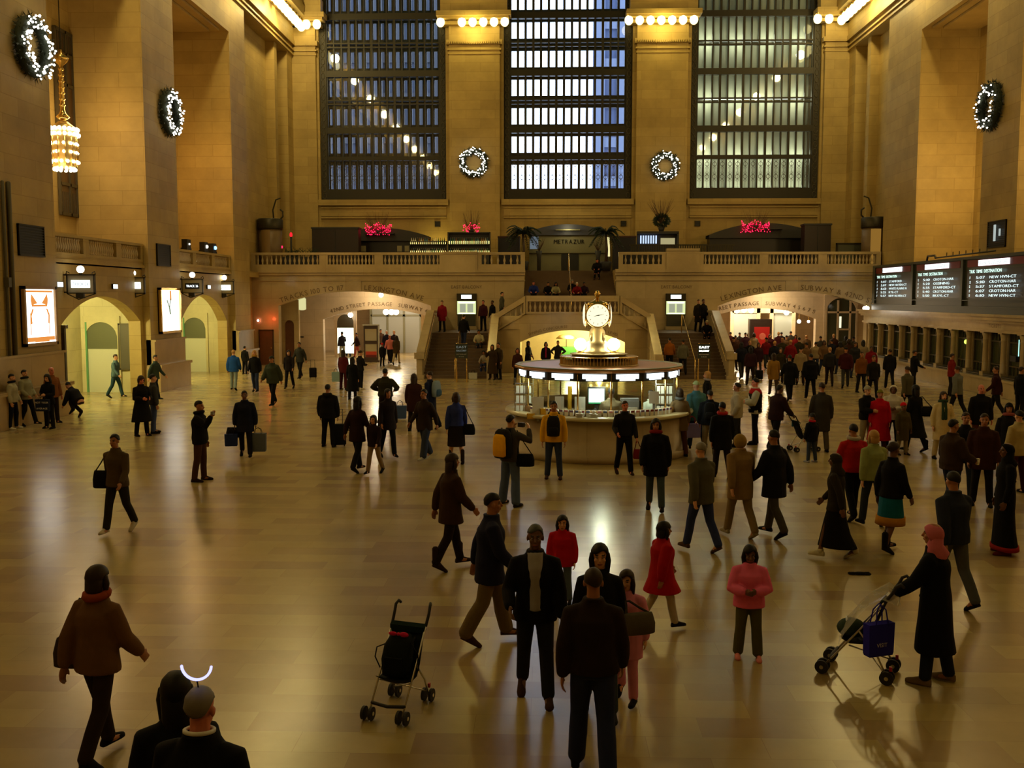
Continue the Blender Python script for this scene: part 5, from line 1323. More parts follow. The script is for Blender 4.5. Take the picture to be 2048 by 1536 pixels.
bot = thing('bottle', 'slim bottle on a lit bar shelf of the balcony', 'bottle', (-9.7, 61.95, BZ + 1.0), 0, BARG); mb = MB(); mb.lathe([(.04, 0), (.045, .02), (.045, .22), (.016, .29), (.014, .37)], n=8); obj('glass', mb, pbr('bottle_amber', (.35, .16, .02), .2), bot); mb = MB(); mb.lathe([(.017, .36), (.017, .40)], n=8); obj('cap', mb, GREYP, bot)
bcols = [pbr('bottle_green', (.05, .25, .06), .2), pbr('bottle_clear', (.7, .7, .6), .2), pbr('bottle_amber', (.35, .16, .02), .2), pbr('bottle_dark', (.02, .02, .015), .2), pbr('bottle_blue', (.06, .2, .35), .2)]
rnd = random.Random(5)
for z, x0, x1, n in ((1.0, -9.8, -7.65, 18), (1.65, -9.8, -7.65, 18), (1.0, -7.4, -4.95, 20), (1.65, -7.4, -4.95, 20)):
    for i in range(n):
        b = dup(bot, (x0 + (x1 - x0) * (i + .5) / n, 62.12 + rnd.uniform(-.05, .05), BZ + z))
        for ch in b.children:
            if ch.name.startswith('glass'):
                ch.material_slots[0].link = 'OBJECT'; ch.material_slots[0].material = rnd.choice(bcols)
for o in list(bot.children): bpy.data.objects.remove(o)
bpy.data.objects.remove(bot)
t = thing('bar_unit', 'lit glass rack under the potted twigs right of the stairs', 'bar', (5.65, 63.5, BZ)); mb = MB(); mb.box((-1.3, 0, 0), (1.3, .5, 1.3)); mb.box((-1.3, 0, 2.35), (1.3, .5, 2.5)); mb.box((1.2, 0, 1.3), (1.3, .5, 2.4)); mb.box((-1.3, .4, 1.3), (1.3, .5, 2.4)); obj('shelving', mb, CHAR, t)
mb = MB()
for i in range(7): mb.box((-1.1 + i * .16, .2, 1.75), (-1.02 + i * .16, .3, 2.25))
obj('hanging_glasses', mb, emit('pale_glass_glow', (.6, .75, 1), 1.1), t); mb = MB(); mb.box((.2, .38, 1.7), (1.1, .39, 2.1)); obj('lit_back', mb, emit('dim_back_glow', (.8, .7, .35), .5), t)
t = thing('iron_railing', 'dark slatted screen railing behind the right balustrade', 'railing', (6.3, 60.6, BZ)); mb = MB()
for i in range(44): mb.box((-2.6 + i * .14, -.02, 0), (-2.52 + i * .14, .02, 1.5))
mb.box((-2.7, -.04, 1.45), (3.6, .04, 1.53)); mb.box((-2.7, -.04, .6), (3.6, .04, .66)); obj('slats', mb, BRONZE, t)
# diners' table lamps, menus on stands
for i, px in enumerate((727, 799, 814)):
    p = at(px, 493, 1, 63.4); t = thing('table_card', ['white card on a stand in the dark left bar, leftmost', 'white card on a stand in the dark left bar, middle', 'white card on a stand in the dark left bar, rightmost'][i], 'card', (p.x, 63.4, BZ)); mb = MB(); mb.tube([(0, 0, 0), (0, 0, 1.25)], .02, 6); mb.box((-.15, -.1, 1.2), (.15, .1, 1.24)); obj('stand', mb, CHAR, t); mb = MB(); mb.box((-.15, -.01, 1.25), (.15, .01, 1.62)); obj('card', mb, pbr('card_dim', (.3, .27, .16), .6), t)
t = thing('table_lamp', 'small table lamp with a red and white glow near the left kiosk', 'lamp', (at(560, 487, 1, 60).x, 60, BZ)); mb = MB(); mb.lathe([(.04, 0), (.03, 1.05), (.1, 1.12), (.1, 1.2)], n=10); obj('base', mb, WHITEP, t); mb = MB(); mb.ell((0, 0, 1.38), (.17, .15, .13)); obj('shade', mb, REDL, t)
t = thing('candle_lamp', 'tiny red lamp on a post right of the left kiosk', 'lamp', (at(582, 468, 1, 61).x, 61, BZ)); mb = MB(); mb.tube([(0, 0, 0), (0, 0, 2.05)], .06, 8); obj('post', mb, CHAR, t); mb = MB(); mb.ell((0, 0, 2.17), (.09, .09, .16)); obj('flame_shade', mb, emit('deep_red_glow', (1, .02, .03), 1.2), t)
t = thing('hedge_planter', 'low dark planter with spiky leaves right of the left kiosk', 'planter', (-16.3, 60.3, BZ)); mb = MB(); mb.box((-1.1, -.2, 0), (1.1, .2, .8)); obj('box', mb, CHAR, t); mb = MB(); rnd = random.Random(8)
for i in range(60): x = rnd.uniform(-1, 1); mb.tube([(x, 0, .75), (x + rnd.uniform(-.1, .1), rnd.uniform(-.1, .1), 1.1), (x + rnd.uniform(-.3, .3), rnd.uniform(-.2, .2), 1.1 + rnd.random() * .35)], [.02, .018, .005], 4)
o = obj('leaves', mb, LEAF, t)
# red light bundles, potted twigs, palms
def light_bundle(label, px, py, y, w, h, n, zbase, seed):
    p = at(px, py, 1, y); rnd = random.Random(seed); t = thing('branch_arrangement', label, 'branches', (p.x, y, zbase)); c = p.z - zbase
    mb = MB(); mb.lathe([(.12, 0), (.2, .08), (.16, .2)], n=10); obj('vase', mb, CHAR, t); mb = MB()
    for i in range(46):
        a = rnd.uniform(-1, 1); mb.tube([(0, 0, .15), (a * w * .5, rnd.uniform(-.2, .2), c), (a * w * 1.05, rnd.uniform(-.3, .3), c + h + rnd.random() * .75)], [.014, .01, .004], 4)
    obj('branches', mb, TWIG, t); mb = MB(); pts = []
    for i in range(n):
        u = -1 + 2 * i / n; v = rnd.uniform(-1, .35 + .65 * math.cos(u * 2.6) ** 2); pts.append(V((u * w, rnd.uniform(-.2, .1), c + v * h))); mb.ell(pts[-1], rnd.uniform(.02, .036), n=6, m=4)
    mb.mat(1).tube(pts, .006, 4); obj('light_string', mb, [REDL, emit('red_cord_glow', (1, .01, .05), .5)], t)
light_bundle('red fairy lights tangled in twigs on the left bar canopy', 757, 457, 64.38, .85, .42, 120, 8.09, 1)
light_bundle('small red fairy light bundle in twigs on the bottle bar', 943, 454, 62.2, .52, .32, 55, 8.0, 2)
light_bundle('red fairy lights tangled in twigs on the right bar canopy', 1511, 452, 64.38, .9, .40, 130, 8.34, 3)
t = thing('potted_twigs', 'bare twigs rising from a round green bush on the glass rack', 'plant', (at(1323, 450, 1, 63.7).x, 63.75, BZ + 2.5)); rnd = random.Random(4); mb = MB(); mb.lathe([(.14, 0), (.2, .2), (.16, .3)], n=10); obj('pot', mb, CHAR, t); mb = MB()
for i in range(700):
    d = V((rnd.gauss(0, 1), rnd.gauss(0, 1), rnd.gauss(0, 1))).normalized(); o = V((0, 0, .68)) + V((d.x * .5, d.y * .4, d.z * .42)) * rnd.uniform(.5, 1); s = d.orthogonal().normalized() * .04; k = mb.add([o - s, o + s, o + d * .16]); mb.face((k, k + 1, k + 2))
obj('foliage', mb, LEAF, t); mb = MB()
for i in range(40): a = rnd.uniform(-1, 1); mb.tube([(0, 0, .3), (a * .35, rnd.uniform(-.2, .2), 1.0), (a * .95, rnd.uniform(-.4, .4), 1.55 + rnd.random() * .5)], [.014, .01, .004], 4)
obj('branches', mb, TWIG, t)
def palm(label, px, y, seed):
    p = at(px, 500, 1, y); rnd = random.Random(seed); t = thing('potted_palm', label, 'palm', (p.x, y, BZ)); mb = MB(); mb.lathe([(.28, 0), (.36, .5), (.33, .55)], n=14); obj('pot', mb, CHAR, t)
    mb = MB(); mb.tube([(0, 0, .4), (.05, 0, 1.3), (-.03, 0, 2.35)], [.1, .08, .06], 8); obj('trunk', mb, WOODD, t); mb = MB()
    for i in range(40):
        a = 2 * PI * i / 40 + rnd.uniform(-.2, .2); L = rnd.uniform(.7, 1.2); up = rnd.uniform(.1, 1.5); d = V((math.cos(a), math.sin(a) * .8, 0)); pts = [V((0, 0, 2.3)) + d * (L * s) + V((0, 0, up * s - 1.25 * s * s)) for s in (0, .25, .5, .75, 1)]
        mb.tube(pts, [.016, .014, .012, .009, .004], 4); sd = d.cross(V((0, 0, 1)))
        for q in range(1, 14):
            s = q / 14; f = int(s * 4); o = pts[f].lerp(pts[min(4, f + 1)], s * 4 - f); ln = .3 * math.sin(PI * (.15 + .8 * s))
            for sg in (-1, 1):
                e = o + sd * (sg * ln) + d * (.12) + V((0, 0, -.10)); k = mb.add([o - d * .05, o + d * .05, e]); mb.face((k, k + 1, k + 2))
    obj('fronds', mb, LEAF, t)
palm('dark potted palm left of the restaurant portal', 1046, 61.4, 1); palm('dark potted palm right of the restaurant portal', 1212, 61.8, 2)
for px, nm in ((1078, 'left'), (1196, 'right')):
    p = at(px, 520, 1, 64.0); t = thing('stair_planter', 'slim dark vase of bare twigs at the %s of the restaurant doorway' % nm, 'planter', (p.x, 64.0, BZ)); mb = MB(); mb.lathe([(.12, 0), (.13, .9), (.2, 1.3), (.16, 1.32)], n=12); obj('vase', mb, CHAR, t); mb = MB(); rnd = random.Random(px)
    for i in range(22): a = rnd.uniform(-1, 1); mb.tube([(0, 0, 1.25), (a * .2, rnd.uniform(-.1, .1), 1.6), (a * .45, rnd.uniform(-.2, .2), 1.85 + rnd.random() * .4)], [.012, .009, .004], 4)
    obj('branches', mb, TWIG, t)
# corner kiosks with hooked lamp arms
for x, lit, nm in ((-18.0, False, 'left'), (17.95, True, 'right')):
    t = thing('corner_kiosk', 'round kiosk with a dark top band at the %s end of the balcony' % nm, 'kiosk', (x, 60.0, BZ)); mb = MB(); mb.lathe([(.70, 0), (.70, 2.45)], n=24); obj('drum', mb, pbr('kiosk_tan', (.16, .10, .04), .45), t); mb = MB(); mb.lathe([(.74, 2.42), (.76, 2.5), (.76, 3.0), (.7, 3.06)], n=24); obj('top_band', mb, BRONZE, t)
    mb = MB(); a0 = PI * 1.32; a1 = PI * 1.58
    rr = [[V((.715 * math.cos(a0 + (a1 - a0) * i / 6), .715 * math.sin(a0 + (a1 - a0) * i / 6), z)) for i in range(7)] for z in (.2, 2.35)]; mb.loft(rr, caps=False, closed=False); obj('lit_panel', mb, AMBER if lit else pbr('kiosk_tan_door', (.26, .16, .06), .4), t)
    s = 1 if x < 0 else -1; mb = MB(); mb.tube([(.2 * s, .1, 3.0), (.15 * s, .1, 3.6), (.35 * s, .1, 4.2), (.62 * s, .1, 4.3)], .045, 6); mb.tube([(.55 * s, .1, 3.0), (.75 * s, .1, 3.2), (.75 * s, .1, 3.5), (.6 * s, .1, 3.62)], .05, 6); obj('lamp_arm', mb, BRONZE, t)

# ---------------------------------------------------------------- information booth and clock
BX, BY = -.05, 25.95
bt = thing('information_booth', 'round marble information booth with glass walls and lit signs', 'booth', (BX, BY, 0)); bt['label'] = 'round marble information booth with glass walls and lit signs'
mb = MB(); mb.lathe([(2.34, 0), (2.34, .16), (2.26, .18), (2.26, 1.02)], n=48); obj('base', mb, stone('booth_stone', (.46, .38, .25), (.42, .34, .22), (.3, .24, .15), 1.2, 1.3, rough=.42, msize=.006), bt)
mb = MB(); mb.lathe([(2.2, 1.02), (2.42, 1.04), (2.45, 1.08), (2.42, 1.13), (1.5, 1.13)], n=48); obj('counter', mb, pbr('counter_marble', (.62, .58, .38), .2), bt)
mb = MB(); mb.lathe([(2.12, 1.13), (2.12, 1.27), (2.02, 1.27), (2.02, 1.13)], n=32); obj('sill', mb, OAK, bt)
NP = 16; an = lambda i: 2 * PI * (i + .24) / NP - PI / 2
for i in range(NP):
    a, b = an(i), an(i + 1); A = V((2.06 * math.cos(a), 2.06 * math.sin(a), 0)); B = V((2.06 * math.cos(b), 2.06 * math.sin(b), 0)); out = ((A + B) / 2).normalized(); u = (B - A).normalized(); M_ = (A + B) / 2
    mb = MB(); mb.tube([A + V((0, 0, 1.15)), A + V((0, 0, 2.2))], .025, 6); obj('post', mb, BRASS, bt)
    mb = MB(); mb.bar(A + V((0, 0, 1.62)), B + V((0, 0, 1.62)), .006, .70); obj('glass_panel', mb, GLASS, bt)
    mb = MB(); mb.bar(A + out * .01 + V((0, 0, 2.07)), B + out * .01 + V((0, 0, 2.07)), .04, .2); sg = obj('sign_box', mb, BLACK, bt)
    if i % 2 == 0 or True:
        mb = MB(); p, q = M_ - u * .29, M_ + u * .29; mb.bar(p + out * .035 + V((0, 0, 2.09)), q + out * .035 + V((0, 0, 2.09)), .02, .11); p, q = M_ - u * .2, M_ + u * .2; mb.bar(p + out * .035 + V((0, 0, 2.015)), q + out * .035 + V((0, 0, 2.015)), .02, .05); obj('lit_sign', mb, SIGNW, sg)
        mb = MB(); text(mb, 'INFORMATION', .07, lambda s, v: M_ + out * .048 + u * s + V((0, 0, 2.065 + v)), width=.5); obj('lettering', mb, CHAR, sg)
R16 = Matrix.Rotation(2 * PI * .24 / NP - PI / 2, 4, 'Z'); flat = lambda m: setattr(m, 'sm', [False] * len(m.sm)) or m
mb = flat(MB().lathe([(2.05, 2.16), (2.17, 2.18), (2.2, 2.23), (2.17, 2.25)], n=16).xf(R16)); obj('cornice', mb, pbr('copper_trim', (.55, .28, .12), .35, .8), bt)
mb = flat(MB().lathe([(2.18, 2.24), (2.19, 2.27), (2.08, 2.275), (2.05, 2.21), (1.0, 2.21)], n=16).xf(R16))
obj('roof', mb, pbr('grey_roof', (.34, .36, .29), .45), bt)
mb = MB(); mb.lathe([(1.04, 2.20), (1.04, 2.27), (.97, 2.28), (.97, 2.36), (.70, 2.38), (.70, 2.51), (.60, 2.51)], n=32); obj('drum', mb, pbr('drum_brass', (.36, .25, .11), .5, .5), bt)
mb = MB()
for i in range(72): a = 2 * PI * i / 72; mb.bar((1.0 * math.cos(a), 1.0 * math.sin(a), 2.26), (1.0 * math.cos(a), 1.0 * math.sin(a), 2.46), .02, .02)
mb.lathe([(.99, 2.455), (1.02, 2.465), (.99, 2.475)], n=40); obj('railing', mb, BRASS, bt)
mb = MB()
for r_ in range(1): text(mb, 'INFORMATION', .11, lambda s, v: V((.69 * math.sin(s / .69), -.705 * math.cos(s / .69), 2.41 + v * .75)), width=.55); obj('drum_lettering', mb, BLACK, bt)
mb = MB(); mb.lathe([(.62, 2.505), (.73, 2.515), (.75, 2.54), (.1, 2.545)], n=32); obj('lamp_tray', mb, pbr('tray_cream', (.7, .62, .4), .3), bt)
mb = MB(); mb.lathe([(.5, 1.13), (.5, 2.2)], n=20); obj('core', mb, pbr('core_brass', (.45, .32, .1), .25, .8), bt)
mb = MB(); mb.lathe([(1.95, 2.14), (.5, 2.14)], n=32); obj('ceiling', mb, pbr('booth_ceiling', (.5, .48, .4), .5), bt)
mb = MB(); mb.lathe([(1.95, .95), (.5, .95)], n=32); obj('desk', mb, OAK, bt)
for i in (-1, 0, 1):
    mb = MB(); mb.bar((i * .9 - .3, -1.1 + abs(i) * .3, 2.1), (i * .9 + .3, -1.1 + abs(i) * .3, 2.1), .1, .05); obj('ceiling_light', mb, emit('booth_tube_glow', (.9, 1, .9), 3.5), bt)
def in_booth(px, py, r): # a spot inside the booth behind a pixel
    p = at(px, py, 1, BY - r); return p
def at_desk(px, r): p = at(px, 800, 1, BY - r); return V((p.x, BY - r, .96))
t = thing('monitor', 'bright computer monitor facing out of the booth', 'monitor', at_desk(1193, 1.75)); mb = MB(); mb.box((-.22, 0, .42), (.22, .05, .86)); mb.box((-.05, .0, .0), (.05, .05, .45)); mb.box((-.14, -.05, 0), (.14, .12, .02)); obj('case', mb, BLACK, t); mb = MB(); mb.box((-.19, -.01, .45), (.19, 0, .82)); obj('screen', mb, emit('screen_glow', (.85, 1, .9), 1.8), t); mb = MB(); mb.box((-.19, -.012, .45), (.19, -.005, .48)); obj('task_bar', mb, emit('green_bar_glow', (.1, .7, .25), .8), t)
for i, (px, r, w, h, zz) in enumerate(((1076, 1.7, .14, .5, 0.1), (1119, 1.75, .11, .42, .2), (1160, 1.8, .13, .32, .3), (1308, 1.7, .12, .3, .45))):
    p = at_desk(px, r); t = thing('notice_sheet', ['white notice behind the booth glass, leftmost', 'white notice behind the booth glass above the yellow jacket', 'white notice sheet behind the booth glass left of the monitor', 'white notice behind the glass at the right of the booth'][i], 'notice', p); mb = MB(); mb.box((-w, 0, zz), (w, .01, zz + h)); obj('sheet', mb, WHITEP, t); mb = MB(); mb.box((-.03, .01, 0), (.03, .03, zz + .05)); obj('stand', mb, GREYP, t)
for i, (px, r, w, h) in enumerate(((1062, 1.75, .1, .12), (1090, 1.72, .12, .24), (1140, 1.3, .05, .75))):
    p = at_desk(px, r); t = thing('paper_tray', ['low yellow tray at the left of the booth desk', 'tall yellow box on the booth desk behind the glass', 'narrow orange file standing at the back of the booth desk'][i], 'tray', p); mb = MB(); mb.box((-w, 0, .08), (w, .02, .08 + h)); mb.box((-w, 0, .06), (w, .2, .09)); mb.box((-w, .0, .08), (-w + .01, .2, .08 + h)); mb.box((w - .01, 0, .08), (w, .2, .08 + h)); obj('tray_body', mb, YELLOWP, t); mb = MB(); mb.box((-w + .02, .03, .09), (w - .02, .18, .07 + h * .9)); obj('papers', mb, WHITEP, t)
t = thing('desk_terminal', 'grey desk terminal at the right of the booth', 'terminal', at_desk(1262, 1.7)); mb = MB(); mb.box((-.2, 0, .1), (.2, .3, .5)); mb.box((-.24, .05, .5), (.2, .3, .56)); obj('case', mb, GREYP, t); mb = MB(); mb.box((-.16, -.02, .12), (.16, 0, .36)); obj('front_panel', mb, WHITEP, t)
for i, px in enumerate((1048, 1330)):
    t = thing('leaflet_rack', ['rack of leaflets at the left end of the booth', 'rack of leaflets at the right end of the booth'][i], 'rack', at_desk(px, .95)); mb = MB()
    for z in (.1, .35, .6, .85): mb.box((-.22, 0, z), (.22, .12, z + .02)); 
    mb.box((-.24, 0, 0), (-.22, .14, 1)); mb.box((.22, 0, 0), (.24, .14, 1)); obj('rack_frame', mb, CHROME, t); mb = MB()
    for z in (.12, .37, .62):
        for q in range(4): mb.box((-.2 + q * .1, .03, z), (-.12 + q * .1, .05, z + .19))
    obj('leaflets', mb, WHITEP, t)
rnd = random.Random(12)
lf = thing('leaflet_stack', 'small stack of timetable leaflets on the booth sill', 'leaflets', (BX, BY - 2.15, 1.13), 0, 'timetable leaflets along the booth counter'); mb = MB(); mb.box((-.045, -.03, 0), (.045, .03, .15)); obj('sheets', mb, WHITEP, lf); mb = MB(); mb.box((-.045, -.034, .1), (.045, -.03, .15)); obj('cover_band', mb, REDM, lf)
lcol = [REDM, pbr('leaflet_blue', (.1, .15, .4), .5), pbr('leaflet_pink', (.6, .25, .3), .5), pbr('leaflet_purple', (.2, .12, .3), .5)]
for i in range(30):
    a = -PI / 2 + (i - 15) * .062 + .02; o = dup(lf, (BX + 2.17 * math.cos(a), BY + 2.17 * math.sin(a), 1.13), a + PI / 2)
    for ch in o.children:
        if ch.name.startswith('cover'): ch.material_slots[0].link = 'OBJECT'; ch.material_slots[0].material = rnd.choice(lcol)
for o in list(lf.children): bpy.data.objects.remove(o)
bpy.data.objects.remove(lf)
for i, px in enumerate((1158, 1186)):
    p = at(px, 830, 1, BY - 2.3); t = thing('paper_pile', ['crumpled white papers on the booth counter left of the monitor', 'crumpled white papers on the counter in front of the monitor'][i], 'papers', (p.x, BY - 2.27, 1.13)); mb = MB(); rnd2 = random.Random(i)
    for q in range(5): mb.box((-.09 + rnd2.random() * .04, -.06, q * .02), (.08 + rnd2.random() * .04, .06, q * .02 + .012))
    obj('sheets', mb, WHITEP, t); mb = MB(); mb.ell((0.02, 0, .13), (.05, .035, .045), n=7, m=5); obj('crumpled_sheet', mb, WHITEP, t)
# litter along the foot of the booth
# clock
ck = thing('clock', 'four faced brass clock with glowing dials on top of the booth', 'clock', (BX - .05, BY - .05, 2.8))
mb = MB(); mb.lathe([(.34, -.255), (.34, -.2), (.27, -.16), (.25, -.02), (.27, .02), (.22, .08), (.20, .32), (.15, .40), (.12, .44), (.18, .46), (.2, .50), (.12, .52)], n=20)
for i in range(4):
    a = PI / 4 + i * PI / 2; mb.tube([(.2 * math.cos(a), .2 * math.sin(a), .02), (.26 * math.cos(a), .26 * math.sin(a), .14), (.2 * math.cos(a), .2 * math.sin(a), .26)], .03, 6)
obj('pedestal', mb, pbr('aged_brass', (.44, .36, .20), .45, .6), ck)
mb = MB(); mb.lathe([(.10, .5), (.2, .56), (.13, .6), (.16, .64), (.30, .68)], n=20); obj('neck', mb, BRASS, ck)
mb = MB(); mb.lathe([(.12, .44), (.21, .45), (.21, .47), (.12, .48)], n=20); obj('collar', mb, BLACK, ck)
zc = .78 - .06
CZ = .73
mb = MB(); mb.box((-.27, -.27, CZ - .27), (.27, .27, CZ + .27)); mb.lathe([(.3, CZ + .25), (.26, CZ + .32), (.12, CZ + .37), (.03, CZ + .44)], n=20)
for i in range(4):
    a = PI / 4 + i * PI / 2; mb.tube([(.28 * math.cos(a), .28 * math.sin(a), CZ - .24), (.34 * math.cos(a), .34 * math.sin(a), CZ), (.28 * math.cos(a), .28 * math.sin(a), CZ + .28)], .05, 8)
obj('case', mb, BRASS, ck)
mb = MB(); mb.lathe([(.02, CZ + .42), (.05, CZ + .46), (.075, CZ + .54), (.06, CZ + .6), (.03, CZ + .64), (.0, CZ + .645)], n=14); mb.lathe([(.075, CZ + .53), (.085, CZ + .55), (.07, CZ + .57)], n=14); obj('acorn_finial', mb, BRASS, ck)
DIAL = emit('opal_dial_glow', (1, .93, .62), 1.2)
for i in range(4):
    a = -PI / 2 + i * PI / 2; d = V((math.cos(a), math.sin(a), 0)); u = V((-d.y, d.x, 0)); C0 = d * .30 + V((0, 0, CZ))
    mb = MB(); mb.smooth = True; rings = []
    for r_, o in ((.295, 0), (.28, .035), (.2, .06), (.1, .072), (.01, .075)): rings.append([C0 + d * o + u * (r_ * math.cos(2 * PI * j / 32)) + V((0, 0, r_ * math.sin(2 * PI * j / 32))) for j in range(32)])
    mb.loft(rings); dl = obj('dial', mb, DIAL, ck)
    mb = MB(); mb.tube([C0 + d * .01 + u * (.30 * math.cos(2 * PI * j / 32)) + V((0, 0, .30 * math.sin(2 * PI * j / 32))) for j in range(33)], .022, 6); obj('bezel', mb, BRASS, ck)
    mb = MB(); F = lambda x, z: C0 + d * .082 + u * x + V((0, 0, z))
    for ang, ln, wd in ((math.radians(257), .13, .014), (math.radians(77), .19, .010)):
        k = V((math.sin(ang), math.cos(ang))); n_ = V((k.y, -k.x)); q = [k * -.04 + n_ * wd, k * ln, k * -.04 - n_ * wd]; idx = mb.add([F(p.x, p.y) for p in q]); mb.face((idx, idx + 1, idx + 2))
    mb.ell(C0 + d * .085, .018, n=8, m=5)
    obj('hands', mb, BLACK, dl)
    mb = MB()
    for h in range(12):
        k = V((math.sin(h * PI / 6), math.cos(h * PI / 6))); n_ = V((k.y, -k.x)) * .006; q = [k * .20 + n_, k * .24 + n_, k * .24 - n_, k * .20 - n_]; FF = lambda x, z: C0 + d * .066 + u * x + V((0, 0, z)); idx = mb.add([FF(p.x, p.y) for p in q]); mb.face(range(idx, idx + 4))
    obj('hour_marks', mb, pbr('dial_mark', (.5, .38, .2), .5), dl)
for sx, nm in ((-1, 'left'), (1, 'right')):
    t = thing('booth_lamp', 'bright round lamp on the booth roof %s of the clock pedestal' % nm, 'lamp', (BX - .05 + sx * .43, BY - .05, 2.545)); mb = MB(); mb.lathe([(.09, 0), (.05, .05), (.06, .1)], n=12); obj('base', mb, BRASS, t); mb = MB(); mb.ell((0, 0, .23), .165); obj('globe', mb, emit('booth_globe_glow', (1, .95, .75), 14), t)  # globe enlarged so its shape includes the bloom
# ---------------------------------------------------------------- the crowd
K = (16, 15, 16); K2 = (24, 22, 23); NAVY = (22, 25, 46); JEAN = (64, 78, 120); DJEAN = (38, 46, 76); BRN = (48, 32, 22); DBR = (34, 24, 19); KHA = (128, 112, 84); GREY = (92, 90, 88); DGR = (52, 52, 52)
def P(label, px, py, hd, pose='stand', h=1.72, sk='l', hair=('short', 'black'), coat=(K, .82), legs=(K2, 't'), z=0.0, **kw):
    kw.setdefault('vox', .0125 if py < 1000 else .010)
    loc = ground(px, py, z); return person(label, (loc.x, loc.y, z), hd, pose, h, sk, hair, coat, legs, **kw)
def PY(label, px, yy, z, hd, pose='stand', h=1.72, sk='l', hair=('short', 'black'), coat=(K, .82), legs=(K2, 't'), **kw):
    """person standing on level z at distance yy, seen in pixel column px"""
    x = at(px, 640, 1, yy).x; kw.setdefault('vox', .016); return person(label, (x, yy, z), hd, pose, h, sk, hair, coat, legs, **kw)
# --- left side of the floor
P('person in pale jacket and white shoes, leftmost by the left wall', 30, 858, 80, 'relax', 1.68, coat=((165, 160, 140), .86), legs=(NAVY, 't'), shoe=(215, 210, 200), scarf=K, puff=.025)
P('person in grey jacket leaning on the left wall, second from the left edge', 60, 852, 100, 'lean', 1.72, coat=((138, 136, 112), .82), legs=(K, 't'), shoe=K, scarf=(30, 36, 34), puff=.025)
a = P('long haired person in black holding a lettered bag by the left wall', 98, 857, 190, 'read', 1.66, hair=('long', 'black'), coat=(K, .78), legs=(K2, 't'))
shopping_bag('white and blue lettered bag held by the long haired person at the left wall', V((a.location.x + .05, a.location.y - .42, 1.02)), (28, 34, 60), .40, .36, .1, 0, letters=(('NOT YOUR', .075, .24, (225, 225, 220)), ('AVERAGE', .075, .06, (225, 225, 220))), drop=.08)
P('balding ruddy faced person in a rust coat behind the lettered bag', 108, 846, 120, 'stand', 1.78, 'r', ('balding', 'grey'), coat=((120, 72, 32), .8), legs=(DBR, 't'))
P('person in black jacket crouching at the foot of the left wall', 152, 836, 290, 'crouch', 1.72, coat=(K2, .95), legs=(DBR, 't'), puff=.03)
P('person in blue grey jacket walking past the first gate arch', 233, 796, 95, 'walk', 1.72, coat=((70, 92, 96), .84), legs=((40, 66, 78), 't'), hair=('short', 'brown'))
P('person in dark teal jacket walking in front of the pier plinth', 312, 800, 100, 'walk2', 1.74, coat=((52, 66, 62), .8), legs=(NAVY, 't'))
P('person in a long black coat reading a white paper, left of centre', 286, 872, 130, 'read', 1.74, 'r', ('curly', 'brown'), coat=(K, .42), legs=(K, 't'), flare=.08, puff=.03)
P('person in pale jeans half hidden behind the long black coat', 311, 866, 60, 'stand', 1.74, coat=(DGR, .85), legs=(JEAN, 't'), hair=('crop', 'black'))
a = P('person in black jacket and brown trousers raising a hand, left floor', 404, 962, 92, 'raise', 1.76, 'm', ('short', 'black'), coat=(K, .82), legs=((72, 46, 30), 't'), shoe=(40, 24, 16), scarf=K, puff=.03)
p_ = hand_of(a, 1); t = thing('camera', 'small silver camera in the raised hand of the black jacketed person', 'camera', p_); mb = MB(); mb.box((-.03, -.055, -.03), (.03, .055, .035)); obj('case', mb, GREYP, t); mb = MB(); mb.lathe([(.022, 0), (.02, .03)], n=10); mb.xf(Matrix.Rotation(PI / 2, 4, 'Y')); obj('lens', mb, BLACK, t)
a = P('person in dark navy coat walking with bags in both hands', 492, 914, 170, 'carry', 1.66, 'd', ('crop', 'black'), coat=(NAVY, .66), legs=(K2, 't'), puff=.03)
p_ = hand_of(a, 1); handbag('black shoulder bag at the side of the navy coated walker', p_ + V((-.06, .05, -.12)), K, .34, .26, .14, hang=p_); shopping_bag('blue carrier bag hanging below the black shoulder bag', p_ + V((-.06, -.1, 0)), (34, 48, 104), .3, .3, .12, .2)
p_ = hand_of(a, 0); shopping_bag('large grey blue shopping bag in the other hand of the navy walker', p_ + V((.05, 0, 0)), (92, 100, 118), .38, .46, .15, .1)
P('person in bright blue jacket and pale jeans walking away by the second gate', 468, 781, 0, 'step', 1.72, 'l', ('crop', 'blond'), coat=((32, 78, 150), .8), legs=((128, 140, 140), 't'), puff=.03)
P('small person in black behind the blue jacket', 491, 748, 20, 'stand', 1.45, coat=(K, .8), legs=(K, 't'))
P('blond person in dark jacket with mustard scarf, left floor', 511, 784, 185, 'step', 1.74, 'l', ('bob', 'blond'), coat=(K, .8), legs=(DJEAN, 't'), scarf=(150, 112, 40))
P('tall person in mottled green jacket striding near the left arch', 546, 812, 200, 'walk', 1.82, 'm', coat=((52, 58, 42), .78), legs=(K, 't'), puff=.05, cap=(50, 52, 46))
P('person in fitted black coat walking toward the viewer, left arch', 579, 778, 180, 'walk2', 1.68, 'l', ('long', 'black'), coat=((28, 20, 18), .82), legs=(K, 't'))
a = P('person in dark grey coat pulling a wheeled case by the left arch', 600, 758, 200, 'walk', 1.78, 'm', coat=((44, 44, 38), .78), legs=(K, 't'))
suitcase('black wheeled case pulled behind the dark grey coat', V((a.location.x + .55, a.location.y + .4, 0)), K, .3, .36, .5, .22)
a = P('person in black standing with a suitcase, seen from behind', 658, 893, 5, 'stand', 1.68, 'm', ('crop', 'black'), coat=((20, 18, 17), .80), legs=(K, 't'), puff=.045, hoodd=(20, 18, 17), girth=1.06)
suitcase('black upright suitcase beside the person in black', V((a.location.x + .26, a.location.y + .02, 0)), (18, 18, 20), .25, .4, .58, .2)
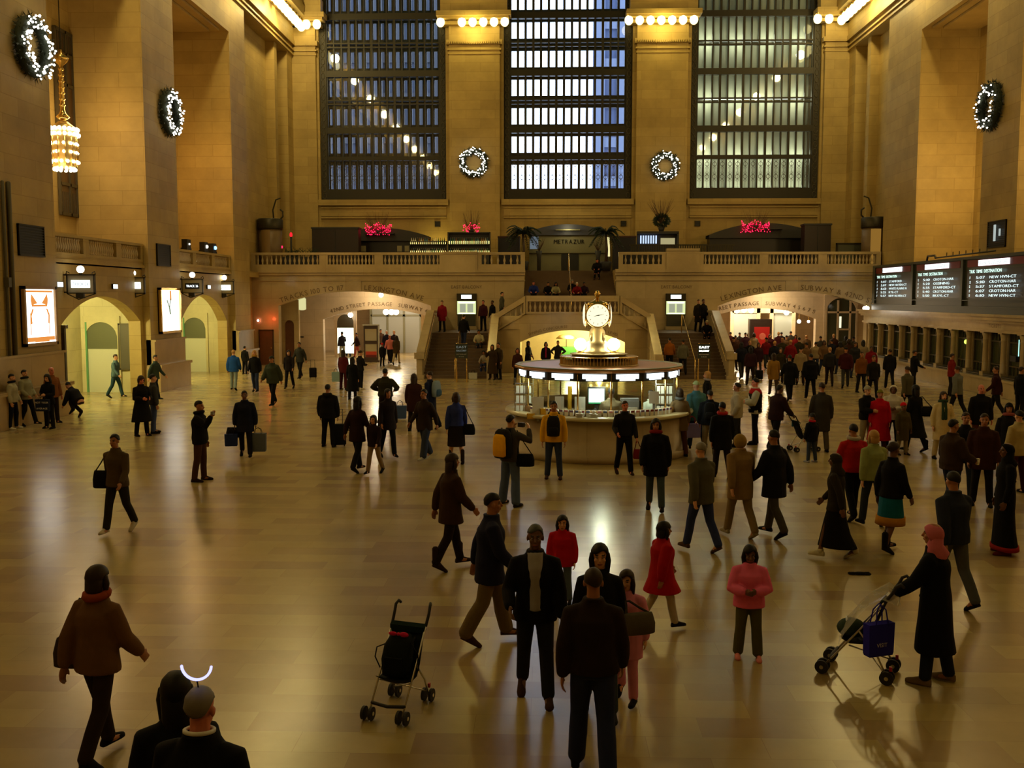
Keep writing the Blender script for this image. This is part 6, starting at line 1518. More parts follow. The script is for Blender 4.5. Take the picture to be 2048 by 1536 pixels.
P('person in maroon coat with long hair before the left arch', 688, 779, 20, 'stand', 1.72, 'l', ('long', 'brown'), coat=((82, 24, 26), .74), legs=((70, 20, 24), 't'))
shopping_bag('pale blue carrier bag held by the maroon coat', V((ground(684, 779).x - .22, ground(684, 779).y - .2, .92)), (132, 158, 162), .32, .42, .14)
P('person in very long black coat standing before the left arch', 706, 799, 10, 'stand', 1.66, 'l', ('long', 'black'), coat=(K, .34), legs=(K, 't'), flare=.06)
P('person in black jacket and white shoes facing the left arch', 722, 778, 40, 'read', 1.68, 'l', ('bun', 'brown'), coat=(K2, .84), legs=(K, 't'), shoe=(220, 215, 205))
P('broad person in olive jacket with hands on hips, seen from behind', 772, 852, 8, 'akimbo', 1.80, 'm', ('crop', 'black'), coat=((44, 42, 26), .90), legs=((36, 24, 22), 't'), puff=.035, girth=1.1)
P('person in dark maroon coat walking left of the booth, nearest row', 716, 944, 30, 'walk', 1.72, 'm', coat=((40, 20, 20), .7), legs=(K2, 't'), hair=('long', 'black'))
P('stooping child in pale trousers beside the dark maroon coat', 749, 948, 200, 'walk2', 1.32, 'l', ('bob', 'black'), coat=((34, 18, 18), .82), legs=((140, 118, 92), 't'))
P('person in blackish coat walking behind the pale trousered child', 776, 915, 150, 'step', 1.70, 'm', coat=((30, 20, 20), .7), legs=(K, 't'), hair=('bob', 'black'))
shopping_bag('blue checked carrier bag standing on the floor by the olive jacket', V((ground(800, 838).x, ground(800, 838).y, .62)), (70, 92, 138), .42, .42, .2, .1, drop=.18)
P('person in long dark brown coat seen from behind, left of the booth', 829, 862, 5, 'stand', 1.72, 'l', ('long', 'brown'), coat=((52, 26, 18), .6), legs=(DBR, 't'), puff=.03)
a = P('person in navy coat carrying a pale striped backpack', 862, 859, 300, 'step', 1.74, 'l', ('crop', 'brown'), coat=((26, 30, 54), .6), legs=(NAVY, 't'))
backpack('pale blue striped backpack on the navy coat', a, (128, 146, 158), col2=(60, 90, 120))
P('person in brown jacket and blue jeans striding left of the booth', 850, 921, 215, 'walk', 1.74, 'm', coat=((46, 34, 26), .74), legs=((54, 62, 86), 't'), shoe=(180, 175, 160), wide=.02)
a = P('person in royal blue jacket and dark skirt seen from behind', 913, 928, 350, 'step', 1.70, 'l', ('bob', 'brown'), coat=((40, 52, 120), .92), legs=((28, 20, 16), 's'), boot=.2, shoe=(40, 28, 18))
handbag('black shoulder bag hanging beside the royal blue jacket', PW(a, (.28, -.04, .84)), K, .34, .26, .13, hang=PW(a, (.17, 0, 1.42)))
# --- around the booth
a = P('person in grey and black jacket and jeans photographing the clock', 1022, 1010, 35, 'photo', 1.76, 'l', ('short', 'black'), coat=((66, 62, 62), .86), legs=((80, 96, 136), 't'), shoe=(30, 26, 24), wide=.02, vox=.010)
backpack('yellow and black backpack on the photographing person', a, (30, 28, 28), col2=(240, 178, 20), size=1.12, big=True)
handbag('black camera bag hanging at the hip of the photographing person', PW(a, (.30, .05, .90)), K, .36, .24, .2, hang=PW(a, (.12, .0, 1.46)))
p_ = (hand_of(a, 0) + hand_of(a, 1)) / 2; t = thing('camera', 'black camera held up by the person with the yellow backpack', 'camera', p_, -math.radians(35)); mb = MB(); mb.box((-.065, -.03, -.04), (.065, .03, .045)); obj('case', mb, BLACK, t); mb = MB(); mb.tube([(0, .03, 0), (0, .1, 0)], .032, 10, round_ends=False); obj('lens', mb, BLACK, t)
a = P('person in yellow jacket and jeans facing the viewer in front of the booth', 1107, 958, 183, 'stand', 1.72, 'm', ('short', 'black'), coat=((228, 172, 20), .84), legs=((50, 60, 92), 't'), shoe=(58, 36, 26), puff=.03, hoodd=(60, 56, 50), vox=.010)
backpack('dark grey backpack worn on the chest of the yellow jacket', a, (34, 33, 36), front=True, col2=(28, 27, 30), size=.92)
a = P('person in long grey coat at the booth counter, seen from behind', 1221, 921, 3, 'relax', 1.80, 'd', ('crop', 'black'), coat=((112, 100, 78), .52), legs=((70, 84, 90), 't'), puff=.03)
t = shopping_bag('black flat portfolio bag held by the grey coat', V((a.location.x - .28, a.location.y - .12, .80)), K, .12, .62, .34, .3, drop=.1)
shopping_bag('pale teal carrier bag standing behind the black leather jacket', V((a.location.x - .02, a.location.y - .3, .66)), (108, 142, 142), .4, .46, .14, .1)
a = P('person in black leather jacket and black jeans standing at the booth', 1248, 950, 172, 'hold', 1.66, 'r', ('crop', 'brown'), coat=((26, 25, 28), .92), legs=((14, 14, 15), 't'), shoe=(48, 30, 18), boot=.12, vox=.010)
handbag('red plaid bag hanging from the hand of the leather jacket', hand_of(a, 0) + V((.03, 0, -.28)), (120, 26, 34), .24, .22, .12, hang=hand_of(a, 0))
P('person in black coat and jeans walking left before the booth', 1310, 1022, 190, 'step', 1.72, 'm', ('long', 'black'), coat=(K, .66), legs=((66, 80, 94), 't'), puff=.04, scarf=(130, 30, 30))
a = P('person in tan coat turned to the right end of the booth', 1357, 912, 350, 'relax', 1.72, 'l', ('bob', 'brown'), coat=((112, 92, 66), .66), legs=((80, 46, 24), 't'), scarf=(90, 92, 96))
shopping_bag('lavender shopping bag beside the tan coat', V((ground(1383, 905).x, ground(1383, 905).y, .95)), (142, 134, 220), .42, .36, .14, .2, handle=(170, 30, 40), drop=.2)
P('person in teal jacket and pale cap by the right end of the booth', 1392, 900, 340, 'step', 1.78, 'l', None, coat=((72, 124, 140), .74), legs=((34, 50, 84), 't'), cap=(176, 190, 130), puff=.04)
P('blond person in black jacket behind the teal jacket', 1411, 856, 275, 'stand', 1.74, 'l', ('bob', 'blond'), coat=(K, .8), legs=(K2, 't'), scarf=(150, 140, 140))
a = P('person in black hooded jacket and beige trousers with a backpack', 1418, 913, 10, 'stand', 1.68, 'm', ('short', 'black'), coat=((18, 20, 26), .84), legs=((122, 108, 80), 't'), puff=.03, shoe=(70, 80, 76))
backpack('black backpack on the person in beige trousers', a, (18, 18, 18), size=.9)
P('person in off white jacket right of the booth, looking left', 1470, 893, 285, 'pocket', 1.72, 'm', ('short', 'black'), coat=((182, 172, 148), .8), legs=(DGR, 't'), puff=.04, eyes=False)
a = P('person in black jacket with red shoulders and white sleeves', 1506, 888, 275, 'cross', 1.80, 'r', ('short', 'black'), coat=((190, 194, 188), .82), legs=(K2, 't'), puff=.045)
f = FIGS[a.name]; mb = f.coat(.84, .058, collar=True); 
ves = MB(); prof = [(.235, .175, .86), (.235, .175, 1.0), (.23, .17, 1.15), (.245, .18, 1.28), (.245, .172, 1.36)]
ves.smooth = True; ves.loft([f.torso_ring(z, rx, ry) for rx, ry, z in prof]); ves.xf(Matrix.Scale(f.k, 4) @ Matrix.Translation(f.off)); obj('vest', ves, cloth(K), a)
ves = MB(); ves.smooth = True; ves.loft([f.torso_ring(z, rx, ry) for rx, ry, z in ((.246, .173, 1.355), (.25, .15, 1.42), (.15, .115, 1.475), (.11, .10, 1.49))]); ves.xf(Matrix.Scale(f.k, 4) @ Matrix.Translation(f.off)); obj('shoulder_yoke', ves, cloth((170, 16, 26)), a)
P('person in black coat with a red scarf walking away right of the booth', 1443, 958, 355, 'step', 1.68, 'm', ('crop', 'black'), coat=(K, .66), legs=(DBR, 't'), scarf=(165, 34, 28), puff=.035)
P('person in tan hooded coat walking away, right of centre', 1478, 1075, 340, 'walk', 1.72, 'l', None, coat=((134, 108, 68), .66), legs=((130, 112, 82), 't'), hood=(150, 122, 66), puff=.03, shoe=(150, 140, 120))
a = P('person in dark maroon jacket pushing a stroller right of the booth', 1549, 903, 60, 'push', 1.74, 'd', ('crop', 'black'), coat=((40, 18, 20), .82), legs=(K2, 't'), puff=.035)
STR3 = a
P('person in navy coat and grey trousers walking, right of centre', 1546, 1074, 320, 'walk2', 1.78, 'm', ('short', 'black'), coat=((24, 24, 34), .66), legs=((70, 66, 52), 't'), puff=.035)
P('person in grey jacket and blue jeans striding away, centre right', 1400, 1104, 330, 'walk', 1.72, 'l', ('short', 'grey'), coat=((84, 82, 68), .78), legs=((44, 56, 110), 't'), shoe=(74, 54, 36), puff=.03)
P('tall person in charcoal overcoat looking away, right floor', 1640, 903, 5, 'stand', 1.80, 'm', ('short', 'brown'), coat=((54, 50, 44), .52), legs=((84, 74, 52), 't'), puff=.02)
a = P('child in black jacket with a red scarf beside the charcoal overcoat', 1621, 924, 330, 'stand', 1.18, 'm', ('short', 'black'), coat=(K, .76), legs=((48, 56, 76), 't'), scarf=(180, 24, 44), puff=.045, shoe=(140, 140, 150))
# --- right cluster
P('person in black coat and pale trousers with a light cap, right floor', 1733, 903, 150, 'cross', 1.70, 'l', None, coat=(K, .86), legs=((140, 128, 100), 't'), beanie=(150, 146, 130), puff=.045)
P('person in a crimson coat with an olive hat, right floor', 1757, 905, 185, 'stand', 1.62, 'm', None, coat=((172, 10, 24), .34), legs=((60, 16, 16), 't'), beanie=(112, 112, 30), puff=.03, flare=.10)
P('person in white hooded jacket beside the crimson coat', 1783, 897, 200, 'cross', 1.68, 'd', None, coat=((196, 190, 176), .8), legs=(K, 't'), hood=(205, 200, 188), puff=.035)
a = P('person in flared black long coat with a shoulder bag, right floor', 1828, 904, 330, 'hold', 1.72, 'd', ('long', 'black'), coat=((17, 15, 14), .38), legs=(K, 't'), flare=.10, boot=.15)
handbag('black bag hanging at the back of the flared long coat', PW(a, (.12, -.26, 1.08)), K, .3, .26, .14, hang=PW(a, (.14, -.06, 1.44)))
P('child in olive coat with a red hat among the right cluster', 1805, 910, 160, 'stand', 1.32, 'd', None, coat=((72, 62, 34), .5), legs=((130, 116, 88), 't'), beanie=(200, 16, 24), puff=.03)
P('long haired person in cream coat with a green scarf', 1883, 918, 185, 'relax', 1.68, 'l', ('long', 'brown'), coat=((198, 178, 132), .5), legs=((180, 160, 118), 't'), scarf=(44, 66, 48), tail=.42, puff=.02)
P('ruddy faced person in black coat near the ticket windows', 1958, 905, 182, 'stand', 1.76, 'r', ('balding', 'brown'), coat=(K, .72), legs=((92, 50, 26), 't'), puff=.03)
P('person in red jacket and black trousers walking away, right', 1703, 1040, 350, 'walk2', 1.72, 'm', ('crop', 'black'), coat=((170, 24, 20), .88), legs=((14, 13, 13), 't'), scarf=(176, 168, 160), puff=.03)
P('person in pale green jacket beside the red jacket', 1744, 1052, 345, 'step', 1.66, 'l', ('bob', 'blond'), coat=((142, 152, 96), .84), legs=((40, 46, 56), 't'), puff=.04)
a = P('person in black jacket over a teal and yellow skirt', 1777, 1104, 60, 'step', 1.72, 'd', ('bun', 'brown'), coat=((18, 15, 15), .86), legs=((14, 92, 122), 's'), wide=.48, shoe=(22, 18, 16), boot=.18)
f = FIGS[a.name]; mb = MB(); mb.smooth = True; rr = [f.hem_ring(z, .045) for z in (.43, .56)]; mb.loft(rr); mb.xf(Matrix.Scale(f.k, 4) @ Matrix.Translation(f.off)); obj('yellow_hem', mb, cloth((178, 120, 12)), a)
P('person in a floor length black skirt with a white shoe, right', 1668, 1117, 300, 'walk', 1.62, 'd', None, coat=((44, 38, 28), .8), legs=((20, 16, 14), 's'), wide=.18, veil=(46, 40, 30), shoe=(205, 196, 170))
a = P('person in brown jacket lifting a white cup, right floor', 1898, 1032, 70, 'hold', 1.76, 'm', ('short', 'black'), coat=((54, 38, 24), .84), legs=(DJEAN, 't'), puff=.045)
p_ = hand_of(a, 1); t = thing('paper_cup', 'white paper cup held by the brown jacketed person', 'cup', p_ + V((0, 0, -.04))); mb = MB(); mb.lathe([(.028, 0), (.038, .1)], n=12); obj('cup_wall', mb, WHITEP, t); mb = MB(); mb.lathe([(.041, .1), (.041, .112)], n=12); obj('lid', mb, WHITEP, t)
P('person in dark blue jacket standing behind the paper cup', 1926, 1000, 190, 'stand', 1.74, 'm', ('short', 'brown'), coat=((24, 24, 30), .84), legs=((44, 54, 76), 't'))
P('person in a floor length black dress with a red hem', 2002, 1106, 275, 'stand', 1.74, 'd', None, coat=((14, 12, 13), .7), legs=((15, 12, 13), 'l'), veil=(15, 13, 14), shoe=(90, 20, 18))
f = FIGS[[n for n in FIGS][-1]]; mb = MB(); mb.smooth = True; mb.loft([f.hem_ring(z, .075) for z in (.07, .14)]); mb.xf(Matrix.Scale(f.k, 4) @ Matrix.Translation(f.off)); obj('red_hem', mb, cloth((150, 30, 22)), bpy.data.objects[[n for n in FIGS][-1]])
P('person in cream jacket at the right edge, turned away', 2030, 985, 340, 'stand', 1.70, 'l', ('crop', 'black'), coat=((178, 160, 112), .8), legs=((60, 20, 30), 't'), puff=.03)
P('hatted person with a scarf over the mouth, right edge group', 2012, 962, 200, 'stand', 1.70, 'm', ('long', 'black'), coat=(K2, .6), legs=(K, 't'), beanie=K, scarf=(150, 80, 78))
P('person in dark brown coat at the centre of the right edge group', 1962, 1012, 200, 'stand', 1.78, 'm', ('short', 'brown'), coat=((56, 28, 16), .7), legs=(K2, 't'), puff=.03)
P('person in navy jacket and grey jeans behind the headscarf', 1899, 1216, 340, 'walk', 1.76, 'm', ('crop', 'black'), coat=((36, 42, 62), .84), legs=((78, 82, 88), 't'), puff=.035)
BOOTHCOAT = P('person in long black coat and pink headscarf holding a stroller', 1862, 1364, 305, dict(L=(6, 4, 3), R=(-5, 7, 3), A=(34, 8, 20, 5), B=(30, 8, 24, 5), lean=4), 1.68, 'm', None, coat=((11, 10, 10), .36), legs=((32, 36, 56), 't'), veil=(200, 108, 130), shoe=(122, 100, 72), flare=.04, puff=.03, vox=.008)
P('child in pink jacket and olive trousers clasping hands', 1496, 1318, 186, 'cross', 1.26, 'd', ('bob', 'black'), coat=((236, 108, 160), .82), legs=((84, 82, 44), 't'), shoe=(226, 138, 142), puff=.05, wide=.015, vox=.008, eyes=True)
P('child in bright red coat and white trousers twirling', 1322, 1256, 70, 'walk2', 1.28, 'm', ('bob', 'black'), coat=((168, 12, 20), .62), legs=((186, 176, 158), 't'), shoe=(24, 20, 20), puff=.05, flare=.10, vox=.009)
# --- the walking family in front
P('grey haired person in black blazer and grey sweater walking forward', 1070, 1402, 180, 'hold', 1.76, 'd', ('short', 'dgrey'), coat=((17, 15, 18), .80), legs=((34, 34, 40), 't'), shoe=(62, 40, 22), shirt=((158, 156, 164), .112, .93), puff=.02, vox=.008, eyes=True)
a = P('long haired person in black top with a handbag walking forward', 1197, 1432, 182, 'step', 1.66, 'l', ('long', 'black'), coat=((19, 16, 17), .84), legs=((52, 64, 84), 't'), vox=.008, eyes=True, shoe=(40, 40, 48))
handbag('grey handbag on the arm of the walking long haired person', PW(a, (-.36, .12, .96)), (88, 80, 68), .34, .2, .14, .3, hang=PW(a, (-.26, .06, 1.15)))
a = P('child in red hooded jacket and jeans walking behind the black blazer', 1124, 1206, 185, 'stand', 1.14, 'l', ('bob', 'black'), coat=((186, 14, 32), .76), legs=((84, 100, 124), 't'), hoodd=(214, 70, 84), puff=.045, vox=.008, eyes=True)
P('person in brown jacket and dark jeans walking away, nearest the viewer at centre', 1184, 1552, 2, 'step', 1.74, 'm', ('crop', 'brown'), coat=((40, 28, 20), .88), legs=((36, 44, 80), 't'), puff=.026, vox=.008, wide=.01)
P('child in a pale pink coat hidden behind the brown jacket', 1252, 1402, 200, 'step', 1.30, 'l', ('long', 'brown'), coat=((222, 138, 180), .6), legs=((216, 136, 176), 't'), puff=.03, vox=.009)
P('person in dark navy coat and khaki trousers striding right, centre', 982, 1286, 80, 'walk', 1.74, 'm', ('short', 'black'), coat=((28, 30, 58), .72), legs=((112, 94, 62), 't'), shoe=(66, 44, 30), puff=.03, wide=.02, vox=.009)
P('person in brown coat and dark boots walking away, centre left', 903, 1138, 60, 'walk', 1.70, 'm', ('long', 'brown'), coat=((58, 38, 24), .7), legs=(DBR, 't'), shoe=(42, 26, 16), boot=.2, puff=.03)
a = P('person in brown jacket with a dark bag walking on the empty left floor', 238, 1066, 190, 'walk2', 1.68, 'm', ('short', 'black'), coat=((82, 66, 44), .82), legs=((40, 38, 34), 't'), shoe=(190, 180, 160))
handbag('black bag at the hip of the walker on the empty left floor', PW(a, (.28, .02, .92)), K, .3, .3, .14, hang=PW(a, (.16, 0, 1.38)))
a = P('person in tan jacket with a rust scarf at the lower left', 205, 1522, 20, 'walk', 1.70, 'm', ('bob', 'brown'), coat=((108, 76, 46), .82), legs=((44, 32, 22), 't'), scarf=(150, 66, 34), puff=.03, vox=.008)
handbag('brown shoulder bag carried by the tan jacket', PW(a, (-.30, .02, .92)), (62, 50, 38), .36, .26, .14, hang=PW(a, (-.16, 0, 1.42)))
# west stair below the viewpoint and the two people coming down it
t = thing('staircase', 'stone flight descending to the floor below the picture', 'staircase', (-1.45, 5.7, 0)); mb = MB()
for i in range(15): mb.box((-4, -(i + 1) * .36 if i < 14 else -8, 0), (4, -i * .36, .15 * (i + 1) - (.0 if i else 0)))
obj('steps', mb, STEP, t); mb = MB(); mb.tube([(-3.8, 0, .9), (-3.8, -5, 3.0)], .03, 8); obj('handrail', mb, BRASS, t)
x = at(408, 1440, 1, 4.82).x
a = person('grey haired person in black coat seen from behind at the lower left', (x, 4.80, .45), 8, 'stand', 1.60, 'r', ('short', 'grey'), (K, .7), (K, 't'), puff=.03, girth=1.06, vox=.007)
f = FIGS[a.name]; mb = MB(); mb.tube([f.W(f.neck + V((.078 * math.cos(q), .074 * math.sin(q), .045 - .01 * math.sin(q)))) for q in [2 * PI * j / 20 for j in range(21)]], .012, 6); obj('shirt_collar', mb, WHITEP, a)
b = f.W(f.headc + V((0, -.02, .165))); t = thing('glow_headband', 'violet glowing crescent headband above the grey haired person', 'headband', PW(a, b) + V((0, 0, .085))); mb = MB(); mb.tube([(.075 * math.cos(q), -.02, .075 * math.sin(q)) for q in [PI * 1.02 + PI * .95 * j / 14 for j in range(15)]], .007, 6); obj('glow_tube', mb, emit('violet_glow', (.42, .42, 1), 2.0), t); mb = MB(); mb.tube([(0, -.02, -.075), (0, 0, -.13)], .004, 5); obj('stem', mb, BLACK, t)
x = at(352, 1400, 1, 5.5).x
person('long haired person in black coat beside the grey haired person', (x, 5.5, .15), 340, 'stand', 1.70, 'm', ('long', 'black'), (K, .66), (K, 't'), puff=.03, vox=.009)

# --- stairs, landings and arches
PY('person in a red coat on the left stair landing', 884, 54.6, 2.1, 190, 'stand', 1.70, coat=((128, 18, 34), .6), legs=(K2, 't'))
PY('person in black stepping up the left stair', 927, 51.6, 1.35, 20, 'step', 1.72, coat=(K, .8), legs=(DJEAN, 't'))
PY('person in white jacket seated on the left stair', 957, 51.55, 1.05, 185, 'sitlow', 1.68, 'm', coat=((186, 176, 140), .98), legs=((60, 66, 80), 't'))
PY('person in pale top and blue jeans seated low on the left stair', 966, 49.4, .15, 200, 'sitlow', 1.62, 'm', ('bob', 'black'), coat=((150, 140, 120), .98), legs=((50, 60, 100), 't'))
shopping_bag('white plastic bag on the floor at the foot of the left stair', V((at(946, 745, 1, 48.4).x, 48.4, .45)), (190, 190, 180), .4, .3, .2)
PY('person in a long brown coat at the foot of the left stair', 984, 48.1, 0, 200, 'phone', 1.70, 'm', ('long', 'black'), coat=((52, 38, 24), .3), legs=(DBR, 't'), flare=.05)
PY('person in olive coat leaning beside the long brown coat', 996, 48.35, 0, 220, 'stand', 1.78, 'm', coat=((60, 48, 26), .5), legs=(K2, 't'))
PY('person in maroon top with pink trim on the landing right of the menu case', 966, 55.6, 2.1, 200, 'stand', 1.72, 'r', coat=((60, 22, 30), .84), legs=(K, 't'))
PY('person in black near the menu case on the left landing', 984, 56.6, 2.1, 230, 'stand', 1.70, 'd', coat=(K, .8), legs=(K, 't'))
PY('person in grey climbing the turning steps of the left stair', 1003, 55.4, 2.55, 100, 'step', 1.70, coat=((74, 74, 62), .8), legs=(DGR, 't'))
PY('person in black overcoat on the right stair landing', 1397, 55.6, 2.1, 170, 'stand', 1.76, 'l', coat=((40, 34, 22), .5), legs=(K, 't'), hair=('short', 'brown'))
PY('person in black jacket turned to the rail on the right landing', 1407, 54.9, 2.1, 150, 'relax', 1.78, 'd', coat=(K, .8), legs=(K, 't'))
PY('person in black seated at the top of the right stair', 1414, 52.6, 1.5, 190, 'sitlow', 1.72, 'm', coat=(K, .98), legs=(K, 't'), cap=(150, 140, 110))
PY('person in an orange jacket climbing the right stair', 1340, 49.6, .3, 10, 'step', 1.66, 'm', coat=((148, 84, 18), .84), legs=(K, 't'), hair=('short', 'black'))
PY('person in grey jacket climbing the right stair', 1367, 49.3, .15, 5, 'step', 1.74, 'm', coat=((96, 94, 78), .8), legs=(K2, 't'))
PY('person in a blue jacket seated on the upper stair, leftmost', 1067, 57.35, 3.62, 180, 'sitlow', 1.74, 'r', coat=((30, 46, 120), .98), legs=(K2, 't'), hair=('short', 'brown'))
PY('person in black seated on the upper stair, second from left', 1096, 57.35, 3.62, 180, 'sitlow', 1.66, 'm', coat=(K, .98), legs=(K2, 't'))
PY('person in black and white seated on the upper stair', 1112, 57.35, 3.62, 170, 'sitlow', 1.66, 'm', ('long', 'black'), coat=((150, 146, 110), .98), legs=(K, 't'), scarf=K)
PY('person in dark red seated right of the brass rail on the upper stair', 1153, 57.35, 3.62, 190, 'sitlow', 1.64, 'l', coat=((116, 18, 22), .98), legs=(K2, 't'), hair=('short', 'white'))
PY('person in black seated just left of the red one on the upper stair', 1144, 57.75, 3.77, 180, 'sitlow', 1.64, 'l', coat=(K, .98), legs=(K2, 't'), hair=('short', 'grey'))
PY('person in dark purple seated rightmost on the upper stair', 1168, 57.35, 3.62, 180, 'sitlow', 1.66, 'd', coat=((40, 22, 34), .98), legs=(K, 't'))
PY('person in black coat crouched low on the right of the upper stair', 1193, 60.4, 5.0, 190, 'sitlow', 1.74, 'r', coat=(K, .98), legs=(K, 't'), puff=.05)
PY('long haired person in black under the middle arch', 1056, 51.6, 0, 120, 'hold', 1.70, 'm', ('long', 'black'), coat=(K, .7), legs=(K, 't'))
PY('person in black with a magenta top under the middle arch', 1092, 51.4, 0, 180, 'stand', 1.68, 'm', ('bob', 'black'), coat=(K, .7), legs=(K, 't'), shirt=((150, 24, 80), .06, .92))
PY('person in dark grey jacket, rightmost of three under the middle arch', 1116, 51.9, 0, 190, 'akimbo', 1.74, 'l', ('short', 'brown'), coat=((40, 38, 42), .8), legs=(K, 't'))
PY('person with brown hair half hidden behind the left roof edge of the booth', 1035, 45.5, 0, 190, 'stand', 1.66, 'r', ('bob', 'brown'), coat=((60, 30, 24), .8), legs=(K, 't'))
t = thing('info_stall', 'green draped stall under the middle arch', 'stall', (at(1131, 720, 1, 55).x, 55, 0)); mb = MB(); mb.box((-.5, 0, 0), (.6, .7, 1.25)); obj('drape', mb, cloth((70, 130, 60)), t); mb = MB(); mb.smooth = True; mb.lathe([(.6, 1.7), (.4, 1.88), (.05, 1.95)], (0.05, .35, 0), 16); obj('canopy', mb, cloth((160, 140, 90)), t); mb = MB(); mb.tube([(0.05, .35, 1.2), (.05, .35, 1.8)], .02, 6); obj('pole', mb, BRONZE, t)
# booth clerk
person('clerk in pale shirt standing inside the booth', (BX + 1.28, BY - .85, 0), 150, 'read', 1.66, 'd', ('crop', 'black'), ((190, 200, 190), .95), (K2, 't'), vox=.012)
# --- left passage
PY('person in navy jacket and pale jeans looking into the bright shop window', 683, 63.6, 0, 320, 'phone', 1.78, 'm', coat=((28, 26, 36), .84), legs=((160, 160, 145), 't'))
PY('person in white top leaning in the left passage', 695, 66.5, 0, 200, 'relax', 1.72, 'm', coat=((205, 195, 160), .84), legs=(K2, 't'))
PY('person in dark coat moving left of the kiosk in the left passage', 713, 65.0, 0, 250, 'walk', 1.64, 'm', coat=((44, 24, 20), .8), legs=((150, 70, 60), 't'))
PY('person in pink shirt walking out of the left passage', 779, 59.6, 0, 185, 'walk', 1.70, 'r', ('balding', 'grey'), coat=((205, 116, 110), .86), legs=(K, 't'))
PY('person in olive coat and pale trousers in the left passage', 792, 58.9, 0, 10, 'walk2', 1.70, 'm', coat=((66, 50, 28), .66), legs=((190, 170, 130), 't'), hair=('bob', 'brown'))
PY('child in black with a red hat in the mouth of the left passage', 764, 57.6, 0, 20, 'stand', 1.32, 'm', None, coat=(K, .7), legs=(K, 't'), beanie=(190, 24, 22))
PY('tall person in black coat, left of the pair deep in the left passage', 773, 64.6, 0, 170, 'step', 1.80, 'l', coat=((26, 20, 30), .6), legs=(K, 't'), hair=('short', 'white'))
PY('tall person in dark brown coat, right of the pair deep in the left passage', 788, 64.3, 0, 180, 'step', 1.80, 'l', coat=((36, 22, 26), .6), legs=(K, 't'), hair=('short', 'blond'))
PY('person in brown walking far back in the left passage', 761, 68.6, 0, 160, 'walk', 1.76, 'm', coat=((64, 44, 30), .8), legs=(DBR, 't'))
# --- ticket windows
for lb, px, py, hd, pose, cc, kw in (('person in black at a ticket window, farther of the two alone there', 1826, 782, 80, 'hold', K, {}), ('person in red and black at the near ticket windows', 1903, 792, 85, 'relax', (120, 26, 18), {}), ('person in grey jacket walking past the near ticket windows', 1912, 838, 330, 'walk', (104, 106, 100), {}),
                        ('person in dark maroon near the ticket windows at right', 1990, 838, 300, 'walk2', (46, 16, 16), {}), ('person in black at the right edge by the ticket windows', 2040, 838, 70, 'stand', K, {}), ('person in dark coat facing forward left of the ticket windows', 1745, 800, 185, 'walk', (28, 24, 18), {}),
                        ('person in black walking behind the dark forward facing coat', 1778, 778, 10, 'step', (22, 18, 14), {}), ('person in grey green jacket near the white hooded jacket', 1812, 838, 340, 'walk', (78, 74, 56), {}), ('person in amber jacket before the ticket windows', 1722, 785, 170, 'stand', (112, 66, 16), {})):
    P(lb, px, py, hd, pose, 1.72, 'm', ('short', 'brown'), (cc, .8), (K2, 't'), vox=.016, **kw)
# --- the crowd in front of the right passage
a = P('person in mustard coat walking away toward the right passage', 1546, 792, 5, 'walk', 1.72, 'm', ('long', 'brown'), coat=((142, 104, 40), .66), legs=((60, 46, 34), 't'), vox=.016)
P('person in long black coat walking away right of the mustard coat', 1578, 802, 355, 'walk2', 1.76, 'm', ('short', 'black'), coat=(K, .6), legs=(K, 't'), vox=.016, puff=.03)
P('broad person in black jacket walking away right of the long black coat', 1620, 800, 5, 'walk', 1.78, 'm', ('short', 'black'), coat=(K, .78), legs=(K, 't'), vox=.016, puff=.07)
suitcase('black carry case beside the mustard coat', V((ground(1518, 760).x, ground(1518, 760).y, 0)), K, 0, .34, .45, .3)
rnd = random.Random(21)
cws = {'black': K, 'brown': (62, 36, 20), 'maroon': (58, 16, 18), 'red': (112, 16, 18), 'grey': (66, 62, 56), 'tan': (98, 72, 44), 'olive': (48, 42, 22), 'navy': (22, 24, 36), 'cream': (140, 122, 92), 'charcoal': (36, 34, 34), 'plum': (48, 24, 32)}
hws = {'black hair': (('short', 'black'), None), 'brown hair': (('bob', 'brown'), None), 'fair hair': (('crop', 'blond'), None), 'a dark cap': (None, (20, 20, 22)), 'long dark hair': (('long', 'black'), None)}
combos = [(c, h) for h in hws for c in cws]; rnd.shuffle(combos)
spots = [(1466, 742), (1482, 758), (1499, 745), (1516, 748), (1531, 738), (1548, 752), (1563, 742), (1580, 750), (1597, 740), (1612, 756), (1630, 745), (1646, 752), (1662, 741), (1679, 750), (1695, 744), (1709, 756), (1658, 772), (1690, 776), (1706, 738), (1725, 752), (1741, 762), (1600, 770), (1560, 768), (1500, 770),
         (1470, 724), (1490, 722), (1507, 726), (1539, 725), (1556, 722), (1572, 727), (1590, 724), (1460, 717), (1478, 715), (1496, 717), (1562, 716), (1580, 717), (1612, 727), (1640, 731), (1666, 728), (1690, 729)]
for (px, py), (c, h) in zip(spots, combos):
    hh, cp = hws[h]; back = rnd.random() < .5
    P('person in %s with %s, %s, in the crowd at the right passage' % (c, h, 'walking away' if back else 'coming forward'), px, py, rnd.uniform(-25, 25) + (0 if back else 180), rnd.choice(['walk', 'walk2', 'step', 'stand', 'hold']), rnd.uniform(1.62, 1.8), rnd.choice('lmmd'), hh, (cws[c], rnd.choice([.84, .8, .66])), (rnd.choice([K2, DJEAN, DGR, DBR]), 't'), cap=cp, vox=.018, puff=rnd.uniform(.01, .045))

